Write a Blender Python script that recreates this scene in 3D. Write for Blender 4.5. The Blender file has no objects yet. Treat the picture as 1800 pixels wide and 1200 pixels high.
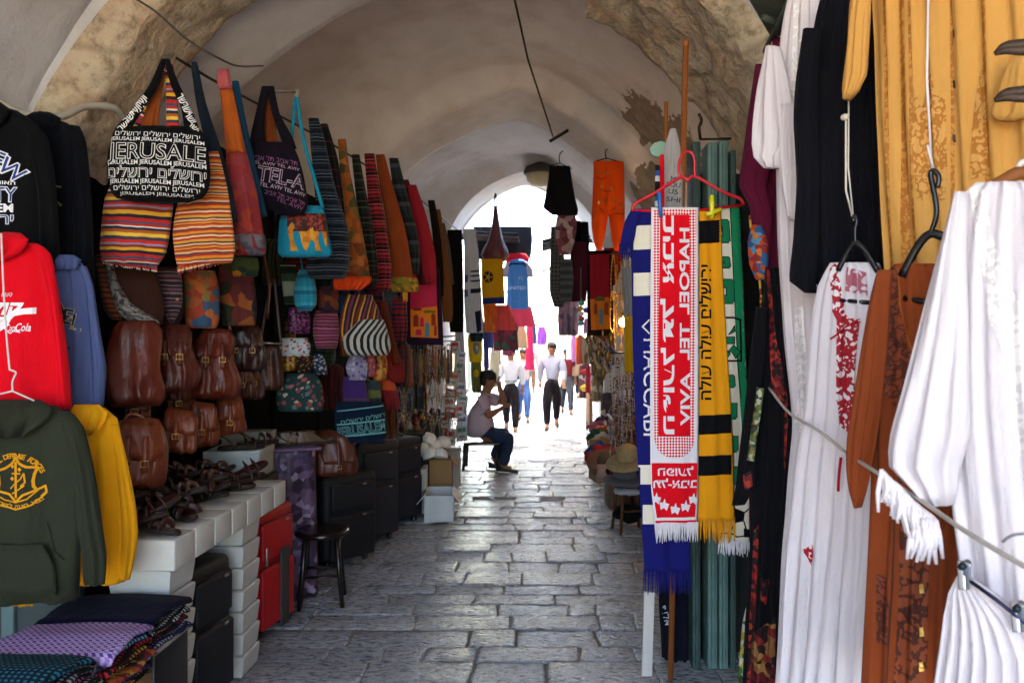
import bpy, bmesh, math, random
from mathutils import Vector, Matrix, Euler, noise
from mathutils.bvhtree import BVHTree
R = math.radians; PI = math.pi
sin, cos = math.sin, math.cos
scene = bpy.context.scene
COL = scene.collection

# ------------------------------------------------------------------ camera, sky, sun, exposure
F = 1350.0; H = 1.65; VPX = 950.0; VPY = 600.0
cd = bpy.data.cameras.new('camera'); cam = bpy.data.objects.new('camera', cd); COL.objects.link(cam)
cam.location = (0, 0, H); cam.rotation_euler = (R(90), 0, 0)
cd.sensor_width = 36.0; cd.lens = 27.0; cd.shift_x = -50.0/1800; cd.clip_end = 2000; cd.clip_start = .05
cd.dof.use_dof = True; cd.dof.focus_distance = 3.2; cd.dof.aperture_fstop = 5.0
scene.camera = cam
SUN_EL, SUN_AZ = R(64), R(0)
w = bpy.data.worlds.new('World'); scene.world = w; w.use_nodes = True
sky = w.node_tree.nodes.new('ShaderNodeTexSky'); sky.sky_type = 'NISHITA'; sky.sun_disc = False
sky.sun_elevation = SUN_EL; sky.sun_rotation = SUN_AZ; sky.dust_density = .8
bg = w.node_tree.nodes['Background']; bg.inputs['Strength'].default_value = .15
w.node_tree.links.new(sky.outputs[0], bg.inputs[0])
sl = bpy.data.lights.new('sun', 'SUN'); sl.energy = 5.0; sl.angle = R(.5); sl.color = (1, .94, .84)
so = bpy.data.objects.new('sun', sl); COL.objects.link(so)
so.rotation_euler = Vector((-sin(SUN_AZ)*cos(SUN_EL), -cos(SUN_AZ)*cos(SUN_EL), -sin(SUN_EL))).to_track_quat('-Z', 'Y').to_euler()
so.location = (0, 30, 40)
scene.view_settings.view_transform = 'Standard'; scene.view_settings.look = 'None'
scene.view_settings.gamma = 1; scene.view_settings.exposure = 3.72
scene.render.engine = 'CYCLES'
scene.cycles.max_bounces = 8; scene.cycles.diffuse_bounces = 5; scene.cycles.glossy_bounces = 3
scene.cycles.use_denoising = True; scene.cycles.caustics_reflective = False; scene.cycles.caustics_refractive = False
scene.cycles.sample_clamp_indirect = 6.0

# ------------------------------------------------------------------ pixel -> place
def P(px, py, Y):
    return Vector(((px-VPX)/F*Y, Y, H-(py-VPY)/F*Y))
class Plane:
    """An upright plane through P(px,py,Y) turned by a degrees about Z; its own x runs along it, z is up, -y faces out."""
    def __init__(s, px, py, Y, a=0):
        s.o = P(px, py, Y); s.a = R(a); s.ex = Vector((cos(s.a), sin(s.a), 0)); s.n = Vector((sin(s.a), -cos(s.a), 0))
    def uv(s, px, py):
        C = Vector((0, 0, H)); d = Vector(((px-VPX)/F, 1, -(py-VPY)/F))
        p = C + d*((s.o-C).dot(s.n)/d.dot(s.n))
        return ((p-s.o).dot(s.ex), p.z-s.o.z)
    def row(s, py, l, r, d=None, yo=0.0, pyr=None):
        return (s.uv(l, py), s.uv(r, py if pyr is None else pyr), d, yo)
    def rows(s, L): return [s.row(*q) for q in L]
    def p3(s, px, py, y=0.0):
        u = s.uv(px, py); return Vector((u[0], y, u[1]))

# ------------------------------------------------------------------ materials
def hexc(h):
    h = h.lstrip('#'); o = []
    for i in (0, 2, 4):
        c = int(h[i:i+2], 16)/255
        o.append(c/12.92 if c <= .04045 else ((c+.055)/1.055)**2.4)
    return tuple(o)
def rgba(c):
    if isinstance(c, str): c = hexc(c)
    return (c[0], c[1], c[2], 1)
class NT:
    def __init__(s, name):
        s.m = bpy.data.materials.new(name); s.m.use_nodes = True; s.t = s.m.node_tree
        s.b = s.t.nodes['Principled BSDF']; s.co = s.t.nodes.new('ShaderNodeTexCoord')
    def n(s, typ, **kw):
        x = s.t.nodes.new('ShaderNode'+typ)
        for k, v in kw.items():
            if k[0] == '_': setattr(x, k[1:], v)
            else: x.inputs[k.replace('_', ' ') if k.replace('_', ' ') in x.inputs else k].default_value = v
        return x
    def l(s, a, b): s.t.links.new(a, b)
    def noise(s, sc, det=3, rough=.55, vec=None, co='Object', stretch=None):
        x = s.n('TexNoise', Scale=sc, Detail=det, Roughness=rough)
        v = vec or s.co.outputs[co]
        if stretch:
            mp = s.n('Mapping'); mp.inputs['Scale'].default_value = stretch; s.l(v, mp.inputs[0]); v = mp.outputs[0]
        s.l(v, x.inputs['Vector']); return x.outputs['Fac']
    def math(s, op, a, b=None, c=None):
        x = s.n('Math', _operation=op)
        for i, q in enumerate((a, b, c)):
            if q is None: continue
            if isinstance(q, (int, float)): x.inputs[i].default_value = q
            else: s.l(q, x.inputs[i])
        return x.outputs[0]
    def mix(s, fac, a, b, blend='MIX'):
        x = s.n('Mix', _data_type='RGBA', _blend_type=blend)
        for sock, q in ((x.inputs['Factor'], fac), (x.inputs[6], a), (x.inputs[7], b)):
            if hasattr(q, 'is_linked') or hasattr(q, 'links'): s.l(q, sock)
            elif isinstance(q, (int, float)): sock.default_value = q
            else: sock.default_value = rgba(q)
        return x.outputs[2]
    def ramp(s, fac, stops, interp='LINEAR'):
        x = s.n('ValToRGB'); cr = x.color_ramp; cr.interpolation = interp
        while len(cr.elements) < len(stops): cr.elements.new(.5)
        for e, (p, c) in zip(cr.elements, stops): e.position = p; e.color = rgba(c)
        s.l(fac, x.inputs[0]); return x.outputs[0]
    def bump(s, h, st=.3, dist=.01):
        x = s.n('Bump', Strength=st, Distance=dist); s.l(h, x.inputs['Height'])
        prev = s.b.inputs['Normal']
        if prev.links: s.l(prev.links[0].from_socket, x.inputs['Normal'])
        s.l(x.outputs[0], prev)
    def fin(s, col, rough, var, vs, metal=0, coat=0, sheen=0, bmp=.25, bs=90, bd=.004, spec=.4):
        base = col
        if var:
            nz = s.noise(vs, 4); g = s.ramp(nz, [(.25, (1-var,)*3), (.75, (1+var*.35,)*3)])
            base = s.mix(1.0, col, g, 'MULTIPLY')
        if hasattr(base, 'links') or hasattr(base, 'is_linked'): s.l(base, s.b.inputs['Base Color'])
        else: s.b.inputs['Base Color'].default_value = rgba(base)
        s.b.inputs['Roughness'].default_value = rough; s.b.inputs['Metallic'].default_value = metal
        s.b.inputs['Specular IOR Level'].default_value = spec
        s.b.inputs['Coat Weight'].default_value = coat; s.b.inputs['Coat Roughness'].default_value = .25
        s.b.inputs['Sheen Weight'].default_value = sheen
        if bmp: s.bump(s.noise(bs, 3), bmp, bd)
        return s.m
_mc = {}
def M(col, rough=.8, var=.18, vs=6, metal=0, coat=0, sheen=0, bmp=.25, bs=90, bd=.004, spec=.4, name=None):
    key = ('M', col, rough, var, vs, metal, coat, sheen, bmp, bs, bd, spec)
    if key not in _mc:
        t = NT(name or 'plain'); _mc[key] = t.fin(t.mix(0, col, col), rough, var, vs, metal, coat, sheen, bmp, bs, bd, spec)
    return _mc[key]
def cloth(col, var=.16, **k):
    key = ('cl', col, var)
    if key not in _mc and not k:
        t = NT('cloth'); t.bump(t.noise(9, 4, .6, stretch=(1.4, 1.4, .5)), .55, .02); _mc[key] = t.fin(t.mix(0, col, col), .9, var, 5, sheen=.02, bmp=.4, bs=170, bd=.003, spec=.12)
    if not k: return _mc[key]
    return M(col, k.pop('rough', .88), var, k.pop('vs', 5), sheen=k.pop('sheen', .15), bmp=k.pop('bmp', .35), bs=k.pop('bs', 160), bd=.003, spec=.2, name='cloth')
def leather(col, **k):
    key = ('le', col)
    if not k and key not in _mc:
        t = NT('leather'); t.bump(t.noise(7, 5, .6, stretch=(1.6, 1.6, .6)), .7, .03); _mc[key] = t.fin(t.mix(0, col, col), .4, .5, 5, coat=.12, bmp=.45, bs=60, bd=.004, spec=.5)
        t.l(t.ramp(t.noise(6, 4), [(.3, (.3,)*3), (.7, (.58,)*3)]), t.b.inputs['Roughness'])
    if not k: return _mc[key]
    return M(col, k.pop('rough', .42), k.pop('var', .45), k.pop('vs', 7), coat=.12, bmp=.4, bs=k.pop('bs', 45), bd=.004, spec=.5, name='leather')
def metal(col='#9a9a96', rough=.35): return M(col, rough, .15, 12, metal=1, bmp=.08, name='metal')
def plastic(col, rough=.35, **k): return M(col, rough, k.get('var', .08), 6, bmp=.05, bs=40, spec=.5, name='plastic')
def wood(col):
    key = ('wood', col)
    if key not in _mc:
        t = NT('wood'); nz = t.noise(14, 5, stretch=(1, 1, .08))
        c = t.mix(nz, col, tuple(x*.45 for x in (hexc(col) if isinstance(col, str) else col)))
        _mc[key] = t.fin(c, .6, .2, 3, bmp=.2, bs=40)
    return _mc[key]
def stripes(stops, period, axis=1, rough=.88, wob=.004, shift=0, sheen=.1):
    """Woven bands: stops = [(0..1, colour)...] repeated every period metres along the cloth (axis 1) or across (0)."""
    key = ('S', tuple(stops), period, axis, wob, shift)
    if key not in _mc:
        t = NT('striped_cloth'); sp = t.n('SeparateXYZ'); t.l(t.co.outputs['UV'], sp.inputs[0])
        v = t.math('ADD', sp.outputs[axis], t.math('MULTIPLY', t.noise(9, 2), wob*4))
        f = t.math('FRACT', t.math('ADD', t.math('DIVIDE', v, period), shift))
        _mc[key] = t.fin(t.ramp(f, stops, 'CONSTANT'), rough, .22, 8, sheen=sheen, bmp=.4, bs=180, spec=.2)
    return _mc[key]
def checks(a, b, sx, sy=None, rough=.88, c=None):
    key = ('C', a, b, sx, sy, c)
    if key not in _mc:
        sy = sy or sx
        t = NT('checked_cloth'); sp = t.n('SeparateXYZ'); t.l(t.co.outputs['UV'], sp.inputs[0])
        fx = t.math('GREATER_THAN', t.math('FRACT', t.math('DIVIDE', sp.outputs[0], sx)), .5)
        fy = t.math('GREATER_THAN', t.math('FRACT', t.math('DIVIDE', sp.outputs[1], sy)), .5)
        x = t.math('MULTIPLY', fx, fy); col = t.mix(x, b, a)
        if c: col = t.mix(t.math('MULTIPLY', t.math('SUBTRACT', 1, fx), t.math('SUBTRACT', 1, fy)), col, c)
        _mc[key] = t.fin(col, rough, .15, 6, bmp=.35, bs=160, spec=.2)
    return _mc[key]
def diamonds(a, b, s):
    key = ('D', a, b, s)
    if key not in _mc:
        t = NT('knit_checker'); mp = t.n('Mapping'); mp.inputs['Rotation'].default_value = (0, 0, R(45)); t.l(t.co.outputs['UV'], mp.inputs[0])
        ck = t.n('TexChecker', Scale=1/s); ck.inputs['Color1'].default_value = rgba(a); ck.inputs['Color2'].default_value = rgba(b)
        t.l(mp.outputs[0], ck.inputs['Vector']); _mc[key] = t.fin(ck.outputs[0], .9, .1, 6, bmp=.3, bs=200, spec=.2)
    return _mc[key]
def motley(cols, sc, rough=.85, kind='F1', coat=0, dist=.4, metal=0, var=.25):
    """Printed or woven patches of several colours."""
    key = ('P', tuple(cols), sc, rough, kind, coat, metal)
    if key not in _mc:
        t = NT('patterned_cloth'); nz = t.n('TexNoise', Scale=sc*1.3, Detail=3); t.l(t.co.outputs['UV'], nz.inputs['Vector'])
        vm = t.n('VectorMath', _operation='MULTIPLY_ADD'); t.l(nz.outputs['Color'], vm.inputs[0]); vm.inputs[1].default_value = (dist/sc,)*3
        t.l(t.co.outputs['UV'], vm.inputs[2])
        vo = t.n('TexVoronoi', Scale=sc); t.l(vm.outputs[0], vo.inputs['Vector'])
        sp = t.n('SeparateColor'); t.l(vo.outputs['Color'], sp.inputs[0]); n = len(cols)
        c = t.ramp(sp.outputs[0], [(i/n, q) for i, q in enumerate(cols)], 'CONSTANT')
        _mc[key] = t.fin(c, rough, var, 6, coat=coat, metal=metal, bmp=.4, bs=120, spec=.3)
    return _mc[key]
def flowers(base, cols, sc, thr=.32, rough=.85):
    key = ('Fl', base, tuple(cols), sc, thr)
    if key not in _mc:
        t = NT('floral_cloth'); vo = t.n('TexVoronoi', Scale=sc); t.l(t.co.outputs['UV'], vo.inputs['Vector'])
        nz = t.noise(sc*3, 2, co='UV'); d = t.math('ADD', vo.outputs['Distance'], t.math('MULTIPLY', t.math('SUBTRACT', nz, .5), .5))
        f = t.math('LESS_THAN', d, thr); sp = t.n('SeparateColor'); t.l(vo.outputs['Color'], sp.inputs[0]); n = len(cols)
        c = t.mix(f, base, t.ramp(sp.outputs[1], [(i/n, q) for i, q in enumerate(cols)], 'CONSTANT'))
        _mc[key] = t.fin(c, rough, .2, 6, bmp=.3, bs=140, spec=.3)
    return _mc[key]
def embroid(base, thread, sc=60, amt=.52, rough=.7):
    """Curling raised thread on cloth."""
    key = ('E', base, thread, sc, amt)
    if key not in _mc:
        t = NT('embroidery'); n1 = t.noise(sc*.42, 2, .5, co='UV'); curl = t.math('LESS_THAN', t.math('ABSOLUTE', t.math('SUBTRACT', n1, .5)), .035+.05*amt)
        vo = t.n('TexVoronoi', Scale=sc*.8); t.l(t.co.outputs['UV'], vo.inputs['Vector']); sp = t.n('SeparateColor'); t.l(vo.outputs['Color'], sp.inputs[0])
        dot = t.math('MULTIPLY', t.math('LESS_THAN', vo.outputs['Distance'], .2+.22*amt), t.math('GREATER_THAN', sp.outputs[0], .45))
        f = t.math('MAXIMUM', curl, dot); t.bump(f, .6, .004)
        _mc[key] = t.fin(t.mix(f, base, thread), rough, .15, 6, bmp=.3, bs=150, spec=.35)
    return _mc[key]

# ------------------------------------------------------------------ mesh collector
class MB:
    flat = 1.0; fold = 1.0
    def __init__(s): s.v = []; s.f = []; s.mi = []; s.uv = []; s.sm = []
    def add(s, vs, fs, mat=0, uvs=None, smooth=True, xf=None):
        o = len(s.v)
        for i, q in enumerate(vs):
            q = Vector(q)
            if xf is not None: q = xf @ q
            s.v.append(q); s.uv.append(uvs[i] if uvs else (q.x+q.y*.7, q.z+q.y*.3))
        for k, fc in enumerate(fs):
            s.f.append(tuple(i+o for i in fc)); s.mi.append(mat if isinstance(mat, int) else mat[k]); s.sm.append(smooth)
        return s
    def box(s, c, size, mat=0, rot=None, bev=0.0, seg=2, smooth=None, taper=None):
        bm = bmesh.new(); bmesh.ops.create_cube(bm, size=1)
        for q in bm.verts:
            if taper and q.co.z < 0: q.co.x *= taper; q.co.y *= taper
            q.co = Vector((q.co.x*size[0], q.co.y*size[1], q.co.z*size[2]))
        if bev: bmesh.ops.bevel(bm, geom=bm.edges[:], offset=bev, segments=seg, affect='EDGES', profile=.6)
        xf = Matrix.Translation(c) @ (Euler(rot).to_matrix().to_4x4() if rot else Matrix())
        s.bm(bm, mat, xf, smooth=bool(bev) if smooth is None else smooth); return s
    def bm(s, bm, mat=0, xf=None, smooth=True):
        bm.verts.index_update()
        s.add([q.co.copy() for q in bm.verts], [[q.index for q in f.verts] for f in bm.faces], mat, None, smooth, xf); bm.free()
    def tube(s, pts, r, n=8, mat=0, caps=True, flat=1.0, up=None, closed=False):
        pts = [Vector(p) for p in pts]; k = len(pts)
        rr = r if isinstance(r, (list, tuple)) else [r]*k
        vs = []; us = []; T0 = None; N = None; dist = 0
        for i in range(k):
            a = pts[(i-1) % k] if (closed or i > 0) else pts[i]; b = pts[(i+1) % k] if (closed or i < k-1) else pts[i]
            T = (b-a).normalized() if (b-a).length > 1e-9 else Vector((0, 0, 1))
            if N is None:
                ref = Vector(up) if up else (Vector((0, 1, 0)) if abs(T.y) < .9 else Vector((1, 0, 0)))
                N = (ref-T*ref.dot(T)).normalized()
            elif up: N = (Vector(up)-T*Vector(up).dot(T)).normalized()
            else:
                N = N-T*N.dot(T); N = N.normalized() if N.length > 1e-6 else T.orthogonal().normalized()
            B = T.cross(N)
            if i: dist += (pts[i]-pts[i-1]).length
            for j in range(n):
                t = 2*PI*j/n; vs.append(pts[i]+B*(rr[i]*cos(t))+N*(rr[i]*flat*sin(t))); us.append((rr[i]*cos(t), -dist))
        fs = []
        for i in range(k if closed else k-1):
            for j in range(n):
                a, b = i*n+j, i*n+(j+1) % n; c, d = ((i+1) % k)*n+(j+1) % n, ((i+1) % k)*n+j; fs.append((a, b, c, d))
        if caps and not closed: fs += [tuple(range(n))[::-1], tuple((k-1)*n+j for j in range(n))]
        return s.add(vs, fs, mat, us)
    def strap(s, pts, width, mat=0, thick=.003, up=(0, 1, 0)):
        return s.tube(smoothline(pts), width/2, 6, mat, flat=2*thick/width, up=up)
    def loft(s, rings, mat=0, cap=True, smooth=True):
        n = len(rings[0]); vs = [q for r in rings for q in r]; fs = []
        for i in range(len(rings)-1):
            for j in range(n): fs.append((i*n+j, i*n+(j+1) % n, (i+1)*n+(j+1) % n, (i+1)*n+j))
        if cap: fs += [tuple(range(n))[::-1], tuple((len(rings)-1)*n+j for j in range(n))]
        return s.add(vs, fs, mat, None, smooth)
    def ell(s, c, r, mat=0, nu=14, nv=9, xf=None, lo=-1.0, hi=1.0):
        r = (r, r, r) if not isinstance(r, (tuple, list)) else r; rings = []
        a0, a1 = math.asin(max(-.999, lo)), math.asin(min(.999, hi))
        for i in range(nv):
            t = a0+(a1-a0)*i/(nv-1)
            ring = [Vector((r[0]*cos(t)*cos(2*PI*j/nu), r[1]*cos(t)*sin(2*PI*j/nu), r[2]*sin(t))) for j in range(nu)]
            rings.append([(xf @ q if xf is not None else q)+Vector(c) for q in ring])
        return s.loft(rings, mat)
    def lathe(s, prof, n=16, mat=0, c=(0, 0, 0)):
        return s.loft([[Vector((r*cos(2*PI*j/n), r*sin(2*PI*j/n), z))+Vector(c) for j in range(n)] for r, z in prof], mat)
    def prism(s, poly, y0, y1, mat=0, smooth=False):
        n = len(poly); vs = [(x, y0, z) for x, z in poly]+[(x, y1, z) for x, z in poly]
        return s.add(vs, [tuple(range(n)), tuple(range(2*n-1, n-1, -1))]+[(j, n+j, n+(j+1) % n, (j+1) % n) for j in range(n)], mat, None, smooth)
    def hang(s, rows, mat=0, d=.02, folds=.01, nf=4.0, seed=0, n=40, step=.03, box=.6, ramp=(.35, 1.0), lin=False, rough=.3, cap=True, sag=0.0):
        """A hung cloth body: rows of ((xl,zl),(xr,zr),half depth,y) from top to bottom; the section is a flat closed ring with folds."""
        rg = random.Random(seed); ph = [rg.uniform(0, 6.28) for _ in range(5)]; folds *= MB.fold
        Q = [(Vector(a), Vector(b), (d if dd is None else dd)*MB.flat, yo*(.5+.5*MB.flat)) for a, b, dd, yo in rows]
        seg = [max(1e-4, ((Q[i+1][0]+Q[i+1][1])/2-(Q[i][0]+Q[i][1])/2).length) for i in range(len(Q)-1)]
        tot = sum(seg); out = []; acc = 0
        for i in range(len(Q)-1):
            k = max(1, int(seg[i]/step+.5))
            for j in range(k): out.append((i, j/k, acc+seg[i]*j/k))
            acc += seg[i]
        out.append((len(Q)-2, 1.0, tot))
        def cr(f, i, t):
            p1, p2 = f(Q[i]), f(Q[i+1])
            if lin: return p1+(p2-p1)*t
            p0 = f(Q[i-1]) if i > 0 else p1*2-p2; p3 = f(Q[i+2]) if i+2 < len(Q) else p2*2-p1
            m1 = (p2-p0)*.5*.7; m2 = (p3-p1)*.5*.7
            return p1*(2*t**3-3*t*t+1)+m1*(t**3-2*t*t+t)+p2*(-2*t**3+3*t*t)+m2*(t**3-t*t)
        m = n//2; vs = []; us = []
        for (i, t, dist) in out:
            L = cr(lambda q: q[0], i, t); Rr = cr(lambda q: q[1], i, t); dep = cr(lambda q: q[2], i, t); yo = cr(lambda q: q[3], i, t)
            T = dist/tot; W = (Rr-L).length
            amp = folds*(ramp[0]+(ramp[1]-ramp[0])*T)*min(1, W/.12)
            for j in range(n+1):
                sd = -1 if j <= m else 1; u = j/m if j <= m else (n-j)/m
                q = L+(Rr-L)*u
                f = amp*(.6*sin(2*PI*nf*u+ph[0]+1.1*sin(4.4*T+ph[2]))+.32*sin(2*PI*nf*1.9*u+ph[1]-2*T)+rough*noise.noise(Vector((u*4+ph[3], T*tot*5, ph[4]))))
                z = q[1]-sag*sin(PI*u)*T
                vs.append((q[0], yo+sd*dep*max(0, sin(PI*u))**box+f, z)); us.append((u*W, -dist))
        k = n+1; fs = []
        for i in range(len(out)-1):
            for j in range(n): fs.append((i*k+j, (i+1)*k+j, (i+1)*k+j+1, i*k+j+1))
        if cap:
            for i in (0, len(out)-1):
                for j in range(m):
                    q = (i*k+j, i*k+j+1, i*k+n-j-1, i*k+n-j); fs.append(q if i == 0 else q[::-1])
        return s.add(vs, fs, mat, us)
    def fringe(s, L, Rr, ln, k, mat=0, r=.003, y=0.0, seed=0, spread=.006):
        rg = random.Random(seed); L = Vector(L); Rr = Vector(Rr)
        for i in range(k):
            q = L+(Rr-L)*((i+.5)/k); dx = rg.uniform(-1, 1)*spread; l = ln*rg.uniform(.85, 1.08)
            s.tube([(q[0], y, q[1]+.004), (q[0]+dx*.4, y+rg.uniform(-1, 1)*spread*.6, q[1]-l*.5), (q[0]+dx, y+rg.uniform(-1, 1)*spread, q[1]-l)], [r, r*1.05, r*.6], 5, mat)
        return s
    def bvh(s): return BVHTree.FromPolygons(s.v, s.f)
    def lay(s, bm, mat, off=.003, maxe=.02, back=False):
        """Lay a flat x-z shape on the front (-y) of what is already built: print, embroidery, lettering."""
        bmesh.ops.triangulate(bm, faces=bm.faces[:])
        for _ in range(6):
            e = [q for q in bm.edges if q.calc_length() > maxe]
            if not e: break
            bmesh.ops.subdivide_edges(bm, edges=e, cuts=1); bmesh.ops.triangulate(bm, faces=bm.faces[:])
        tree = s._t = getattr(s, '_t', None) or s.bvh()
        ok = {}
        bm.verts.index_update(); vs = []
        for q in bm.verts:
            h = tree.ray_cast(Vector((q.co.x, -9, q.co.z)), Vector((0, 1, 0)))
            ok[q.index] = h[0] is not None; vs.append((q.co.x, (h[0].y if h[0] is not None else 0)-off, q.co.z))
        s.add(vs, [[q.index for q in f.verts] for f in bm.faces if all(ok[q.index] for q in f.verts)], mat, None, False)
        bm.free(); return s
    def shape(s, poly, mat, off=.003, maxe=.014):
        bm = bmesh.new(); bm.faces.new([bm.verts.new((x, 0, z)) for x, z in poly]); return s.lay(bm, mat, off, maxe)
    def line(s, pts, wd, mat, off=.003, closed=False):
        pts = [Vector(p) for p in pts]; k = len(pts)
        for i in range(k if closed else k-1):
            a, b = pts[i], pts[(i+1) % k]; t = (b-a)
            if t.length < 1e-6: continue
            t.normalize(); nn = Vector((-t.y, t.x))*wd/2; e = t*wd*.3
            s.shape([a-nn-e, b-nn+e, b+nn+e, a+nn-e], mat, off)
        return s
    def text(s, txt, x, z, size, mat, rot=0, mirror=False, width=None, off=.003, fat=0.0, shear=0.0, arc=None, align='CENTER'):
        bm = text_bm(txt, fat, shear); xs = [q.co.x for q in bm.verts]; 
        if not xs: bm.free(); return s
        x0, x1 = min(xs), max(xs); zs = [q.co.z for q in bm.verts]; z0, z1 = min(zs), max(zs)
        ky = size/(.73); kx = (width/(x1-x0)) if width else ky
        cx = (x0+x1)/2 if align == 'CENTER' else x0
        for q in bm.verts:
            u = (q.co.x-cx)*kx; v = (q.co.z-.365)*ky
            if arc: t = u/arc; u, v = (arc+v)*sin(t), (arc+v)*cos(t)-arc
            if mirror: u = -u
            c, n = cos(R(rot)), sin(R(rot)); q.co = Vector((x+u*c-v*n, 0, z+u*n+v*c))
        return s.lay(bm, mat, off, max(.012, size*.6))
    def build(s, name, mats, parent=None, loc=(0, 0, 0), rotz=0, rot=None):
        me = bpy.data.meshes.new(name); me.from_pydata([tuple(q) for q in s.v], [], s.f)
        for q in (mats if isinstance(mats, (list, tuple)) else [mats]): me.materials.append(q)
        me.polygons.foreach_set('material_index', s.mi); me.polygons.foreach_set('use_smooth', s.sm)
        ul = me.uv_layers.new(name='UVMap'); flat = []
        for p in me.polygons:
            for vi in p.vertices: flat += s.uv[vi]
        ul.data.foreach_set('uv', flat); me.update()
        o = bpy.data.objects.new(name, me); COL.objects.link(o); o.location = loc; o.rotation_euler = rot or (0, 0, rotz)
        if parent: o.parent = parent
        return o
_tx = {}
def text_bm(txt, fat=0.0, shear=0.0):
    key = (txt, fat, shear)
    if key not in _tx:
        cu = bpy.data.curves.new('lettering', 'FONT'); cu.body = txt; cu.offset = fat; cu.shear = shear; cu.resolution_u = 3
        ob = bpy.data.objects.new('lettering', cu); me = ob.to_mesh()
        _tx[key] = ([tuple(q.co) for q in me.vertices], [tuple(p.vertices) for p in me.polygons]); ob.to_mesh_clear()
        bpy.data.objects.remove(ob); bpy.data.curves.remove(cu)
    vs, fs = _tx[key]; bm = bmesh.new(); bv = [bm.verts.new((x, 0, y)) for x, y, _ in vs]
    for f in fs:
        try: bm.faces.new([bv[i] for i in f])
        except ValueError: pass
    return bm
def heb(t): return t[::-1]
def smoothline(pts, k=5):
    pts = [Vector(p) for p in pts]
    if len(pts) < 3: return pts
    out = []
    for i in range(len(pts)-1):
        p1, p2 = pts[i], pts[i+1]; p0 = pts[i-1] if i else p1*2-p2; p3 = pts[i+2] if i+2 < len(pts) else p2*2-p1
        for j in range(k):
            t = j/k; out.append(.5*((p1*2)+(p2-p0)*t+(p0*2-p1*5+p2*4-p3)*t*t+(p1*3-p0-p2*3+p3)*t**3))
    return out+[pts[-1]]
def tag(o, label, cat, group=None, kind=None):
    o['label'] = label; o['category'] = cat; o['kind'] = kind or 'thing'
    if group: o['group'] = group

    return o
def thing(name, label, cat, loc=(0, 0, 0), rotz=0, group=None):
    o = bpy.data.objects.new(name, None); COL.objects.link(o); o.location = loc; o.rotation_euler = (0, 0, rotz)
    o.empty_display_size = .1; o['kind'] = 'thing'; return tag(o, label, cat, group)
def on(pl, name, label, cat, group=None): return thing(name, label, cat, pl.o, pl.a, group)
def struct(o): o['kind'] = 'structure'; return o
def copy_tree(o, parent=None):
    c = o.copy(); COL.objects.link(c)
    if parent: c.parent = parent
    for ch in [q for q in bpy.data.objects if q.parent == o]: copy_tree(ch, c)
    return c

# ------------------------------------------------------------------ ground and paving
def fz(y): return 0.0 if y < 6.85 else .009 if y < 7.93 else .018 if y < 11.2 else .0 if y < 12.9 else -.06 if y < 14.5 else -.13
t = NT('earth'); ground_m = t.fin(t.mix(t.noise(.4, 4), '#b9a88c', '#8f8168'), .9, .2, 2, bmp=.2, bs=8, bd=.03)
g = MB(); g.add([(-400, -300, -.2), (400, -300, -.2), (400, 900, -.2), (-400, 900, -.2)], [(0, 1, 2, 3)], 0, None, False)
struct(g.build('ground', ground_m))
t = NT('worn_limestone')
gm = t.n('NewGeometry'); rnd = gm.outputs['Random Per Island']
peck = t.noise(24, 4, .62, stretch=(.75, 1.6, 1)); fine = t.noise(85, 3, .6, stretch=(.8, 1.3, 1)); big = t.noise(1.7, 4)
col = t.ramp(rnd, [(0, '#a2a6b0'), (.3, '#b2b6be'), (.55, '#bfbfc2'), (.8, '#a9adb6'), (1, '#c6c4c2')])
col = t.mix(t.ramp(big, [(.35, (0, 0, 0)), (.7, (.55,)*3)]), col, '#85848a')
col = t.mix(t.ramp(peck, [(.34, (.85,)*3), (.52, (0, 0, 0))]), col, '#43464d')
t.bump(peck, 1.0, .038); t.bump(fine, .9, .011)
pave_m = t.fin(col, .3, .15, 9, bmp=0)
t.l(t.ramp(t.noise(5, 4), [(.3, (.12,)*3), (.75, (.28,)*3)]), t.b.inputs['Roughness']); t.b.inputs['Specular IOR Level'].default_value = .9; t.b.inputs['Coat Weight'].default_value = .3; t.b.inputs['Coat Roughness'].default_value = .24; t.l(t.b.inputs['Normal'].links[0].from_socket, t.b.inputs['Coat Normal'])
rg = random.Random(4); pv = MB(); y = -3.0; row = 0
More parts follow.
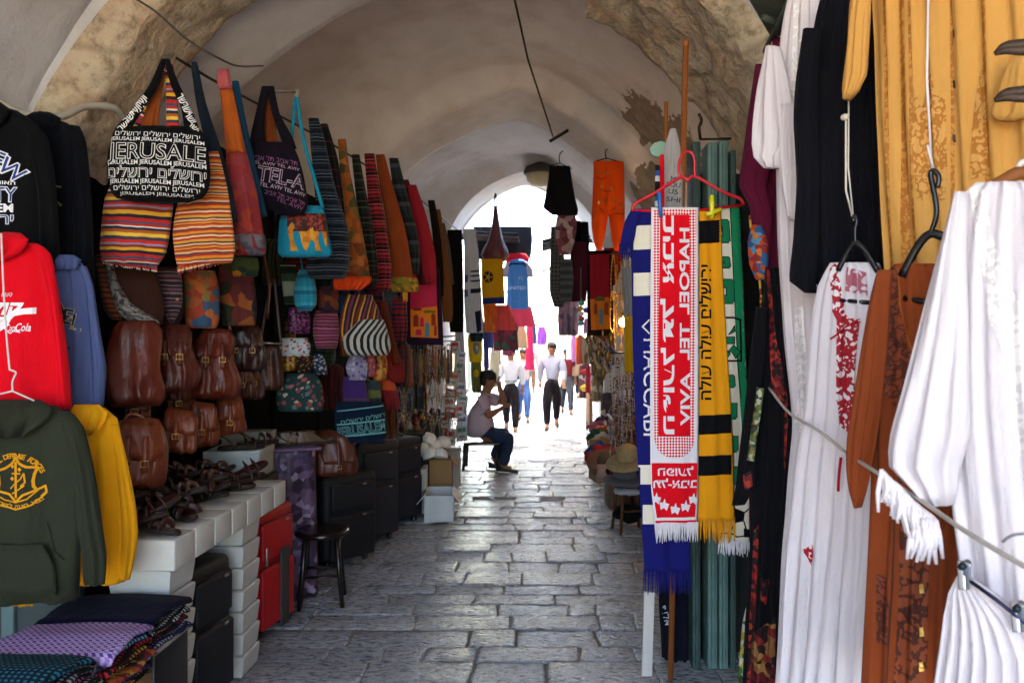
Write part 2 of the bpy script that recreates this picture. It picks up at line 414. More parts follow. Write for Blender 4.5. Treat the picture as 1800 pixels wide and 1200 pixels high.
while y < 30:
    dy = rg.uniform(.18, .28) if y > 0 else .45
    x = -2.9+rg.uniform(0, .4); pb = pt = 0.0; tilt = rg.uniform(-.006, .006)
    while x < 1.75:
        lx = rg.uniform(.26, .66) if rg.random() > .2 else rg.uniform(.13, .26)
        sk = rg.uniform(-.03, .03); gp = rg.uniform(.001, .0035); h0 = fz(y+.02)+rg.uniform(-.006, .006); b = rg.uniform(.004, .01)
        nb, nt = sk, sk*.3+rg.uniform(-.012, .012); a = [(x+pb+gp, y+gp), (x+lx+nb-gp, y+gp), (x+lx+nt-gp, y+dy-gp), (x+pt+gp, y+dy-gp)]; pb, pt = nb, nt
        a = [(px, py+tilt*px*3+rg.uniform(-.005, .005)) for px, py in a]; cx = sum(q[0] for q in a)/4; cy = sum(q[1] for q in a)/4
        per = []
        for i in range(4):                       # edge points so that the outline is worn and uneven
            p, q = a[i], a[(i+1) % 4]; k = 5 if i % 2 == 0 else 3
            for j in range(k):
                s_ = j/k; wob = rg.uniform(-.005, .005) if j else -.006
                px, py = p[0]+(q[0]-p[0])*s_, p[1]+(q[1]-p[1])*s_; d = Vector((px-cx, py-cy)); d.normalize(); per.append((px+d.x*wob, py+d.y*wob))
        hs = [rg.uniform(-.002, .002) for _ in per]; n = len(per)
        r0 = [(px, py, h0-.07) for px, py in per]; r1 = [(px, py, h0-b) for px, py in per]
        def ins(m, dz): return [(px+(cx-px)*m/max(.1, abs(cx-px)+abs(cy-py)), py+(cy-py)*m/max(.1, abs(cx-px)+abs(cy-py)), h0+dz+hh) for (px, py), hh in zip(per, hs)]
        vs = r0+r1+ins(.008, -b*.3)+ins(.022, 0)
        fs = [(i*n+j, i*n+(j+1) % n, (i+1)*n+(j+1) % n, (i+1)*n+j) for i in range(3) for j in range(n)]+[tuple(3*n+j for j in range(n))]
        pv.add(vs, fs, 0, None, True)
        x += lx
    y += dy; row += 1
for y0, y1 in ((-3, 6.85), (6.87, 7.93), (7.95, 11.2), (11.22, 12.9), (12.92, 14.5), (14.52, 30)):
    z = fz((y0+y1)/2)-.0085; pv.add([(-2.9, y0, z), (1.9, y0, z), (1.9, y1, z), (-2.9, y1, z)], [(0, 1, 2, 3)], 1, None, False)
struct(pv.build('paving', [pave_m, M('#77736c', .8, .3, 9, bmp=.5, bs=40)]))

# ------------------------------------------------------------------ the vaulted passage
X0, AL, AR = -.25, 2.2, 1.75
def prof(u, zA, zs, p, aL=AL, aR=AR):
    a = aL if u < 0 else aR
    return X0+a*u, zs+(zA-zs)*max(0, 1-abs(u)**p)**.5
US = [-cos(PI*i/56) for i in range(57)]
ST = [(-2.6, 4.0, 1.45, 2), (2.6, 4.02, 1.45, 2), (3.28, 3.98, 1.45, 2), (3.34, 3.84, 1.45, 2), (4.48, 3.74, 1.45, 2), (4.52, 3.80, 1.5, 2), (4.55, 4.30, 1.6, 2.2), (6.0, 4.42, 1.6, 2.15), (7.0, 4.36, 1.6, 1.85), (7.44, 4.32, 1.6, 1.7),
      (7.5, 4.12, 1.6, 1.42), (8.25, 4.03, 1.6, 1.42), (8.3, 4.26, 1.6, 1.6), (9.8, 4.44, 1.6, 1.7), (11.3, 4.4, 1.6, 1.9), (11.45, 4.3, 1.6, 1.9), (11.5, 4.2, 2.9, 1.42), (12.6, 4.24, 2.9, 1.42)]
def wide(y):
    if y >= 11.5: return (1.2, 1.2)
    if 4.53 < y < 7.46: return (AL+.75*min(1, (y-4.53)/.03, (7.46-y)/.5), AR+.1)
    if 8.28 < y < 11.46: return (AL+.5*min(1, (y-8.28)/.03, (11.46-y)/.3), AR)
    return (AL, AR)
def station(y):
    for a, b in zip(ST, ST[1:]):
        if a[0] <= y <= b[0]:
            t_ = (y-a[0])/(b[0]-a[0]); t_ = t_ if b[0]-a[0] < .1 else t_*t_*(3-2*t_); return [a[k]+(b[k]-a[k])*t_ for k in (1, 2, 3)]
ys = sorted(set([s_[0] for s_ in ST]+[-2.6+.14*i for i in range(109)]))
rings = []
for y in ys:
    zA, zs, p = station(y); r = []
    for u in US:
        x, z = prof(u, zA, zs, p, *wide(y)); q = .03*noise.noise(Vector((x*1.1, y*.9, z)))+.012*noise.noise(Vector((x*4, y*4, z*4)))
        r.append(Vector((x, y, z+q)))
    rings.append(r)
n = len(US); vv = MB()
vv.add([q for r in rings for q in r], [(i*n+j, (i+1)*n+j, (i+1)*n+j+1, i*n+j+1) for i in range(len(rings)-1) for j in range(n-1)])
def plaster(name, patches):
    t = NT(name); nz = t.noise(2.2, 5); n2 = t.noise(.55, 4); n3 = t.noise(14, 5, .65)
    c = t.ramp(n2, [(.3, '#cac7c9'), (.5, '#d9d6d7'), (.72, '#ccc2bd')])
    c = t.mix(t.ramp(nz, [(.5, (0, 0, 0)), (.75, (.5,)*3)]), c, '#a89d95')
    c = t.mix(t.ramp(n3, [(.62, (0, 0, 0)), (.8, (.35,)*3)]), c, '#8f857d')
    f = None
    for (pt, rad) in patches:
        vm = t.n('VectorMath', _operation='DISTANCE'); t.l(t.co.outputs['Object'], vm.inputs[0]); vm.inputs[1].default_value = pt
        d = t.math('ADD', vm.outputs['Value'], t.math('MULTIPLY', t.math('SUBTRACT', t.noise(4.5, 5, .6), .5), rad*1.7))
        q = t.math('LESS_THAN', d, rad); f = q if f is None else t.math('MAXIMUM', f, q)
    if f is not None:
        c = t.mix(f, c, t.ramp(t.noise(11, 4), [(.3, '#6f6659'), (.7, '#92877a')])); t.bump(f, -.9, .03)
    t.bump(n3, .5, .012); t.bump(nz, .4, .05)
    return t.fin(c, .82, .12, 4, bmp=.3, bs=60, bd=.006)
plaster_m = plaster('old_plaster', [((.72, 5.7, 3.72), .3), ((.95, 5.1, 3.4), .3), ((.88, 6.9, 3.45), .42), ((1.15, 6.6, 3.15), .4), ((1.25, 7.6, 3.0), .4)])
passage = thing('vaulted_passage', 'grey plastered stone vault with pointed ribs and peeling patches roofing the market street', 'vault')
vv.build('vault', plaster_m, passage)
t = NT('rough_stone'); a_ = t.noise(3.2, 5, .6); b_ = t.noise(18, 5, .68); vo = t.n('TexVoronoi', Scale=1.5, _feature='DISTANCE_TO_EDGE'); t.l(t.co.outputs['Object'], vo.inputs['Vector'])
c = t.ramp(a_, [(.28, '#a6967f'), (.45, '#c6b59b'), (.6, '#b99c80'), (.75, '#d0c3aa')]); c = t.mix(t.ramp(b_, [(.3, (.8,)*3), (.5, (0, 0, 0))]), c, '#6b5b45')
c = t.mix(t.ramp(vo.outputs['Distance'], [(.005, (.4,)*3), (.03, (0, 0, 0))]), c, '#6a5d4b')
t.bump(b_, .8, .03); rock_m = t.fin(c, .88, .2, 5, bmp=.5, bs=45, bd=.012)
def rock(q, am): return am*(noise.noise(q*2.3)+.6*noise.noise(q*6)+.35*noise.noise(q*15))
def rib(y0, y1, low, a0, a1, am, name='arch_rib', swell=0.0):
    rb = MB(); rs = []; ks = max(4, int((y1-y0)/.035))
    for i in range(ks+1):
        y = y0+(y1-y0)*i/ks; zA, zs, p = station(max(y, 3.34) if y0 < 4 else y); r = []
        edge = 1-max(0, 1-min(i, ks-i)/2.0)
        for j in range(150):
            th = a0+(a1-a0)*j/149; k = low*edge-.02*(1-edge); u = -cos(th)
            x, z = prof(u, zA, zs, p); dx, dz = x-X0, z-zs; ln = math.hypot(dx, dz)
            q = Vector((x, y, z)); o = (k+rock(q, am)*edge)/ln; r.append(Vector((x-dx*o, y, z-dz*o*1.0)))
        if a0 < .05: r = [Vector((r[0].x, y, zz)) + Vector((rock(Vector((r[0].x, y, zz)), am)*edge, 0, 0)) for zz in [i_*.05 for i_ in range(29)]]+r
        if a1 > PI-.05: r = r+[Vector((r[-1].x, y, zz)) - Vector((rock(Vector((r[-1].x, y, zz)), am)*edge, 0, 0)) for zz in [1.4-i_*.05 for i_ in range(29)]]
        rs.append(r)
    n = len(rs[0]); rb.add([q for r in rs for q in r], [(i*n+j, (i+1)*n+j, (i+1)*n+j+1, i*n+j+1) for i in range(len(rs)-1) for j in range(n-1)])
    return rb.build(name, rock_m, passage)
rib(3.3, 3.86, .13, 0, PI*.52, .035)
rib(3.5, 4.5, .12, PI*.60, PI, .05)
wall_m = plaster('grimy_plaster', [])
for x0, x1 in ((X0-AL-1.2, X0-AL+.01), (X0+AR-.01, X0+AR+.45)):
    b = MB(); b.box(((x0+x1)/2, 5.0, .84), (x1-x0, 15.2, 1.72), 0); b.build('side_wall', wall_m, passage)
# cheeks that close the gap between the vault's springing and its outer shell, end wall round the arch
b = MB(); zA, zs, p = station(12.59)
pts = [prof(u, zA, zs, p, 1.2, 1.2) for u in US]; k = len(pts)
outer = [(x*1.0+(-1.6 if x < X0 else 1.1), z+.6) for x, z in pts]
vs = [(x, 12.58, z) for x, z in pts]+[(x, 12.58, z) for x, z in outer]+[(x, 12.8, z) for x, z in pts]+[(x, 12.8, z) for x, z in outer]
b.add(vs, [(j, j+1, k+j+1, k+j) for j in range(k-1)]+[(2*k+j+1, 2*k+j, 3*k+j, 3*k+j+1) for j in range(k-1)]+[(j, 2*k+j, 2*k+j+1, j+1) for j in range(k-1)])
b.build('end_arch', plaster('pale_plaster', []), passage)

for x0, x1 in ((X0-AL-.2, X0-1.2), (X0+1.2, X0+AR+.2)):
    b = MB(); b.box(((x0+x1)/2, 12.08, 1.47), (x1-x0, 1.2, 2.94), 0, bev=.02); b.build('gate_pier', wall_m, passage)
# buildings along the open street beyond
for nm, x0, x1, zh, col_, lb in (('stone_building', -8, -2.55, 3.35, '#c9bda6', 'low pale stone shop row along the open street, behind the yellow shirts'),
                             ('stone_building', 1.72, 8, 3.6, '#cdbfa5', 'pale stone shop row along the open street, behind the orange trousers')):
    th = thing(nm, lb, 'building', ((x0+x1)/2, 13, 0)); b = MB(); cx = (x0+x1)/2
    b.box((0, 9.2, zh/2), (x1-x0, 18, zh), 0); b.build('wall', M(col_, .9, .25, 1.5, bmp=.5, bs=14, bd=.03), th)
    b = MB(); b.box((0, 9.2, zh+.09), (x1-x0+.16, 18.2, .16), 0); b.build('parapet', M('#a99c86', .9), th)
    xe = (x1-.002 if x0 < -3 else x0+.002)-cx
    for i in range(4):
        b = MB(); b.box((xe, 2.2+i*4.4, 1.2), (.06, 2.6, 2.4), 0, bev=.01); b.build('door', M('#3c4f4a', .6), th)
# awnings with a slit of sun between: dark sheets, then added pale canvas filtering sun
aw = cloth('#23262b')
def awning(y0, y1, xa, za, xb, zb, m, lb, sag=.06):
    th = thing('awning', lb, 'awning', (xa, (y0+y1)/2, za), group='awnings over the open street'); b = MB(); k = 14; N = 16; vs = []
    for sd in (0, 1):
        for i in range(k+1):
            for j in range(N+1):
                s_, q = i/k, j/N; vs.append(((xb-xa)*s_, (y1-y0)*(q-.5), (zb-za)*s_-sag*sin(PI*q)*(.4+.6*s_)-.02*sin(q*19)*s_-sd*.008))
    f = []; o = (k+1)*(N+1)
    for i in range(k):
        for j in range(N):
            a = i*(N+1)+j; f += [(a, a+1, a+N+2, a+N+1), (o+a, o+a+N+1, o+a+N+2, o+a+1)]
    for j in range(N): a = k*(N+1)+j; f.append((a, a+1, o+a+1, o+a))
    for i in range(k):
        a = i*(N+1); f.append((a, a+N+1, o+a+N+1, o+a)); a += N; f.append((a+N+1, a, o+a, o+a+N+1))
    b.add(vs, f); b.build('canopy', m, th)
    for yy in (y0+.1, y1-.1):
        b = MB(); b.tube([(0, yy-(y0+y1)/2, .03), ((xb-xa), yy-(y0+y1)/2, zb-za-.05)], .018, 8); b.build('support_bar', metal('#55585a', .5), th)
awning(12.85, 13.9, -2.55, 3.55, -.37, 3.46, aw, 'dark awning with a sagging edge just past the arch, above the dark red bag')
pale = NT('sun_filter_canvas'); tr_ = pale.n('BsdfTranslucent'); tr_.inputs[0].default_value = rgba('#f2eee6'); mx_ = pale.n('MixShader'); mx_.inputs[0].default_value = .88; pale.fin(pale.mix(0, '#cfc9ba', '#cfc9ba'), .9, .1, 3); pale.l(pale.b.outputs[0], mx_.inputs[1]); pale.l(tr_.outputs[0], mx_.inputs[2]); pale.l(mx_.outputs[0], pale.t.nodes['Material Output'].inputs[0]); pale = pale.m  # translucent canvas of the added awnings, glows to brighten street and paving
awning(14.0, 23, -2.55, 3.25, -.37, 3.1, pale, 'pale canvas awning added to soften the sun deeper along the street, behind the first dark one')
awning(12.85, 14.1, 1.75, 3.75, .03, 3.35, cloth('#1d2024'), 'black slatted awning past the arch, beside the orange trousers')
awning(14.2, 23.5, 1.75, 3.5, .03, 3.0, pale, 'pale canvas awning added to soften the sun farthest along the street, over the bright stalls')

b = MB(); k_ = 14; vs = []
pl_ = Plane(885, 400, 13.7, 6)
b.hang(pl_.rows([(398, 832, 934, .01), (420, 834, 936, .012), (448, 838, 934, .012), (456, 840, 930, .01)]), 0, folds=.03, nf=5, seed=4)
tag(b.build('shade_net', cloth('#1a1c20'), None, pl_.o, pl_.a), 'dark shade net hanging in a band behind the wine red bag', 'shade net')
b = MB(); pl_ = Plane(1020, 390, 13.6, -6)
for i in range(4): b.box(pl_.p3(1022, 376+i*15, .02*i), (.62, .03, .085), 0, rot=(.5, .12, 0), bev=.006)
b.tube([pl_.p3(992, 360), pl_.p3(992, 440)], .012, 6); b.tube([pl_.p3(1050, 360), pl_.p3(1050, 440)], .012, 6)
tag(b.build('slatted_blind', M('#24262a', .6), None, pl_.o, pl_.a), 'dark slatted blind beside the orange trousers under the awning', 'blind')
# fittings on the vault
def solo(mb, name, mats, label, cat, group=None, loc=(0, 0, 0), rot=None, rotz=0):
    return tag(mb.build(name, mats, None, loc, rotz, rot), label, cat, group)
rod = thing('hanging_rod', 'thin iron rod with a short crossbar hanging from the crown of the vault', 'rod', P(884, -30, 4.3))
b = MB(); o = P(884, -30, 4.3); b.tube([Vector((0, 0, .2)), P(928, 105, 5.2)-o, P(972, 240, 6.2)-o], .007, 8); b.build('bar', metal('#4a423b', .7), rod)
b = MB(); b.tube([P(966, 249, 6.2)-o, P(999, 229, 6.2)-o], .013, 8); b.build('crossbar', metal('#3a3430', .7), rod)
o = P(950, 318, 11.4); lamp = thing('ceiling_lamp', 'dark round ceiling lamp with a cream shade under the far arch', 'lamp', o)
b = MB(); b.lathe([(.001, .28), (.06, .27), (.22, .2), (.25, .14), (.25, .1), (.001, .1)], 24); b.build('lamp_cap', M('#3b332c', .6), lamp)
b = MB(); b.lathe([(.22, .1), (.2, .0), (.13, -.07), (.001, -.09)], 24); b.build('lamp_shade', M('#b9aa8a', .5), lamp)
b = MB(); b.tube([(0, 0, .28), (0, 0, .75)], .012, 8); b.build('stem', metal('#4a423b', .6), lamp)
b = MB()
b.tube(smoothline([P(-30, 165, 3.02), P(40, 200, 3.05), P(105, 205, 3.1), P(150, 187, 3.2), P(200, 190, 3.3), P(222, 214, 3.4)]), .016, 10)
solo(b, 'conduit_pipe', M('#a39a8c', .6), 'pale plastered conduit bending across the rough stone pier', 'pipe')
b = MB(); b.tube(smoothline([P(225, -10, 3.2), P(275, 22, 3.25), P(330, 70, 3.3), P(395, 108, 3.4), P(425, 117, 3.7), P(462, 116, 4.1)]), .0045, 8)
solo(b, 'electric_cable', M('#3a332c', .7), 'dark cable clipped across the plaster above the striped bags', 'cable')

# ------------------------------------------------------------------ builders for hung goods
def mpx(pl, px, py, n): return (Vector(pl.uv(px+n/2, py))-Vector(pl.uv(px-n/2, py))).length
def T(b, pl, txt, px, py, hp, mat, wp=None, **k):
    u = pl.uv(px, py); v = pl.uv(px, py-hp)
    b.text(txt, u[0], u[1], abs(v[1]-u[1]), mat, width=mpx(pl, px, py, wp) if wp else None, **k)
def SH(b, pl, pts, mat, off=.003): b.shape([pl.uv(*q) for q in pts], mat, off)
def LN(b, pl, pts, wpx, mat, off=.003, closed=False): b.line([pl.uv(*q) for q in pts], mpx(pl, pts[0][0], pts[0][1], wpx), mat, off, closed)
def hung(name, label, cat, pl, rows, mats, d=.02, group=None, part='body', **k):
    th = on(pl, name, label, cat, group); b = MB(); b.hang(pl.rows(rows), 0, d=d, **k); return th, b
def strap(th, pl, pts, wpx, m, y=0.0, name='strap', thick=.004, ys=None):
    b = MB(); b.strap([pl.p3(x, yy, ys[i] if ys else y) for i, (x, yy) in enumerate(pts)], mpx(pl, pts[0][0], pts[0][1], wpx), 0, thick); return b.build(name, m, th)
white = cloth('#e9e6e6'); black = cloth('#08080a'); ink_w = cloth('#e4e2e6'); ink_k = cloth('#08080a')
steel = metal('#b4b2ac', .3); brass = metal('#c29b52', .35); iron = metal('#3d3a37', .55)
silver_hook = metal('#c9c9cc', .25)
def wire_hanger(name, label, pl, shoulders, hook, m, r=.003, group=None):
    """hook: pixel path from the shoulder crossing up; shoulders: left tip, neck, right tip pixels."""
    th = on(pl, name, label, 'hanger', group); b = MB()
    b.tube([pl.p3(*q) for q in (shoulders[0], shoulders[1], shoulders[2])], r, 8); b.build('shoulder_bar', m, th)
    b = MB(); b.tube(smoothline([pl.p3(*q) for q in hook]), r, 8); b.build('hook', m, th); return th
def S(r1, *rr): return [r1, *rr]

# near-black board standing in for the stall's inner shade, then the shutter leaf
b = MB(); b.box((0, 1.2, 1.45), (.06, 9.0, 2.9), 0, bev=.01)
for i in range(9): b.box((.035, -3.0+i*1.0, 1.45), (.02, .05, 2.86), 0, bev=.004)
solo(b, 'stall_shade_board', M('#0c0a09', .95, spec=.08), 'dark boards painted as the shade inside the stall, behind the hanging bags and the satchels', 'wall', loc=(-1.98, 6.75, 0), rotz=R(-3))
b = MB(); b.box((0, 0, 1.1), (.75, .05, 2.2), 0, bev=.008)
for x in (-.26, .1, .33): b.box((x, -.035, 1.1), (.05, .03, 2.16), 1, bev=.006)
b.box((0, -.034, 1.2), (.7, .028, .05), 1, bev=.006)
solo(b, 'shop_shutter', [M('#4d5656', .55, .3, 3), M('#6f8784', .5, .35, 4)], 'grey green metal shutter leaf behind the sweatshirts', 'shutter', loc=(-2.26, 3.16, 0))
b = MB(); b.tube([Vector((-1.62, 3.42, 2.91)), Vector((-1.6, 3.7, 2.92)), Vector((-1.42, 5.2, 2.99)), Vector((-1.2, 7.6, 3.06)), Vector((-1.05, 10.4, 3.1))], .007, 8)
solo(b, 'hanging_rail', iron, 'iron rail along the wall that carries the row of bags', 'rail')

# ------------------------------------------------------------------ sweatshirts by the door
MB.flat = .55; MB.fold = 1.5
gS = 'sweatshirts hung by the grey shutter'
pl = Plane(30, 300, 2.78, 12)
th, b = hung('sweatshirt', 'black hooded sweatshirt with blue and white university lettering, above the red one', 'sweatshirt', pl,
  [(192, -80, 22, .05), (205, -120, 48, .07), (235, -150, 78, .08), (300, -150, 84, .08), (430, -150, 88, .08), (560, -150, 92, .08)], None, folds=.016, nf=3, seed=1, group=gS)
for i, (c, x, y, r) in enumerate((('H', -96, 325, 32), ('E', -72, 308, 22), ('B', -46, 296, 10), ('R', -20, 292, 0), ('E', 6, 284, -20), ('W', 30, 302, -38))):
    T(b, pl, c, x, y, 30, 1, rot=r, fat=.05, off=.003); T(b, pl, c, x, y, 30, 2, rot=r, fat=.0, off=.0055)
T(b, pl, heb('האוניברסיטה העברית'), -38, 322, 7, 1, wp=146, fat=.02)
T(b, pl, 'UNIVERSITY', -48, 342, 26, 1, wp=176, fat=.05); T(b, pl, 'UNIVERSITY', -48, 342, 26, 2, wp=172, off=.0055)
T(b, pl, 'OF JERUSALEM', -50, 366, 15, 1, wp=166, fat=.03); T(b, pl, heb('ירושלים'), -20, 386, 18, 1, wp=108, fat=.05); T(b, pl, heb('ירושלים'), -20, 386, 18, 2, wp=106, off=.0055)
b.build('body', [black, ink_w, cloth('#23407f')], th)
b = MB(); b.hang(pl.rows([(194, -6, 30, .03), (240, 30, 82, .05), (330, 60, 98, .05), (430, 66, 104, .05), (560, 70, 108, .05)]), 0, folds=.012, nf=2, seed=3); b.build('sleeve', black, th)
b = MB(); b.hang(pl.rows([(182, -70, 5, .03, -.03), (200, -90, 30, .06, -.05), (232, -70, 10, .05, -.07)]), 0, folds=.015, nf=3, seed=5); b.build('hood', black, th)
navy = cloth('#07080f')
pl = Plane(110, 330, 2.95, 18)
th, b = hung('sweatshirt', 'navy sweatshirt with a faded grey map print, hanging behind the black lettered one', 'sweatshirt', pl,
  [(205, 58, 84, .04), (216, 40, 118, .06), (240, 34, 138, .07), (330, 34, 140, .07), (470, 34, 142, .07), (560, 34, 144, .07)], None, folds=.014, nf=3, seed=7, group=gS)
SH(b, pl, [(83, 292), (92, 290), (94, 305), (88, 320), (90, 340), (84, 362), (88, 372), (84, 394), (76, 390), (74, 368), (67, 345), (76, 335), (82, 318)], 1)
SH(b, pl, [(97, 328), (112, 330), (112, 333), (97, 332)], 2); SH(b, pl, [(92, 352), (100, 356), (96, 362), (90, 360)], 2); SH(b, pl, [(104, 356), (114, 362), (110, 366)], 2)
SH(b, pl, [(68, 308), (78, 314), (76, 320), (66, 314)], 2)
LN(b, pl, [(75, 246), (81, 290)], 2.4, 1); LN(b, pl, [(88, 372), (92, 418)], 2.4, 1)
b.build('body', [navy, cloth('#8b8a86'), cloth('#6d6852')], th)
b = MB(); b.hang(pl.rows([(222, 108, 140, .04), (250, 118, 152, .05), (330, 126, 160, .05), (470, 128, 166, .05), (560, 126, 168, .05)]), 0, folds=.012, nf=2, seed=9); b.build('sleeve', navy, th)
b = MB(); b.hang(pl.rows([(200, 60, 92, .03, -.02), (212, 46, 112, .05, -.04), (232, 58, 104, .04, -.05)]), 0, folds=.012, nf=3, seed=11); b.build('hood', navy, th)
red = cloth('#d3081c', var=.1)
pl = Plane(40, 540, 2.62, 10)
th, b = hung('sweatshirt', 'bright red hooded sweatshirt with a white soft drink logo', 'sweatshirt', pl,
  [(425, -70, 44, .04), (440, -105, 74, .06), (470, -120, 88, .07), (560, -120, 100, .075), (650, -120, 108, .08), (735, -120, 112, .08)], None, folds=.018, nf=3.2, seed=13, group=gS)
T(b, pl, heb('טעמו'), 21, 518, 8, 1, wp=19, shear=.25)
T(b, pl, heb('קוקה'), 6, 541, 23, 1, wp=92, shear=.3, fat=.045); T(b, pl, heb('קולה'), -22, 566, 24, 1, wp=92, shear=.3, fat=.045)
b.shape([pl.uv(*q) for q in [(12, 562), (26, 548), (48, 543), (71, 541), (71, 552), (52, 553), (36, 556), (24, 566)]], 1)
b.shape([pl.uv(*q) for q in [(-24, 588), (-4, 582), (14, 571), (21, 565), (22, 570), (10, 582), (-6, 590), (-24, 594)]], 1)
LN(b, pl, smooth2([(12, 560), (6, 568), (8, 576), (16, 577), (22, 568), (30, 556), (36, 545)]) if False else [(12, 560), (6, 568), (8, 576), (16, 577), (22, 568), (30, 556), (37, 545)], 3.6, 1)
T(b, pl, 'Coca', 29, 576, 13, 1, wp=21, shear=.35, fat=.012); T(b, pl, 'Cola', 51, 575, 14, 1, wp=24, shear=.35, fat=.012)
LN(b, pl, [(21, 583), (27, 586), (36, 582), (46, 584)], 2, 1)
b.build('body', [red, ink_w], th)
b = MB(); b.hang(pl.rows([(428, 38, 66, .035), (446, 56, 90, .05), (520, 80, 104, .055), (620, 92, 118, .06), (718, 96, 126, .06)]), 0, folds=.013, nf=2, seed=15); b.build('sleeve', red, th)
b = MB(); b.hang(pl.rows([(410, -40, 40, .03, -.02), (424, -70, 62, .06, -.05), (448, -60, 52, .07, -.075), (462, -40, 20, .03, -.09)]), 0, folds=.022, nf=3, seed=17); b.build('hood', red, th)
blue = cloth('#54618f', var=.1)
pl = Plane(145, 580, 2.85, 20)
th, b = hung('sweatshirt', 'faded blue sweatshirt with dark arched lettering, tucked behind the red one', 'sweatshirt', pl,
  [(452, 98, 132, .03), (464, 84, 146, .05), (500, 70, 158, .06), (600, 66, 166, .06), (716, 62, 170, .065), (760, 62, 170, .065)], None, folds=.014, nf=3, seed=19, group=gS)
for c, x, y, r in (('I', 64, 548, 8), ('S', 76, 546, 4), ('R', 94, 545, 0), ('A', 110, 547, -6), ('E', 124, 556, -10), ('L', 139, 566, -14)):
    T(b, pl, c, x, y, 28, 1, rot=r, fat=.03); T(b, pl, c, x, y, 28, 2, rot=r, off=.0045)
SH(b, pl, [(98, 585), (118, 585), (118, 602), (98, 602)], 1); SH(b, pl, [(100, 589), (117, 588), (117, 600), (100, 599)], 3, .0045)
T(b, pl, 'EST 1948', 104, 611, 6, 2, wp=44)
b.build('body', [blue, cloth('#b9b193'), cloth('#191c2c'), cloth('#a59d82')], th)
b = MB(); b.hang(pl.rows([(468, 134, 152, .03), (500, 148, 164, .04), (580, 156, 176, .045), (650, 160, 187, .05), (715, 160, 182, .05)]), 0, folds=.012, nf=2, seed=21); b.build('sleeve', blue, th)
b = MB(); b.hang(pl.rows([(449, 104, 132, .025, -.02), (458, 96, 146, .05, -.035), (476, 100, 140, .04, -.05)]), 0, folds=.01, nf=3, seed=23); b.build('hood', blue, th)
yel = cloth('#e6a013', var=.1)
pl = Plane(185, 870, 2.78, 16)
th, b = hung('sweatshirt', 'golden yellow hooded sweatshirt behind the dark green one', 'sweatshirt', pl,
  [(716, 126, 184, .03), (735, 110, 206, .05), (780, 100, 214, .06), (900, 96, 222, .065), (1000, 90, 222, .07), (1024, 92, 218, .06)], None, folds=.016, nf=3, seed=25, group=gS)
T(b, pl, 'ISRAEL', 132, 800, 16, 1, wp=74, rot=-20)
b.build('body', [yel, cloth('#2b2412')], th)
b = MB(); b.hang(pl.rows([(745, 182, 208, .03), (800, 198, 222, .045), (880, 206, 238, .05), (935, 208, 243, .055), (985, 206, 236, .05), (1018, 206, 228, .03)]), 0, folds=.014, nf=2, seed=27); b.build('sleeve', yel, th)
b = MB(); b.hang(pl.rows([(710, 132, 176, .025, -.02), (724, 126, 196, .05, -.04), (750, 128, 186, .05, -.06), (762, 134, 165, .02, -.065)]), 0, folds=.018, nf=3, seed=29); b.build('hood', yel, th)
olive = cloth('#2c2f23', var=.12)
pl = Plane(30, 880, 2.5, 8)
th, b = hung('sweatshirt', 'dark olive sweatshirt with a yellow army emblem on the chest', 'sweatshirt', pl,
  [(712, -62, 98, .05), (735, -100, 128, .07), (780, -118, 142, .08), (900, -118, 146, .085), (1000, -116, 142, .09), (1036, -110, 138, .085), (1056, -104, 132, .07)], None, folds=.016, nf=3, seed=31, group=gS)
eo = .004
for i, c in enumerate('ISRAEL DEFENSE FORCES'):
    th_ = R(158-(i+.5)*136/21); x, y = 40+48*cos(th_), 846-50*sin(th_)
    if c != ' ': T(b, pl, c, x, y, 8.5, 1, rot=math.degrees(th_)-90, off=eo, fat=.03)
LN(b, pl, [(7, 824), (24, 818), (36, 810), (43, 800), (50, 810), (60, 816), (76, 818), (72, 828), (70, 840), (71, 850), (75, 856)], 4.6, 1, eo)
LN(b, pl, [(7, 824), (12, 832), (13, 844), (11, 858), (3, 866)], 4.6, 1, eo)
LN(b, pl, [(-8, 860), (12, 858), (30, 863), (43, 876), (56, 864), (76, 856), (88, 850), (90, 860), (82, 868)], 4.2, 1, eo)
LN(b, pl, [(-6, 872), (14, 882), (42, 889), (68, 882), (90, 862)], 3, 1, eo)
LN(b, pl, [(8, 864), (22, 873), (42, 877), (62, 871), (76, 858)], 2.4, 1, eo)
LN(b, pl, [(43, 808), (43, 868)], 4.4, 1, eo); LN(b, pl, [(36, 827), (51, 827)], 3, 1, eo)
LN(b, pl, [(33, 853), (41, 845), (52, 836), (57, 827), (59, 842), (52, 852), (43, 858), (36, 862)], 2.6, 1, eo)
for q in ((37, 815), (36, 836), (55, 848), (50, 820)): SH(b, pl, [(q[0]-4, q[1]), (q[0], q[1]-4), (q[0]+4, q[1]), (q[0], q[1]+4)], 1, eo)
for i, c in enumerate(heb('צבא הגנה לישראל')):
    th_ = R(232+(i+.5)*80/15); x, y = 42+62*cos(th_), 828-56*sin(th_)
    if c != ' ': T(b, pl, c, x, y, 8, 1, rot=math.degrees(th_)+90, off=eo, fat=.02)
LN(b, pl, [(90, 915), (98, 940), (106, 962), (122, 978)], 2, 2)
b.build('body', [olive, cloth('#cf9016'), cloth('#15170f')], th)
b = MB(); b.hang(pl.rows([(722, 84, 122, .04), (750, 110, 146, .055), (830, 130, 166, .06), (920, 138, 180, .065), (975, 146, 188, .06), (1020, 148, 185, .05), (1026, 150, 184, .04)]), 0, folds=.013, nf=2, seed=33); b.build('sleeve', olive, th)
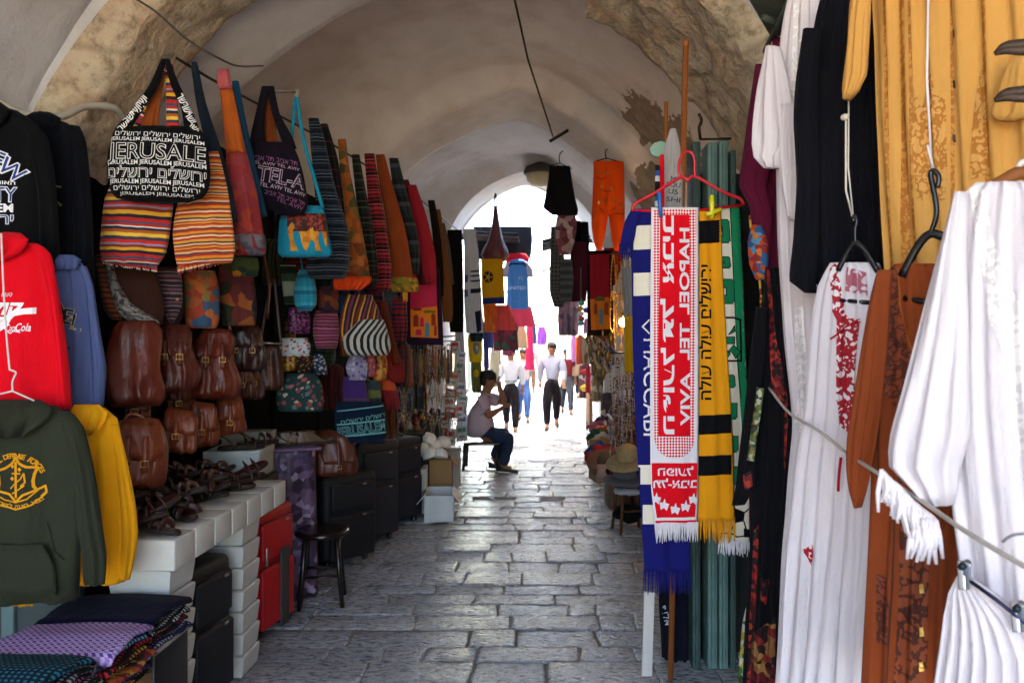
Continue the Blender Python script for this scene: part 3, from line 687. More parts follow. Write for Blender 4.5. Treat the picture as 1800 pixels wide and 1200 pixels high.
b = MB(); b.hang(pl.rows([(702, -30, 72, .03, -.01), (716, -66, 104, .07, -.05), (742, -50, 92, .08, -.075), (764, 0, 60, .03, -.09)]), 0, folds=.022, nf=3, seed=35); b.build('hood', olive, th)
b = MB(); b.box(pl.p3(25, 736, -.165), (.032, .004, .03), 0, bev=.001); b.build('neck_label', white, th)
b = MB(); b.hang(pl.rows([(948, -10, 92, .02, -.075), (985, -26, 112, .025, -.08), (1034, -28, 116, .02, -.08)]), 0, folds=.004, nf=2, seed=36); b.build('pocket', olive, th)
pl = Plane(22, 690, 2.42, 8)
wire_hanger('wire_hanger', 'thin white wire hanger with a string, holding the olive sweatshirt', pl, [(-40, 702), (22, 687), (60, 704)], [(22, 687), (22, 670), (28, 655), (20, 650), (16, 640), (8, 540), (2, 410)], M('#cfccc6', .5), .0028)
pl = Plane(45, 1060, 2.9, 8)
th, b = hung('sweatshirt', 'yellow sweatshirt hem showing below the olive one by the grey shutter', 'sweatshirt', pl, [(900, -20, 70, .04), (1040, 14, 66, .04), (1058, 18, 62, .03), (1064, 20, 60, .02)], None, folds=.01, nf=2, seed=38, group=gS)
b.build('body', yel, th)

# ------------------------------------------------------------------ the bags hung in a row
MB.flat = .85; MB.fold = 1.4
gB = 'cloth shoulder bags hung in a row'
# black lettered bag
pl = Plane(280, 250, 3.1, 14)
rain = stripes([(0, '#b3261e'), (.08, '#23202a'), (.16, '#d9a02c'), (.26, '#7c2f22'), (.34, '#8e7f9a'), (.4, '#c22a25'), (.48, '#3d3747'), (.56, '#e0b440'), (.66, '#a5561d'), (.74, '#2b2a3a'), (.82, '#d6cabb'), (.86, '#b3261e'), (.93, '#4c4a63')], .15)
th, b = hung('shoulder_bag', 'black shoulder bag printed all over with white city lettering, striped lining inside', 'bag', pl,
  [(222, 206, 347, .012), (236, 198, 358, .03), (270, 190, 367, .055), (305, 188, 370, .07), (332, 193, 366, .07), (348, 204, 355, .055), (356, 238, 330, .02)], None, folds=.008, nf=3, seed=40, group=gB, n=56, step=.02)
wb = cloth('#dcdad8')
def rowtext(txt, y, h, w=170, x=279, **k): T(b, pl, txt, x, y, h, 1, wp=w, **k)
rowtext(heb('ירושלים ירושלים ירושלים'), 239, 9.5, 148); rowtext('JERUSALEM JERUSALEM JERUSALEM', 249, 6.5, 164, fat=.012)
T(b, pl, 'JERUSALE', 278, 270, 29, 1, wp=172, fat=.028); T(b, pl, 'JERUSALE', 278, 270, 29, 0, wp=168, off=.0055, fat=-.006)
rowtext('JERUSALEM JERUSALEM JERUSALEM', 291, 8, 172, fat=.014)
T(b, pl, heb('ירושלים ירושלים'), 279, 308, 19, 1, wp=172, fat=.03); T(b, pl, heb('ירושלים ירושלים'), 279, 308, 19, 0, wp=171, off=.0055, fat=-.012)
rowtext('JERUSALEM JERUSALEM JERUSALEM', 324, 7.5, 164, fat=.014); rowtext(heb('ירושלים ירושלים ירושלים'), 335, 9, 150); rowtext('JERUSALEM JERUSALEM', 345, 5, 128)
b.build('body', [black, wb], th)
b = MB(); b.hang(pl.rows([(104, 283, 293, .006), (150, 262, 280, .01), (190, 232, 254, .012), (225, 203, 232, .014), (250, 196, 222, .012)]), 0, folds=.004, nf=2, seed=41, ramp=(1, 1))
for q in ((250, 180, 16, 52), (240, 196, 16, 52), (228, 208, 12, 45), (218, 222, 9, 40)): T(b, pl, heb('ישר'), q[0], q[1], q[2], 1, wp=24, rot=q[3], fat=.02)
b.build('strap', [black, wb], th)
b = MB(); b.hang(pl.rows([(104, 288, 298, .006), (150, 300, 316, .01), (190, 318, 336, .012), (225, 324, 350, .014), (250, 336, 360, .012)]), 0, folds=.004, nf=2, seed=42, ramp=(1, 1))
for q in ((322, 176, 14, -62), (330, 192, 14, -64), (336, 208, 12, -55), (342, 224, 9, -40)): T(b, pl, heb('ישר'), q[0], q[1], q[2], 1, wp=22, rot=q[3], fat=.02)
b.build('strap', [black, wb], th)
b = MB(); b.hang(pl.rows([(106, 284, 300, .004, .05), (150, 286, 306, .006, .06), (200, 286, 308, .006, .07), (240, 284, 310, .006, .07)]), 0, folds=.003, nf=2, seed=43); b.build('lining_strap', rain, th)
b = MB(); b.hang(pl.rows([(120, 276, 288, .004, .04), (170, 256, 278, .006, .05), (215, 242, 274, .008, .05), (245, 238, 280, .008, .05)]), 0, folds=.008, nf=2, seed=44); b.build('lining', cloth('#7c3d16'), th)
# the two striped bags below it
warm = stripes([(0, '#a32a20'), (.07, '#d98a2b'), (.15, '#7e2c20'), (.2, '#dba77e'), (.27, '#4b2f33'), (.33, '#d39a3a'), (.42, '#b1301f'), (.5, '#e2bfa0'), (.56, '#8a4222'), (.63, '#d98a2b'), (.72, '#b1301f'), (.79, '#5f3c3c'), (.86, '#e2b48e'), (.93, '#c06a26')], .105)
pl = Plane(240, 410, 3.22, 16)
th, b = hung('shoulder_bag', 'rainbow striped woven bag with dark and yellow bands, below the lettered bag', 'bag', pl,
  [(322, 196, 300, .02), (350, 184, 305, .04), (400, 178, 300, .055), (440, 175, 292, .05), (462, 180, 278, .03)], None, folds=.008, nf=3, seed=46, group=gB)
for q in b.v: q.z -= .10*(q.x+.1)*.55
b.fringe((pl.uv(182, 452)), (pl.uv(276, 466)), .03, 34, 0, .004, seed=3); b.build('body', rain, th)
strap(th, pl, [(196, 326), (240, 210), (286, 108)], 14, rain, .05)
pl = Plane(358, 390, 3.32, 14)
th, b = hung('shoulder_bag', 'orange and cream finely striped woven bag beside the rainbow striped one', 'bag', pl,
  [(268, 366, 384, .01), (300, 352, 392, .02), (345, 316, 402, .04), (400, 304, 410, .055), (445, 308, 414, .05), (464, 312, 408, .03)], None, folds=.008, nf=3, seed=48, group=gB)
for q in b.v: q.z += .10*(q.x)*.6
b.fringe((pl.uv(312, 470)), (pl.uv(408, 448)), .03, 36, 0, .004, seed=5); b.build('body', warm, th)
strap(th, pl, [(376, 275), (352, 200), (338, 112)], 10, cloth('#1d2a36'), .03)

def tallbag(label, px, py, Y, a, rows, mat, d=.04, seed=0, fr=None, sm=None, top=None, bag='shoulder_bag', nf=2.5, folds=.008):
    pl = Plane(px, py, Y, a); th, b = hung(bag, label, 'bag', pl, rows, None, d=d, folds=folds, nf=nf, seed=seed, group=gB, n=36)
    ms = [mat]
    if fr: b.fringe(pl.uv(*fr[0]), pl.uv(*fr[1]), fr[2], fr[3], 1, .005, seed=seed); ms.append(fr[4])
    b.build('body', ms, th)
    if sm:
        for pts, wpx, m in sm: strap(th, pl, pts, wpx, m, -.01)
    return th, pl
tallbag('long dark blue strap bag hanging beside the orange and cream striped one', 372, 210, 3.36, 20, [(110, 336, 347, .012), (180, 345, 362, .018), (260, 362, 388, .03), (330, 380, 408, .04), (390, 392, 418, .04)], cloth('#16202b'), seed=50)
patch = motley(['#8d2a2f', '#a23a2a', '#93363b', '#7d2b38', '#5d5560', '#8f3030'], 16)
th, pl = tallbag('long patchwork bag fading from orange to crimson, with a pale pink tied top', 425, 300, 3.58, 22,
  [(150, 385, 408, .015), (200, 391, 416, .02), (270, 397, 434, .035), (340, 398, 452, .05), (400, 404, 462, .06), (440, 410, 468, .05), (449, 414, 466, .03)], patch, d=.05, seed=52)
b = MB(); b.hang(pl.rows([(123, 383, 402, .012, -.012), (140, 381, 405, .02, -.014), (158, 384, 408, .02, -.014)]), 0, folds=.006, nf=3, seed=53); b.build('tied_top', cloth('#b0565a'), th)
b = MB(); b.hang(pl.rows([(160, 387, 410, .02, -.006), (270, 399, 433, .04, -.006)]), 0, folds=.006, nf=2, seed=54); b.build('orange_panel', cloth('#b0561f'), th)
b = MB(); b.hang(pl.rows([(414, 406, 466, .062, -.006), (428, 409, 468, .058, -.006), (438, 411, 468, .05, -.006)]), 0, folds=.006, nf=2, seed=55); b.build('grey_band', motley(['#6d6468', '#7d6a6d', '#59525a'], 40), th)
tallbag('long teal blue bag behind the patchwork one, near its tied top', 424, 220, 3.75, 24, [(143, 408, 420, .01), (200, 412, 430, .02), (300, 428, 452, .03), (380, 440, 470, .03)], cloth('#1d4663'), seed=56)
# bag printed with TEL AVIV
pl = Plane(490, 300, 3.95, 24)
th, b = hung('shoulder_bag', 'dark purple bag with outlined TEL AVIV lettering, hanging above the turquoise bag', 'bag', pl,
  [(250, 442, 512, .015), (275, 437, 524, .04), (310, 440, 534, .06), (345, 452, 540, .06), (368, 470, 540, .04), (378, 492, 532, .02)], None, folds=.008, nf=2.5, seed=58, group=gB, n=52, step=.025)
pk = cloth('#8d5a84'); T(b, pl, heb('תל אביב תל אביב'), 482, 283, 9, 1, wp=80, rot=-4); T(b, pl, 'TEL AVIV TEL AVIV', 484, 293, 6, 2, wp=84, rot=-5)
T(b, pl, 'TEL-A', 494, 314, 26, 2, wp=84, rot=-8, fat=.03); T(b, pl, 'TEL-A', 494, 314, 26, 0, wp=82, rot=-8, off=.0055, fat=-.012)
T(b, pl, 'TEL AVIV TEL AVIV', 496, 335, 7, 2, wp=82, rot=-10, fat=.01); T(b, pl, heb('תל אביב תל אביב'), 500, 349, 8, 1, wp=72, rot=-14); T(b, pl, 'TEL AVIV', 508, 360, 7, 1, wp=50, rot=-16)
b.build('body', [cloth('#17101d'), pk, cloth('#b9a2b6')], th)
b = MB(); b.hang(pl.rows([(152, 460, 474, .008), (200, 449, 466, .01), (240, 440, 466, .015), (262, 438, 472, .012)]), 0, folds=.004, nf=2, seed=59); b.build('strap', cloth('#120d16'), th)
b = MB(); b.hang(pl.rows([(152, 468, 482, .008), (200, 478, 492, .01), (240, 492, 514, .015), (262, 500, 522, .012)]), 0, folds=.004, nf=2, seed=60); b.build('strap', cloth('#120d16'), th)
b = MB(); b.hang(pl.rows([(165, 466, 478, .005, .04), (220, 466, 486, .008, .05), (262, 460, 492, .008, .05)]), 0, folds=.006, nf=2, seed=61); b.build('lining', cloth('#6d3414'), th)
b = MB(); b.tube([pl.p3(426, 160), pl.p3(522, 164)], .008, 8); b.build
hk = MB(); hk.tube([Plane(470, 160, 3.95, 0).o, Plane(522, 162, 4.15, 0).o], .008, 8); hk.tube([Plane(522, 158, 4.15, 0).o, Plane(522, 172, 4.15, 0).o], .016, 8)
solo(hk, 'wall_hook', M('#8b8378', .5), 'short iron hook bar with a pale end, carrying the turquoise bag', 'hook')
# turquoise bag
turq = cloth('#1c7f9c')
pl = Plane(536, 405, 4.1, 22)
th, b = hung('shoulder_bag', 'turquoise shoulder bag with an embroidered orange and red panel', 'bag', pl,
  [(362, 498, 568, .02), (385, 492, 574, .035), (420, 489, 580, .045), (445, 489, 585, .045), (452, 496, 578, .025)], None, folds=.006, nf=2, seed=64, group=gB)
b.build('body', [turq], th)
b = MB(); b.hang(pl.rows([(380, 502, 572, .03, -.012), (410, 500, 575, .034, -.012), (442, 500, 577, .032, -.012)]), 0, folds=.005, nf=2, seed=65); b.build('panel', motley(['#c9852a', '#d39535', '#b96e20', '#cf8f30'], 30), th)
b = MB(); b.hang(pl.rows([(377, 501, 571, .034, -.014), (392, 501, 573, .036, -.015), (408, 500, 574, .036, -.015)]), 0, folds=.005, nf=2, seed=66); b.build('red_band', embroid('#8e3322', '#3d1a1a', 50), th)
strap(th, pl, [(520, 172), (514, 230), (506, 300), (500, 366)], 6, turq, .02)
strap(th, pl, [(521, 172), (534, 250), (551, 310), (567, 366)], 7, turq, -.01)
andes = stripes([(0, '#131a26'), (.2, '#5b6b80'), (.25, '#10131c'), (.45, '#75858f'), (.5, '#1c2637'), (.7, '#3d4a5e'), (.78, '#0e1119')], .07)
tallbag('dark blue woven bag with thin pale stripes, just behind the turquoise bag', 572, 380, 4.55, 26,
  [(208, 542, 560, .012), (260, 546, 574, .02), (330, 552, 590, .03), (395, 556, 610, .045), (440, 545, 615, .06), (472, 537, 614, .06), (490, 545, 606, .03)], andes, seed=68)
dk = '#10100f'
orb = motley(['#a2551d', '#8d4a1e', '#4f4a22', '#b5682a', '#7b3d1d', '#6d5a2a'], 18)
th, pl = tallbag('long orange paisley bag ending in a bright orange frilled edge', 615, 380, 5.0, 28,
  [(245, 594, 608, .015), (300, 597, 615, .02), (360, 601, 628, .03), (420, 605, 640, .045), (470, 607, 648, .05), (490, 604, 650, .04)], orb, seed=70)
b = MB(); b.hang(pl.rows([(486, 586, 652, .03, -.02), (496, 584, 652, .04, -.03), (510, 587, 634, .02, -.03)]), 0, folds=.02, nf=6, seed=71); b.build('frill', cloth('#d8481a'), th)
tallbag('black bag with faint red stripes between the blue woven and orange paisley bags', 588, 330, 4.75, 28, [(218, 562, 576, .012), (280, 566, 594, .02), (350, 574, 604, .03), (420, 582, 612, .03)], stripes([(0, '#0e0d10'), (.8, '#4b1f22'), (.9, '#0e0d10')], .09), seed=72)
tallbag('long green and black striped bag beside the orange paisley one', 640, 380, 5.4, 30,
  [(272, 618, 632, .012), (330, 624, 642, .02), (400, 632, 656, .035), (470, 640, 664, .04), (502, 642, 662, .03)], stripes([(0, '#17201c'), (.3, '#3f4c36'), (.4, '#101213'), (.7, '#5b3b26'), (.78, '#131614')], .1), seed=73)
rk = stripes([(0, '#8c1d26'), (.18, '#120f12'), (.26, '#a32a30'), (.45, '#2a1216'), (.55, '#c04848'), (.62, '#161013'), (.8, '#8c1d26'), (.88, '#0f0d10')], .11)
tallbag('long red and black banded bag in the middle of the row', 664, 390, 5.75, 30,
  [(270, 640, 658, .015), (330, 645, 668, .025), (400, 650, 680, .04), (460, 656, 688, .05), (500, 658, 688, .04), (512, 664, 682, .02)], rk, seed=74)
th, pl = tallbag('long rust brown bag with a gold hem and yellow tassel', 697, 400, 6.15, 32,
  [(272, 660, 676, .015), (330, 668, 692, .025), (400, 680, 712, .04), (460, 686, 722, .05), (488, 684, 726, .05), (512, 688, 736, .03)], cloth('#8a3f1c'), seed=75)
b = MB(); b.hang(pl.rows([(488, 683, 732, .055, -.01), (500, 684, 736, .05, -.01), (513, 690, 736, .035, -.01)]), 0, folds=.006, nf=3, seed=76); b.build('hem', motley(['#8f7a24', '#b9852c', '#6d5d22'], 30), th)
b = MB(); b.fringe(pl.uv(708, 514), pl.uv(716, 514), .07, 9, 0, .006, seed=2); b.build('tassel', cloth('#c98a1c'), th)
tallbag('long charcoal and teal bag with a pale edge, near the rust brown one', 716, 380, 6.5, 32, [(278, 684, 700, .012), (340, 692, 716, .02), (400, 704, 732, .03), (440, 712, 738, .04), (482, 714, 736, .03)], stripes([(0, '#1f2a2e'), (.5, '#3d464c'), (.7, '#171b1f')], .16), seed=77)
tallbag('long crimson bag hanging in front of the banner with a city picture', 740, 410, 6.8, 32, [(325, 716, 732, .012), (380, 726, 750, .025), (440, 738, 764, .04), (480, 744, 768, .04), (498, 748, 766, .025)], cloth('#8f1d2b'), seed=78)
tallbag('dark maroon bag tucked between the charcoal and crimson bags', 728, 400, 6.9, 32, [(316, 704, 718, .012), (380, 716, 738, .02), (450, 728, 752, .03), (500, 734, 756, .03)], cloth('#541b22'), seed=79)
tallbag('brown suede strap bag beyond the banner', 778, 470, 8.3, 34, [(368, 764, 774, .01), (430, 768, 784, .015), (500, 774, 794, .02), (545, 778, 796, .02), (566, 780, 794, .01)], cloth('#6d4526'), seed=80)
tallbag('narrow black strap bag beside the brown suede one', 768, 420, 8.0, 34, [(352, 752, 764, .01), (410, 760, 774, .015), (480, 766, 780, .02), (520, 768, 780, .02)], cloth('#15120f'), seed=81)

# ------------------------------------------------------------------ second layer of bags, leather goods
def small(label, cat, name, Y, a, rows, mat, d=.05, seed=0, group=None, straps=(), folds=.006, nf=2, box=.5, extra=None, **k):
    px = sum(q[1]+q[2] for q in rows)/(2*len(rows)); py = (rows[0][0]+rows[-1][0])/2; pl = Plane(px, py, Y, a)
    th, b = hung(name, label, cat, pl, rows, None, d=d, seed=seed, folds=folds, nf=nf, box=box, group=group, **k)
    b.build('body', mat if isinstance(mat, list) else [mat], th)
    for pts, wpx, m in straps: strap(th, pl, pts, wpx, m, -.005)
    if extra: extra(th, pl)
    return th, pl
gM = 'woven and tapestry bags below the hanging row'
sm = small
def lace(th, pl):
    b = MB(); b.hang(pl.rows([(455, 184, 200, .06, -.02), (500, 192, 214, .07, -.025), (535, 200, 236, .075, -.03), (555, 212, 270, .075, -.03), (568, 234, 282, .06, -.03)]), 0, folds=.006, nf=2, seed=5); b.build('trim', motley(['#8a8580', '#5b5652', '#a39e98', '#47423f'], 90), th)
    b = MB(); b.hang(pl.rows([(450, 166, 184, .06, -.015), (500, 174, 200, .07, -.02), (545, 184, 214, .07, -.02), (562, 198, 216, .05, -.02)]), 0, folds=.005, nf=2, seed=6); b.build('beaded_edge', stripes([(0, '#7a3d1d'), (.6, '#3d1d10')], .022), th)
sm('brown flap bag with grey snakeskin trim and beaded edge, under the rainbow striped bag', 'bag', 'flap_bag', 3.4, 22, [(446, 168, 262), (500, 176, 282), (545, 190, 290), (570, 226, 284)], cloth('#3a2018'), .06, 90, gM, extra=lace)
mar = stripes([(0, '#3a1a22'), (.15, '#6f6a72'), (.3, '#3a1a22'), (.42, '#8a2f3c'), (.5, '#57525c'), (.65, '#2b1a20'), (.8, '#7d7880'), (.88, '#441a24')], .06)
def flap(c):
    def f(th, pl):
        b = MB(); b.hang(pl.rows([(474, 262, 318, .05, -.02), (505, 266, 322, .055, -.03), (540, 282, 320, .055, -.035), (568, 300, 306, .03, -.04)]), 0, folds=.004, nf=2, seed=6); b.build('flap', c, th)
        b = MB(); b.ell(pl.p3(314, 528, -.1), (.008, .006, .008), 0); b.build('button', brass, th)
    return f
sm('maroon and grey striped bag with a pointed flap and brass button', 'bag', 'flap_bag', 3.62, 22, [(470, 258, 316), (510, 260, 322), (555, 270, 322), (575, 278, 310)], cloth('#2d181c'), .05, 91, gM, extra=flap(mar))
sm('rust tapestry bag with colourful birds, beside the maroon pointed flap bag', 'bag', 'tapestry_bag', 3.85, 24, [(476, 322, 378), (510, 322, 386), (560, 324, 386), (577, 330, 380)], motley(['#8d3d20', '#a0522d', '#6d5a38', '#37506b', '#9c3a26', '#7f6a3a', '#b3642a'], 22), .05, 92, gM)
sm('dark patchwork bag with an orange corner, above the dark leather satchel', 'bag', 'patchwork_bag', 4.1, 24, [(456, 384, 438), (500, 384, 448), (550, 388, 452), (572, 392, 448)], motley(['#3d3420', '#5b2320', '#2b2a1d', '#8a4a1f', '#231a24', '#4b1d26'], 12), .05, 93, gM)
sm('green and orange mirrored pouch peeping out under the crimson patchwork bag', 'bag', 'pouch', 4.0, 24, [(452, 404, 452), (470, 406, 456), (486, 410, 452)], motley(['#3d4a26', '#a0621f', '#22312b'], 20), .03, 94, gM)

lb = leather('#561c0f'); lb2 = leather('#642210'); lb3 = leather('#733012'); lbk = leather('#33120b')
gL = 'brown leather bags hung over the sandal table'
def slump(b, seed, a):
    for i, q in enumerate(b.v):
        w_ = Vector((seed*.37, 0, 0)); b.v[i] = q+Vector(((.034*noise.noise(q*6+w_)), .026*noise.noise(q*9-w_), .03*noise.noise(q*5+w_*2)))*a
def lbag(label, Y, a, x0, x1, y0, y1, m, seed, flapto=.55, buck=2, d=.075, name='leather_bag', strp=None, sag=1.0, seam=True):
    w = x1-x0; h = y1-y0
    rows = [(y0, x0+w*.22, x1-w*.2, d*.35), (y0+h*.12, x0+w*.1, x1-w*.08, d*.7), (y0+h*.4, x0+w*.03, x1-w*.02, d*.95), (y0+h*.75, x0, x1, d*1.1), (y0+h*.93, x0+w*.03, x1-w*.03, d*1.0), (y1, x0+w*.12, x1-w*.12, d*.6)]
    pl = Plane((x0+x1)/2, (y0+y1)/2, Y, a); th, b = hung(name, label, 'bag', pl, rows, None, folds=.012*sag, nf=2.3, seed=seed, box=.42, group=gL, n=44, step=.02)
    slump(b, seed, sag); b.build('body', m, th)
    if flapto:
        k = flapto; b = MB()
        b.hang(pl.rows([(y0-h*.01, x0+w*.2, x1-w*.18, d*.4, -.008), (y0+h*.12, x0+w*.09, x1-w*.07, d*.72, -.016), (y0+h*k*.75, x0+w*.05, x1-w*.04, d*.95, -.022), (y0+h*k, x0+w*.1, x1-w*.1, d*.9, -.03)]), 0, folds=.01, nf=2, seed=seed+1, box=.42); slump(b, seed, sag); b.build('flap', m, th)
        for i in range(buck):
            fx = x0+w*((i+1)/(buck+1)); b = MB(); yy = -d*1.05-.035
            b.strap([pl.p3(fx, y0+h*.2, -d*.85-.03), pl.p3(fx, y0+h*k*.9, yy-.008), pl.p3(fx, y0+h*(k+.16), yy)], .02, 0, .004, up=(0, -1, 0)); b.build('buckle_strap', m, th)
            q = pl.p3(fx, y0+h*(k+.03), yy-.012); b = MB()
            b.tube([q+Vector((-.014, 0, -.012)), q+Vector((.014, 0, -.012)), q+Vector((.014, 0, .012)), q+Vector((-.014, 0, .012))], .0025, 6, closed=True); b.build('buckle', brass, th)
    if strp:
        for pts, wpx in strp: strap(th, pl, pts, wpx, m, -.01)
    return th, pl
lbag('large glossy brown leather backpack with a drooping mouth, nearest the blue sweatshirt', 3.3, 20, 190, 284, 566, 714, lb2, 100, 0, 0, .09, 'leather_backpack', strp=[([(232, 566), (250, 590), (270, 625), (276, 680)], 9), ([(228, 568), (210, 600), (204, 640)], 8)])
lbag('buckled brown leather backpack between the large glossy one and its twin', 3.6, 20, 268, 346, 574, 690, lb, 104, .42, 2, .07, 'leather_backpack')
lbag('brown leather backpack with brass rings, above the white tiled table', 3.95, 22, 334, 420, 578, 702, lb2, 108, .4, 2, .08, 'leather_backpack', strp=[([(356, 578), (384, 592), (404, 630)], 8)])
lbag('very dark brown leather satchel under the patchwork bag', 4.3, 24, 384, 470, 568, 650, lbk, 112, .55, 2, .06, 'leather_satchel')
lbag('wide chestnut leather satchel with a broad flap over the sandals', 3.2, 18, 204, 292, 738, 858, lb3, 116, .55, 2, .07, 'leather_satchel', strp=[([(212, 752), (228, 728), (250, 732), (262, 748)], 6)])
lbag('small scuffed leather satchel next to the wide chestnut one', 3.55, 18, 282, 346, 722, 798, lb3, 120, .5, 1, .055, 'leather_satchel')
lbag('small squarish tan leather satchel with a rounded flap, third above the sandals', 3.85, 20, 326, 388, 706, 782, lb3, 124, .62, 1, .055, 'leather_satchel')
lbag('small plump leather satchel at the end above the sandals', 4.15, 22, 376, 432, 694, 764, lb3, 128, .62, 1, .06, 'leather_satchel')
lbag('slack russet leather bag half hidden behind the large glossy backpack', 3.75, 24, 262, 300, 600, 700, leather('#4a1c10'), 160, .4, 1, .06, 'leather_bag')
lbag('creased mahogany leather bag in the gap below the buckled backpack', 3.9, 22, 290, 344, 668, 740, leather('#5a2412'), 164, .5, 1, .06, 'leather_bag')
lbag('worn umber leather bag in the gap between the twin backpack and the dark satchel', 4.35, 22, 404, 446, 636, 704, leather('#4f2210'), 168, .55, 1, .06, 'leather_bag')
lbag('oxblood leather bag under the slouching dark satchel', 4.6, 24, 428, 462, 640, 700, leather('#4a120f'), 172, .5, 1, .05, 'leather_bag')
lbag('long cognac leather bag above the wide chestnut satchel', 3.5, 20, 214, 270, 690, 746, leather('#6a2c12'), 176, .5, 1, .05, 'leather_bag')
for i, (x0, x1, y0, y1, Y) in enumerate(((205, 226, 470, 580, 3.5), (300, 318, 560, 590, 3.7), (386, 404, 540, 600, 4.1), (462, 470, 440, 560, 4.7))):
    b = MB(); a_, c_ = P(x0, y0, Y), P(x1, y1, Y); b.strap([a_-a_, (c_-a_)*.5+Vector((.03, -.02, 0)), c_-a_], .018, 0, .004); solo(b, 'leather_belt', lb3, 'loose brown leather strap dangling among the leather bags', 'belt', 'loose straps among the leather bags', loc=a_)
th, pl = lbag('flat box shaped brown leather shoulder bag hanging on a long strap beside the floral bags', 4.75, 24, 452, 497, 606, 686, leather('#3f170c'), 132, 0, 0, .035, 'leather_shoulder_bag', sag=.3, strp=[([(456, 612), (468, 540), (478, 490)], 5), ([(494, 608), (488, 550), (482, 490)], 5)])
b = MB(); b.strap([pl.p3(474, 610, -.045), pl.p3(475, 650, -.05), pl.p3(476, 684, -.045)], .014, 0, .003, up=(0, -1, 0)); b.build('centre_strap', leather('#7a4022'), th)
b = MB(); b.tube([pl.p3(452, 602, -.01), pl.p3(497, 604, -.01)], .006, 8); b.build('zip_rail', steel, th)
th, pl = lbag('brown leather messenger bag lying across the black suitcases', 5.3, 28, 548, 628, 756, 836, leather('#572412'), 136, .72, 1, .09, 'leather_satchel', sag=.6)

gC = 'small cloth bags in the middle of the stall'
sm('bright turquoise striped drawstring sack', 'bag', 'drawstring_bag', 4.9, 22, [(474, 526, 544, .02), (488, 520, 552), (515, 516, 557), (536, 518, 556), (546, 526, 548)], stripes([(0, '#2a93b8'), (.5, '#1f6f95'), (.75, '#3aa6c4')], .1), .07, 140, gC, straps=[([(532, 476), (526, 440)], 3, turq)], folds=.008, nf=4)
sm('pink and plum striped soft bag', 'bag', 'cloth_bag', 5.2, 24, [(545, 556, 592, .02), (560, 551, 595), (590, 550, 596), (612, 556, 592)], stripes([(0, '#6d2f48'), (.35, '#a86a86'), (.5, '#5a2338'), (.8, '#8a4560')], .045), .06, 141, gC)
def bw(th, pl):
    b = MB(); b.hang(pl.rows([(562, 628, 674, .06, -.03), (590, 604, 682, .08, -.04), (612, 604, 686, .08, -.04), (624, 612, 680, .05, -.04)]), 0, folds=.006, nf=4, seed=3); b.build('lower_panel', stripes([(0, '#b3b0aa'), (.5, '#1b1a1c')], .042, 0), th)
sm('multicolour striped pouch with a black and white lower half', 'bag', 'cloth_bag', 5.2, 22, [(518, 610, 654), (550, 600, 668), (585, 596, 678), (620, 604, 680)], stripes([(0, '#5d2a1f'), (.2, '#c98d2f'), (.3, '#2b2026'), (.45, '#6d2c4a'), (.6, '#1d1b1f'), (.75, '#b5763a'), (.85, '#402020')], .1, 0), .06, 142, gC, extra=bw)
sm('white pouch with red flowers above the black floral pouch', 'bag', 'pouch', 5.0, 20, [(594, 496, 540), (606, 491, 546), (626, 494, 544)], flowers('#b9c3c8', ['#a3243a', '#7d3550', '#c44a5c'], 38, .33), .04, 143, gC)
sm('black pouch with tiny orange blossoms', 'bag', 'pouch', 5.1, 20, [(618, 520, 546), (640, 516, 550), (660, 520, 546)], flowers('#17110f', ['#b3541f', '#8a2f22', '#a88a3a'], 55, .3), .04, 144, gC)
sm('amber sequinned round pouch beside the leather shoulder bag', 'bag', 'pouch', 5.0, 20, [(616, 498, 518), (632, 494, 522), (652, 498, 518)], motley(['#7d4f1f', '#b38a3a', '#4a2c16', '#99652a'], 60, .4), .04, 145, gC)
sm('navy pouch strewn with pale petals', 'bag', 'pouch', 5.2, 20, [(622, 548, 566), (640, 546, 574), (658, 552, 576)], flowers('#1f2a44', ['#a9b2b8', '#7d8aa0', '#b9a98a'], 50, .38), .04, 146, gC)
sm('purple sequinned bag glinting behind the brown leather strap', 'bag', 'sequin_bag', 5.3, 20, [(540, 508, 540), (560, 506, 546), (586, 508, 544)], motley(['#5d1f52', '#8a3a7d', '#3d1436', '#a35a96', '#2b0f28'], 90, .35), .03, 147, gC)
sm('large teal backpack printed with pink and cream roses', 'backpack', 'backpack', 5.0, 20, [(656, 504, 556, .04), (675, 490, 566), (700, 485, 570), (722, 490, 568)], flowers('#1c3838', ['#a35058', '#8a3f4a', '#c0a58a', '#55706a'], 24, .36), .09, 148, gC)
sm('lilac floral purse with a wavy clasp', 'bag', 'pouch', 5.45, 22, [(622, 616, 642), (645, 608, 648), (668, 614, 644)], flowers('#8a86a0', ['#4a3a78', '#6d4a8a', '#b3a9c0'], 30, .38), .05, 149, gC)
sm('pink floral purse beside the lilac one', 'bag', 'pouch', 5.55, 22, [(618, 640, 660), (640, 638, 662), (662, 640, 658)], flowers('#9a4a52', ['#c47a80', '#7d2f48', '#b35a4a'], 34, .4), .05, 150, gC)
sm('orange beaded purse with red jewels', 'bag', 'pouch', 5.65, 22, [(620, 656, 678), (645, 654, 682), (668, 656, 678)], motley(['#a3521c', '#c07a2a', '#7a2a1a', '#8a7a2a'], 40, .5), .05, 151, gC)
sm('dark red square cloth bag tilted among the small purses', 'bag', 'cloth_bag', 5.75, 26, [(605, 676, 690), (630, 674, 706), (660, 680, 712), (672, 690, 706)], cloth('#6d1a18'), .04, 152, gC)
sm('violet two tone cloth bag above the blue lettered bag', 'bag', 'cloth_bag', 5.5, 22, [(662, 604, 642), (690, 602, 646), (712, 606, 650)], stripes([(0, '#5d3a5a'), (.45, '#3f2463')], .26), .05, 153, gC)
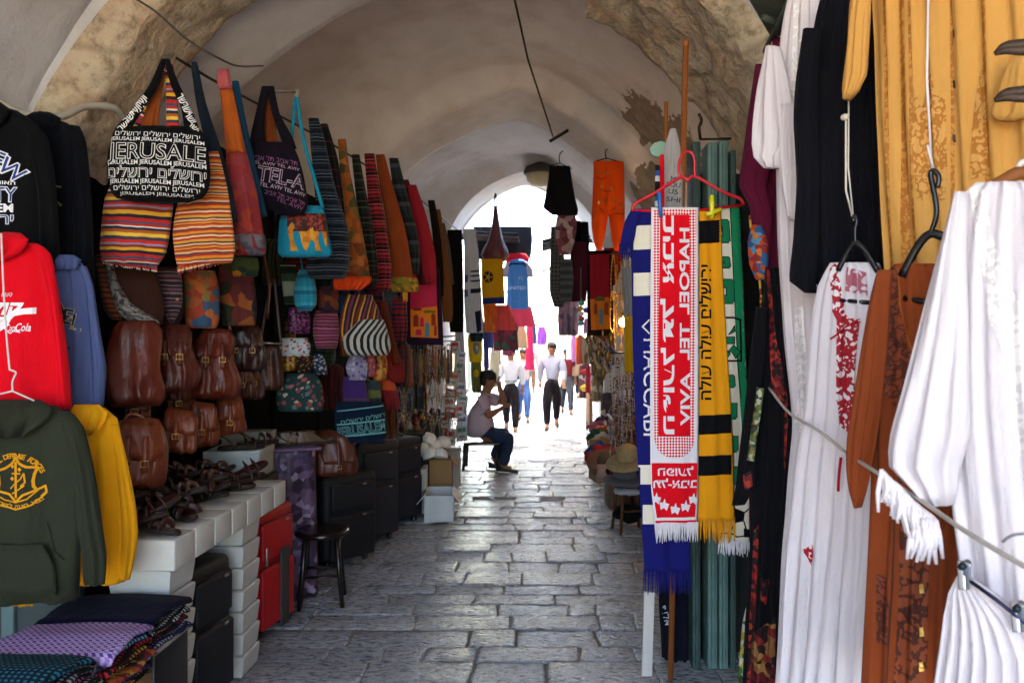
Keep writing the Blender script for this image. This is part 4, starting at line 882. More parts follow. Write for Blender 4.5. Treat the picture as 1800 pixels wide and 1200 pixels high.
sm('olive and slate striped cloth pouch', 'bag', 'pouch', 5.6, 22, [(668, 646, 668), (690, 646, 670), (706, 648, 670)], stripes([(0, '#5a5a2a'), (.5, '#2b3438')], .12), .04, 154, gC)
sm('scarlet cloth bag with an orange hem at the edge of the stall', 'bag', 'cloth_bag', 5.8, 26, [(666, 668, 690), (690, 670, 700), (718, 676, 704)], stripes([(0, '#6d1418'), (.72, '#b34416')], .27), .05, 155, gC)
sm('rust velvet bag behind the black and white striped pouch', 'bag', 'cloth_bag', 5.6, 22, [(530, 664, 680), (580, 676, 690), (640, 690, 706)], cloth('#5f2410'), .04, 156, gC)
sm('dark plum embroidered bag above the pink striped one', 'bag', 'cloth_bag', 5.1, 22, [(502, 560, 594), (530, 558, 596), (548, 562, 594)], motley(['#2f1826', '#5d2418', '#241a2b', '#6d3a1c'], 16), .04, 157, gC)
sm('indigo tie dyed bag beside the plum embroidered one', 'bag', 'cloth_bag', 5.3, 22, [(500, 590, 608), (530, 592, 612), (550, 594, 606)], motley(['#18284a', '#22395d', '#101a2b'], 20), .04, 158, gC)
sm('green and white shawl end hanging behind the turquoise sack', 'shawl', 'shawl', 5.2, 22, [(466, 492, 520, .01), (500, 496, 520, .015), (535, 500, 518, .015)], stripes([(0, '#9aa89c'), (.5, '#3f5a48'), (.75, '#22332a')], .2), .01, 159, None)
pl = Plane(635, 745, 5.35, 26)
th, b = hung('shoulder_bag', 'navy and teal bag printed with city lettering, standing behind the black suitcases', 'bag', pl, [(706, 590, 674, .03), (730, 588, 678, .05), (760, 590, 680, .06), (778, 596, 676, .05)], None, folds=.005, nf=2, seed=160, group=gC, box=.45)
tq = cloth('#6aa3a3'); T(b, pl, heb('ירושלים ירושלים'), 638, 734, 8, 1, wp=80, rot=8); T(b, pl, 'JERUSALEM', 634, 752, 17, 1, wp=86, rot=7, fat=.03); T(b, pl, 'JERUSALEM', 634, 752, 17, 0, wp=85, rot=7, off=.006, fat=-.01)
LN(b, pl, [(592, 746), (678, 736)], 2.5, 1); LN(b, pl, [(596, 766), (680, 758)], 3, 1); LN(b, pl, [(592, 722), (676, 712)], 2, 1)
b.build('body', [cloth('#0f1b30'), tq], th)

# more stock packed in behind
XB = [('olive and black striped sack', 5.6, 456, 500, 420, 500, '#3a3d24', '#16150f'), ('brick red and brown striped sack', 5.7, 500, 548, 440, 520, '#6d241a', '#2b150f'), ('indigo and grey striped sack', 5.8, 596, 640, 470, 540, '#22305a', '#5a5f6d'), ('mulberry and black striped sack', 5.9, 636, 676, 500, 570, '#4a1a34', '#1a0f16'), ('rust and gold striped sack', 5.9, 596, 622, 560, 626, '#7a3a16', '#8f6a22'), ('forest green striped sack', 6.0, 546, 590, 590, 650, '#1f3a2a', '#3f4a3a'), ('maroon striped sack', 5.9, 560, 606, 640, 720, '#4a1418', '#2a0d10'), ('ochre and plum striped sack', 5.6, 500, 520, 560, 640, '#7d5a1c', '#3a1a2a'), ('charcoal striped sack', 5.7, 440, 470, 540, 620, '#2a2826', '#4a4440'), ('scarlet and navy striped sack', 6.2, 688, 716, 520, 600, '#7d1a1c', '#141a34'), ('dusty pink striped sack', 6.2, 642, 690, 560, 640, '#7a4a52', '#3a2228'), ('teal striped sack', 6.1, 560, 590, 460, 540, '#1c4a4a', '#12202a'), ('cinnamon striped sack', 6.3, 660, 700, 700, 770, '#5f3418', '#2f1a10'), ('wine and olive striped sack', 6.3, 690, 722, 600, 680, '#541a24', '#3a3a1c')]
for i, (nm, Y, x0, x1, y0, y1, c1, c2) in enumerate(XB):
    w_ = x1-x0; sm('%s packed behind the other cloth bags' % nm, 'bag', 'cloth_bag', Y, 26, [(y0, x0+w_*.25, x1-w_*.25, .02), (y0+8, x0+w_*.05, x1-w_*.05), (y0*.4+y1*.6, x0, x1), (y1, x0+w_*.08, x1-w_*.08, .03)], stripes([(0, c1), (.4, c2), (.55, c1), (.8, c2)], .06+.01*(i % 4), i % 2), .05, 300+i, gC, folds=.012, nf=3)
# banner with a city picture
pl = Plane(742, 550, 7.2, 30)
th, b = hung('wall_hanging', 'pink cloth wall hanging with an orange city picture and a dark purple border', 'wall hanging', pl, [(470, 712, 772, .008), (530, 710, 776, .008), (606, 708, 780, .008)], None, folds=.006, nf=1.5, seed=162, n=30)
SH(b, pl, [(720, 480), (766, 478), (770, 594), (722, 592)], 1); SH(b, pl, [(721, 544), (768, 538), (770, 594), (722, 592)], 2, .0045)
for x, y, w_, h_, m in ((726, 556, 9, 18, 3), (737, 560, 7, 14, 1), (746, 570, 8, 22, 4), (757, 554, 8, 18, 3), (730, 580, 10, 9, 1), (762, 574, 5, 16, 3), (744, 546, 22, 4, 5), (726, 542, 14, 4, 3)):
    SH(b, pl, [(x, y), (x+w_*.5, y-h_*.25), (x+w_, y), (x+w_, y+h_), (x, y+h_)], m, .006)
b.build('body', [cloth('#20102e'), cloth('#b32a52'), cloth('#cf7a22'), cloth('#7d3322'), cloth('#4f7d96'), cloth('#5d6a2a')], th)

# ------------------------------------------------------------------ white tiled table with sandals
wt = M('#cfcdc6', .5, .12, 5, bmp=.2, bs=30, name='painted_block')
TX = -1.44; tb = thing('sandal_table', 'white table of stacked flared blocks with sandals heaped on top', 'table', (TX-.3, 3.6, 0))
def blocks(y0, y1, x0, x1, z0, z1, k, axis='z'):
    b = MB()
    for i in range(k):
        za, zb = z0+(z1-z0)*i/k, z0+(z1-z0)*(i+1)/k; f = .009
        cx, cy = (x0+x1)/2-(TX-.3), (y0+y1)/2-3.6; hx, hy = (x1-x0)/2, (y1-y0)/2
        r = [[Vector((cx+sx*(hx+e), cy+sy*(hy+e), z)) for sx, sy in ((-1, -1), (1, -1), (1, 1), (-1, 1))] for z, e in ((za+.002, -.006), (za+.01, 0), (zb-.02, f), (zb-.006, f), (zb-.001, f-.006))]
        b.loft(r, 0, True, False)
    return b
blocks(3.02, 3.22, TX-.25, TX-.02, 0, .755, 7).build('post', wt, tb)
blocks(3.76, 3.96, TX-.25, TX-.02, 0, .755, 7).build('post', wt, tb)
b = MB(); nb = 7
for i in range(nb):
    y0 = 2.98+i*.187; cx = -.02; 
    b.box((cx, y0+.0915-3.6, .818), (.68, .181, .122), 0, bev=.008, seg=2)
b.build('table_top', wt, tb)
b = MB(); b.box((-.33, -.15, 1.05), (.03, 1.1, .42), 0, bev=.004)
for i in range(14): b.box((-.312, -.15, .87+i*.029), (.008, 1.08, .012), 0, bev=.002)
b.build('ribbed_back', M('#7d7c74', .6), tb)
san = leather('#3a1712', rough=.45); sole = M('#23130e', .7)
def foot(s=1.0, n=22):
    o = []
    for i in range(n):
        t = 2*PI*i/n; y = .132*cos(t); w_ = .034+.012*(cos(t)*.5+.5)-.010*math.exp(-((cos(t)+.15)/.35)**2)
        o.append((w_*sin(t)*s, y*s))
    return o
def make_sandal(label, group, loc, rot):
    th = thing('sandal', label, 'sandal', loc, 0, group); th.rotation_euler = rot
    fp = foot(); b = MB(); b.loft([[Vector((x*e, y*e, z)) for x, y in fp] for z, e in ((0, .94), (.004, 1), (.016, 1), (.02, .95))], 0); b.build('sole', sole, th)
    fp = foot(.95); b = MB(); b.loft([[Vector((x*e, y*e, z+.02)) for x, y in fp] for z, e in ((.0005, 1), (.004, 1), (.005, .93))], 0); b.build('footbed', san, th)
    for yy, hh, ww in ((.065, .042, .03), (.025, .05, .022)):
        b = MB(); b.strap([(-.045, yy, .012), (-.036, yy, .012+hh*.7), (0, yy-.008, .014+hh), (.036, yy, .012+hh*.7), (.045, yy, .012)], ww, 0, .004, up=(0, 1, 0.01)); b.build('strap', san, th)
    b = MB(); b.strap([(-.036, -.04, .014), (-.036, -.075, .06), (-.02, -.115, .085), (0, -.125, .09), (.02, -.115, .085), (.036, -.075, .06), (.036, -.04, .014)], .016, 0, .004, up=(0, 0, 1)); b.build('ankle_strap', san, th)
    q = Vector((.043, -.06, .045)); b = MB(); b.tube([q+Vector((0, -.008, -.008)), q+Vector((0, .008, -.008)), q+Vector((0, .008, .008)), q+Vector((0, -.008, .008))], .0015, 6, closed=True); b.build('buckle', steel, th)
    return th
gSa = 'brown sandals heaped on the white table'; lS = 'dark brown leather strap sandal in the heap on the white table'
rs = random.Random(12); first = None
for i in range(34):
    yy = 3.06+1.12*((i % 12)/11)+rs.uniform(-.03, .03); lay = i//12; xx = TX-.13-.17*(i*7 % 3)+rs.uniform(-.05, .05)
    loc = (xx, yy, .884+lay*.036+.01*rs.random()); rot = (rs.uniform(-.12, .3)+lay*.15, rs.uniform(-.25, .25), rs.uniform(-2.4, -.6))
    if first is None: first = make_sandal(lS, gSa, loc, rot); continue
    c = copy_tree(first); c.location = loc; c.rotation_euler = rot
def box_thing(name, label, cat, loc, size, m, rz=0, lid=None, open_=False, group=None, wr=None):
    th = thing(name, label, cat, loc, rz, group); b = MB(); sx, sy, sz = size
    if open_:
        for c, s_ in (((0, 0, .004), (sx, sy, .008)), ((-sx/2+.004, 0, sz/2), (.008, sy-.001, sz-.002)), ((sx/2-.004, 0, sz/2), (.008, sy-.001, sz-.002)), ((0, -sy/2+.004, sz/2), (sx-.018, .008, sz-.004)), ((0, sy/2-.004, sz/2), (sx-.018, .008, sz-.004))): b.box(c, s_, 0)
        b.build('carton', m, th)
        for sg in (-1, 1):
            f = MB(); f.box((sg*(sx/2+.03), 0, sz-.035), (.006, sy*.96, .12), 0, rot=(0, sg*-.75, 0)); f.build('flap', m, th)
    else:
        b.box((0, 0, sz/2), size, 0, bev=.005)
        if wr: wr(b)
        b.build('carton', m, th)
        if lid: f = MB(); f.box((0, 0, sz+.0), (sx+.012, sy+.012, lid), 0, bev=.004); f.build('lid', m if not isinstance(m, list) else m[0], th)
    return th
wbx = M('#b9bdb8', .6, .15, 4); card = M('#8a6d48', .85, .2, 5)
box_thing('shoe_box', 'white lidded shoe box under the strappy sandals behind the table', 'box', (-1.78, 4.55, .86), (.3, .34, .14), wbx, .1, .05)
box_thing('shoe_box', 'grey shoe box standing upright beside the strappy sandals', 'box', (-1.8, 4.74, .84), (.28, .16, .24), M('#8d8a80', .7), .1, .04)
b = MB(); b.box((0, 0, .42), (.44, .5, .84), 0, bev=.008); solo(b, 'display_counter', M('#3b3c38', .7), 'dark low counter behind the white table that carries the shoe boxes', 'counter', loc=(-1.86, 4.56, 0))
for i, (x, y, r_) in enumerate(((-1.72, 4.42, -1.0), (-1.7, 4.62, -.8))):
    c = copy_tree(first); c.location = (x, y, 1.03); c.rotation_euler = (0, 0, r_); c['label'] = 'brown strap sandal of the pair displayed on the white shoe box'; c['group'] = 'sandals on the shoe box'
# purple draped plinth with brown shoes
th = thing('draped_plinth', 'tall plinth draped in purple patterned brocade beside the red suitcase', 'plinth', (-1.66, 5.0, 0)); b = MB()
b.hang([((-.19, .97), (.19, .97), .16, 0), ((-.2, .5), (.2, .5), .17, 0), ((-.205, .01), (.205, .01), .175, 0)], 0, folds=.012, nf=3, seed=2, box=.25, step=.05)
b.build('drape', motley(['#3f2c44', '#6a5270', '#8d7b94', '#4a3350', '#5a4560', '#2f2034'], 26, .6, coat=.2), th)
b = MB(); b.box((0, 0, .965), (.4, .36, .02), 0, bev=.006); b.build('top', M('#6a5270', .7), th); th.rotation_euler = (0, 0, R(25))
def shoe(label, loc, rz, m, group=None):
    th = thing('shoe', label, 'shoe', loc, rz, group); fp = foot(1.05); b = MB(); b.loft([[Vector((x*e, y*e, z)) for x, y in fp] for z, e in ((0, .97), (.004, 1), (.016, 1), (.018, .97))], 0); b.build('sole', sole, th)
    b = MB(); rings = []
    for i in range(11):
        t = i/10; z = .018+.075*t; rings.append([Vector((x*(1-.35*t*t), (y-.03*t if y > 0 else y)*(1-.1*t)-(.05*t if y > .03 else 0), z*(1 if y < .02 else max(.35, 1-(y-.02)*5.5)))) for x, y in fp])
    b.loft(rings, 0); b.build('upper', m, th); return th
for i in range(4): shoe('olive brown leather slip-on shoe on the purple draped plinth', (-1.78+.1*i, 4.9+.05*i, .976), -1.25+.1*i, leather('#4d3213'), 'slip-on shoes on the draped plinth')

# suitcases
def suitcase(label, loc, size, rz, m, trim, style=0, tilt=0):
    th = thing('suitcase', label, 'suitcase', loc, rz); th.rotation_euler = (tilt, 0, rz); w_, d_, h_ = size; b = MB()      # front is -y
    b.box((0, 0, h_/2+.03), (w_, d_, h_-.06), 0, bev=min(.05, d_*.22), seg=3); b.build('shell', m, th)
    b = MB(); b.box((0, -d_/2-.012, h_*.33), (w_*.82, .035, h_*.46), 0, bev=.016, seg=3); b.build('front_pocket', m, th)
    b = MB(); b.box((0, -d_/2-.01, h_*.76), (w_*.78, .03, h_*.28), 0, bev=.014, seg=3); b.build('front_pocket', trim if style else m, th)
    b = MB()
    for zz in (h_*.56, h_*.90): b.tube([(-w_*.39, -d_/2-.006, zz), (w_*.39, -d_/2-.006, zz)], .005, 6)
    b.tube(smoothline([(w_/2+.001, -d_*.2, .08), (w_/2+.004, -d_*.2, h_*.5), (w_/2+.001, -d_*.2, h_-.1)]), .005, 6); b.build('zip', M('#17171a', .5), th)
    b = MB(); b.tube(smoothline([(-.08, 0, h_-.02), (-.07, 0, h_+.015), (0, 0, h_+.022), (.07, 0, h_+.015), (.08, 0, h_-.02)]), .011, 8); b.build('handle', plastic('#101012'), th)
    for zz in (h_*.55, h_*.88): b = MB(); b.box((w_*.2, -d_/2-.034, zz), (.03, .006, .012), 0, bev=.002); b.build('zip_pull', steel, th)
    for sx in (-1, 1):
        b = MB(); b.tube([(sx*w_*.36-.012, -d_*.25, .028), (sx*w_*.36+.012, -d_*.25, .028)], .028, 14); b.build('wheel', plastic('#0c0c0d'), th)
        b = MB(); b.box((sx*w_*.36, d_*.25, .02), (.05, .04, .04), 0, bev=.008); b.build('foot', plastic('#0c0c0d'), th)
    return th
nyl = M('#121318', .6, .2, 9, bmp=.5, bs=220); nyl2 = M('#1f2129', .6, .2, 9, bmp=.5, bs=220)
suitcase('black fabric suitcase standing inside the white tiled table', (-1.6, 3.47, 0), (.36, .24, .66), R(82), M('#15171c', .55, .2, 9, bmp=.5, bs=220), nyl2)
th = suitcase('red suitcase with grey mesh panels beside the white tiled table', (-1.6, 4.36, 0), (.42, .2, .72), R(80), M('#b00d16', .5, .15, 6, bmp=.4, bs=220), M('#3b3634', .7, .2, 60))
b = MB(); b.box((.05, -.133, .26), (.09, .012, .44), 0, bev=.004); b.build('grey_panel', M('#3b3634', .7), th)
b = MB(); b.box((-.14, -.13, .47), (.016, .012, .1), 0, bev=.004); b.build('side_clip', steel, th)
suitcase('big black suitcase in front of the suitcase row, under the messenger bag', (-1.5, 5.75, 0), (.46, .3, .68), R(48), nyl, nyl)
suitcase('dark grey upright suitcase second in the row of suitcases', (-1.42, 6.35, 0), (.44, .28, .84), R(52), nyl2, nyl2)
suitcase('navy black suitcase at the far end of the suitcase row, by the cartons', (-1.3, 6.92, .01), (.42, .26, .78), R(56), M('#151824', .6, .2, 9, bmp=.5, bs=220), nyl)
suitcase('tall black suitcase pushed back behind the messenger bag', (-1.72, 6.1, 0), (.44, .26, .92), R(50), nyl, nyl)

# stool
def stool(label, loc, rz, h, r, m, mleg, nm='stool', back=False):
    th = thing(nm, label, 'chair' if back else 'stool', loc, rz)
    b = MB(); b.lathe([(.001, h+.004), (r*.7, h+.008), (r*.93, h+.006), (r, h-.004), (r*.99, h-.022), (r*.9, h-.03), (.001, h-.03)], 28); b.build('seat', m, th)
    for k in range(4):
        t = PI/4+k*PI/2; b = MB(); b.tube([(r*.78*cos(t), r*.78*sin(t), h-.02), (r*.9*cos(t), r*.9*sin(t), h*.5), (r*1.08*cos(t), r*1.08*sin(t), 0)], [.018, .016, .014], 10); b.build('leg', mleg, th)
    b = MB(); b.tube([(r*.9*cos(t), r*.9*sin(t), h*.42) for t in [PI/4+i*PI/2 for i in range(4)]], .009, 8, closed=True); b.build('stretcher', mleg, th)
    return th
stool('dark varnished stool with a shiny seat rim in front of the red suitcase', (-1.38, 4.86, 0), .2, .46, .17, plastic('#1d0f0d', .22), plastic('#140b0a', .3))

# folded scarves stacked at the near end of the table
gF = 'folded checked scarves stacked by the table'
def folded(label, x1, yc, z, wid, dep, th_, m, seed, tilt=0):
    rg_ = random.Random(seed); b = MB(); n = 18; rings = []
    for i in range(n+1):
        u = i/n-.5; ring = []
        for j in range(20):
            t = 2*PI*j/20; c_, s_ = cos(t), sin(t)
            xx = (abs(c_)**.35)*(1 if c_ > 0 else -1)*dep/2; zz = (abs(s_)**.7)*(1 if s_ > 0 else -1)*th_/2
            q = Vector((xx, u*wid, zz+th_/2)); nz = .008*noise.noise(Vector((xx*9, u*wid*9, seed)))+.006*sin(u*7+seed)
            q.z += nz+tilt*u*u*.05-(.012 if abs(u) > .46 else 0); q.x += .012*noise.noise(Vector((u*5, seed*3.1, zz*9))); ring.append(q)
        rings.append(ring)
    k = 20; vs = [q for r in rings for q in r]; us = [(q.y, q.x+abs(q.z)*1.0) for q in vs]
    fs = [(i*k+j, i*k+(j+1) % k, (i+1)*k+(j+1) % k, (i+1)*k+j) for i in range(n) for j in range(k)]+[tuple(range(k))[::-1], tuple(n*k+j for j in range(k))]
    b.add(vs, fs, 0, us); solo(b, 'folded_scarf', m, label, 'scarf', gF, loc=(x1-dep/2+rg_.uniform(-.012, .012), yc+rg_.uniform(-.01, .01), z), rotz=rg_.uniform(-.06, .06))
def kef(a, b_): return checks(a, b_, .018, .018)
LAY = [
 (2.22, .50, [('pink edged black', kef('#b5707f', '#171016')), ('white edged black', kef('#c9c9cc', '#100f14')), ('brown and black', kef('#6d3a1c', '#130f10')), ('yellow edged olive', kef('#b3a04a', '#1b1a10')), ('pale mint edged black', kef('#a9bdb3', '#0f1414')), ('pink and navy', kef('#a35a78', '#141428')), ('grey and black', kef('#8a8a90', '#101012')), ('teal and black checked', kef('#1f6a86', '#0b1a26'))]),
 (2.53, .50, [('gold edged black', kef('#b38a2a', '#15110f')), ('violet woven', kef('#7d5aa3', '#2b1a3d')), ('orange and red tartan', motley(['#a34a1f', '#6d1a1c', '#2b1a1a', '#b38a3a'], 40)), ('yellow edged maroon', kef('#b39a3a', '#2b1013')), ('scarlet edged black', kef('#a31a24', '#0f0c0e')), ('aqua edged purple', kef('#5a9ab0', '#2b1a44')), ('purple and white checked', checks('#5a3585', '#b3a0c9', .022, .022, c='#8a6ab0'))]),
 (2.84, .55, [('deep blue grey flecked', kef('#8a8f99', '#10143a')), ('crimson edged black', kef('#7d1a2b', '#0c0c10')), ('black and white houndstooth', kef('#b9b9b9', '#0f0f12')), ('charcoal flecked', kef('#6d6d72', '#0d0d10')), ('plain midnight blue', cloth('#090a24'))]),
]
for si, (yc, z0, L) in enumerate(LAY):
    z = z0
    for i, (nm, m) in enumerate(L):
        top = i == len(L)-1; t_ = .027 if not top else .03
        folded('%s folded scarf %s the %s stack by the table' % (nm, 'on top of' if top else 'inside' if i else 'under', ('nearest', 'second', 'third')[si]), -1.35-.02*(i % 2), yc, z, .3, .42, t_, m, si*20+i+1, tilt=-1 if si == 0 else 0); z += t_*.93



th = thing('carton', 'brown cardboard carton printed in black and red under the checked scarves', 'box', (-1.6, 2.42, 0), R(90)); b = MB()
b.box((0, 0, .25), (.62, .44, .5), 0, bev=.004); b.text('WALD LTD', .1, .43, .05, 1, off=.002, width=.3, rot=3); b.shape([(-.05, .35), (.2, .37), (.2, .39), (.27, .355), (.2, .32), (.2, .34), (-.05, .32)], 2, .002); b.shape([(-.05, .27), (.2, .29), (.2, .31), (.27, .275), (.2, .24), (.2, .26), (-.05, .24)], 2, .002)
b.build('carton', [card, M('#15110d', .8), M('#a3201c', .8)], th)
b = MB(); b.box((0, -.0, .503), (.6, .42, .006), 0); b.build('flap', card, th)
th = thing('crate', 'black storage crate with a pale edge under the midnight blue scarves', 'crate', (-1.6, 2.86, 0), R(90)); b = MB(); b.box((0, 0, .27), (.26, .46, .54), 0, bev=.01); b.build('body', plastic('#14151a', .5), th)
b = MB(); b.box((0, 0, .545), (.275, .475, .018), 0, bev=.005); b.build('rim', plastic('#8f8a86', .5), th)

# ------------------------------------------------------------------ football scarves on the red hanger
gSc = 'football scarves pegged on the red hanger'
SY = 3.2
def scarf(name, label, rows, mats, deco, y, fr, seed, folds=.006, extra=None):
    pl = Plane(1205, 365, SY, 0); th = on(pl, name, label, 'scarf', gSc); b = MB()
    b.hang([(a, c, .004, y) for a, c, d, _ in pl.rows(rows)], 0, folds=folds, nf=1.6, seed=seed, n=36, box=.35, step=.02, ramp=(.6, 1)); deco(b, pl); b.build('cloth', mats, th)
    f = MB(); (x0, y0), (x1, y1), ln, k, m = fr; f.fringe(pl.uv(x0, y0), pl.uv(x1, y1), ln, k, 0, .0026, y=y, seed=seed, spread=.008); f.build('fringe', m, th)
    if extra: extra(th, pl)
    return th, pl
rscarf, wknit = cloth('#d40a1c', var=.08), cloth('#dcd6dc', var=.08)
bknit = cloth('#15175f', var=.12); yknit = cloth('#df9414', var=.08); gknit = cloth('#15724b', var=.1); kknit = cloth('#0d0c0f'); cream = cloth('#d8d0bf', var=.08)
def d_blue(b, pl):
    for y0, y1 in ((398, 440), (481, 521), (818, 852), (888, 922)): SH(b, pl, [(1085, y0), (1215, y0-4), (1215, y1-4), (1085, y1)], 1, .002)
    LN(b, pl, [(1141, 562), (1129, 574), (1141, 586)], 2.5, 2, .002)
    T(b, pl, 'MACCABI', 1144, 680, 26, 2, wp=170, rot=-90, off=.002)
def overhang(th, pl):
    b = MB(); b.hang([(a, c, .004, -.012) for a, c, d, _ in pl.rows([(368, 1110, 1132), (390, 1098, 1120), (415, 1092, 1116), (432, 1090, 1112)])], 0, folds=.004, nf=2, seed=4); b.fringe(pl.uv(1088, 430), pl.uv(1112, 432), .06, 14, 0, .0028, y=-.012, seed=9); b.build('folded_end', bknit, th)
scarf('football_scarf', 'blue scarf with cream bands and a blue fringe, outermost on the red hanger', [(368, 1110, 1170), (440, 1110, 1172), (600, 1112, 1180), (760, 1118, 1196), (920, 1128, 1212), (1003, 1133, 1214)], [bknit, cream, wknit], d_blue, .0, ((1131, 1002), (1214, 1002), .095, 40, bknit), 1, extra=overhang)
dia = diamonds('#d40a1c', '#e2dade', .0085)
def d_red(b, pl):
    b._t = b.bvh()
    SH(b, pl, [(1147, 371), (1221, 371), (1220, 470), (1219, 600), (1218, 770), (1214, 786), (1204, 797), (1190, 802), (1176, 802), (1162, 797), (1152, 786), (1148, 770), (1146, 600)], 1, .0015)
    SH(b, pl, [(1158, 380), (1209, 380), (1210, 600), (1211, 765), (1155, 765), (1155, 600)], 2, .003)
    k = dict(rot=90, mirror=True, off=.0045)
    T(b, pl, heb('אביב'), 1170, 441, 21, 0, wp=118, fat=.03, **k); T(b, pl, heb('תל'), 1170, 564, 21, 0, wp=76, fat=.03, **k); T(b, pl, heb('הפועל'), 1171, 686, 21, 0, wp=150, fat=.03, **k)
    T(b, pl, 'HAPOEL', 1199.5, 478, 17, 0, wp=150, fat=.025, **k); T(b, pl, 'TEL', 1200, 600, 17, 0, wp=64, fat=.025, **k); T(b, pl, 'AVIV', 1201, 700, 17, 0, wp=92, fat=.025, **k)
    SH(b, pl, [(1143, 811), (1223, 811), (1223, 850), (1219, 905), (1152, 906), (1144, 850)], 2, .0015)
    for c, x0 in ((heb('הפועל'), 1185), (heb('תל-אביב'), 1184)):
        pass
    T(b, pl, heb('הפועל'), 1185, 825, 15, 0, wp=62, mirror=True, off=.003, fat=.02); T(b, pl, heb('תל-אביב'), 1184, 846, 15, 0, wp=76, mirror=True, off=.003, fat=.02)
    for x, y in ((1151, 873), (1165, 884), (1184, 891), (1202, 886), (1216, 874)):
        o = [(x+r_*sin(PI*i/5+.12), y-r_*1.25*cos(PI*i/5+.12)) for i in range(10) for r_ in ((9 if i % 2 == 0 else 4),)]; SH(b, pl, o, 0, .003)
    SH(b, pl, [(1150, 911), (1221, 910), (1221, 914), (1150, 915)], 2, .0015)
scarf('football_scarf', 'red and white knitted scarf with large white lettering and five stars', [(367, 1143, 1226), (600, 1141, 1226), (800, 1141, 1225), (860, 1143, 1225), (917, 1150, 1223)], [wknit, dia, rscarf], d_red, -.035, ((1148, 916), (1224, 915), .075, 48, wknit), 2, folds=.003)
def d_yel(b, pl):
    for y0, y1 in ((390, 430), (730, 764), (801, 836)): SH(b, pl, [(1215, y0), (1300, y0-4), (1300, y1-5), (1215, y1)], 1, .002)
    T(b, pl, heb('ירושלים עולה עולה'), 1238, 584, 20, 1, wp=236, rot=90, off=.002, fat=.02)
scarf('football_scarf', 'yellow scarf with black bands and black vertical lettering', [(372, 1222, 1266), (450, 1223, 1268), (600, 1224, 1276), (750, 1225, 1286), (912, 1226, 1291)], [yknit, kknit], d_yel, -.012, ((1226, 911), (1291, 911), .095, 26, yknit), 3)
def d_grn(b, pl):
    SH(b, pl, [(1284, 360), (1305, 360), (1313, 640), (1318, 760), (1306, 760), (1297, 640)], 1, .002); LN(b, pl, [(1284, 362), (1290, 480), (1298, 640), (1304, 700)], 1.5, 2, .0025)
    def glyph(pts, wd=13):
        LN(b, pl, pts, wd+3.5, 2, .0025); LN(b, pl, pts, wd, 1, .004)
    glyph([(1252, 404), (1262, 404), (1262, 392), (1276, 392), (1278, 420), (1252, 420)], 11); glyph([(1272, 456), (1279, 456), (1280, 466), (1272, 466)], 8)
    glyph([(1262, 498), (1284, 498), (1285, 526), (1262, 526)], 13)
    LN(b, pl, [(1258, 558), (1290, 558), (1302, 562), (1304, 634), (1264, 634)], 3.2, 2, .0025)
    for q in ([(1281, 588), (1292, 572), (1293, 582)], [(1268, 592), (1276, 592), (1276, 604), (1292, 604), (1292, 592)], [(1278, 620), (1290, 606), (1302, 618), (1294, 630), (1286, 618)], [(1270, 606), (1284, 622), (1276, 632)]): SH(b, pl, q, 1, .003); LN(b, pl, q, 1.6, 2, .0035, True)
    glyph([(1278, 664), (1287, 664), (1288, 676), (1278, 676)], 8); glyph([(1290, 712), (1290, 730), (1270, 730)], 11); glyph([(1292, 770), (1292, 788), (1272, 788)], 11); glyph([(1270, 826), (1293, 826), (1294, 846), (1272, 846)], 10)
    for q in ([(1292, 893), (1310, 900), (1308, 916), (1292, 920), (1284, 906)], [(1308, 928), (1318, 930), (1318, 944), (1308, 944)], [(1270, 890), (1278, 884), (1280, 874), (1270, 872)]): SH(b, pl, q, 2, .0025)
    for q in ([(1280, 880), (1292, 893)], [(1310, 900), (1318, 892)], [(1308, 916), (1312, 930)], [(1292, 920), (1284, 936), (1296, 944), (1308, 942)], [(1284, 906), (1268, 912)], [(1284, 936), (1266, 938)]): LN(b, pl, q, 2.4, 2, .0025)
scarf('football_scarf', 'green and cream scarf with outlined green letters and a football at its end', [(364, 1248, 1301), (500, 1254, 1307), (650, 1260, 1313), (800, 1262, 1318), (952, 1264, 1319)], [cream, gknit, kknit], d_grn, .012, ((1264, 951), (1319, 952), .06, 30, wknit), 4)
pl = Plane(1209, 312, SY-.01, 0); th = on(pl, 'clothes_hanger', 'bright red plastic hanger holding the four football scarves', 'hanger'); redp = plastic('#c20a22', .3)
b = MB(); b.tube(smoothline([pl.p3(1111, 370), pl.p3(1117, 358), pl.p3(1150, 340), pl.p3(1196, 312), pl.p3(1209, 317), pl.p3(1222, 310), pl.p3(1270, 337), pl.p3(1300, 349), pl.p3(1308, 360)]), .0068, 10); b.tube([pl.p3(1111, 370), pl.p3(1209, 372), pl.p3(1308, 360)], .006, 10); b.build('frame', redp, th)
b = MB(); b.tube(smoothline([pl.p3(1196, 312), pl.p3(1193, 298), pl.p3(1195, 282), pl.p3(1203, 268), pl.p3(1215, 268), pl.p3(1221, 282), pl.p3(1221, 298), pl.p3(1222, 310)]), .006, 10); b.build('hook', redp, th)
def peg(label, pts, w_, m, y):
    pl = Plane(pts[0][0], pts[0][1], SY-.06, 0); th = on(pl, 'clothes_peg', label, 'clothes peg')
    for sg in (-1, 1):
        b = MB(); a, c = pl.p3(*pts[0]), pl.p3(*pts[1]); mid = (a+c)/2
        b.tube([a+Vector((0, sg*.012, 0)), mid+Vector((0, sg*.004, 0)), c+Vector((0, sg*.006, 0))], [w_*.8, w_, w_*.7], 6, 0, flat=.55); b.build('arm', m, th)
    b = MB(); mid = (pl.p3(*pts[0])+pl.p3(*pts[1]))/2; b.tube([mid+Vector((-w_*1.1, 0, 0)), mid+Vector((w_*1.1, 0, 0))], .004, 8); b.build('spring', steel, th)
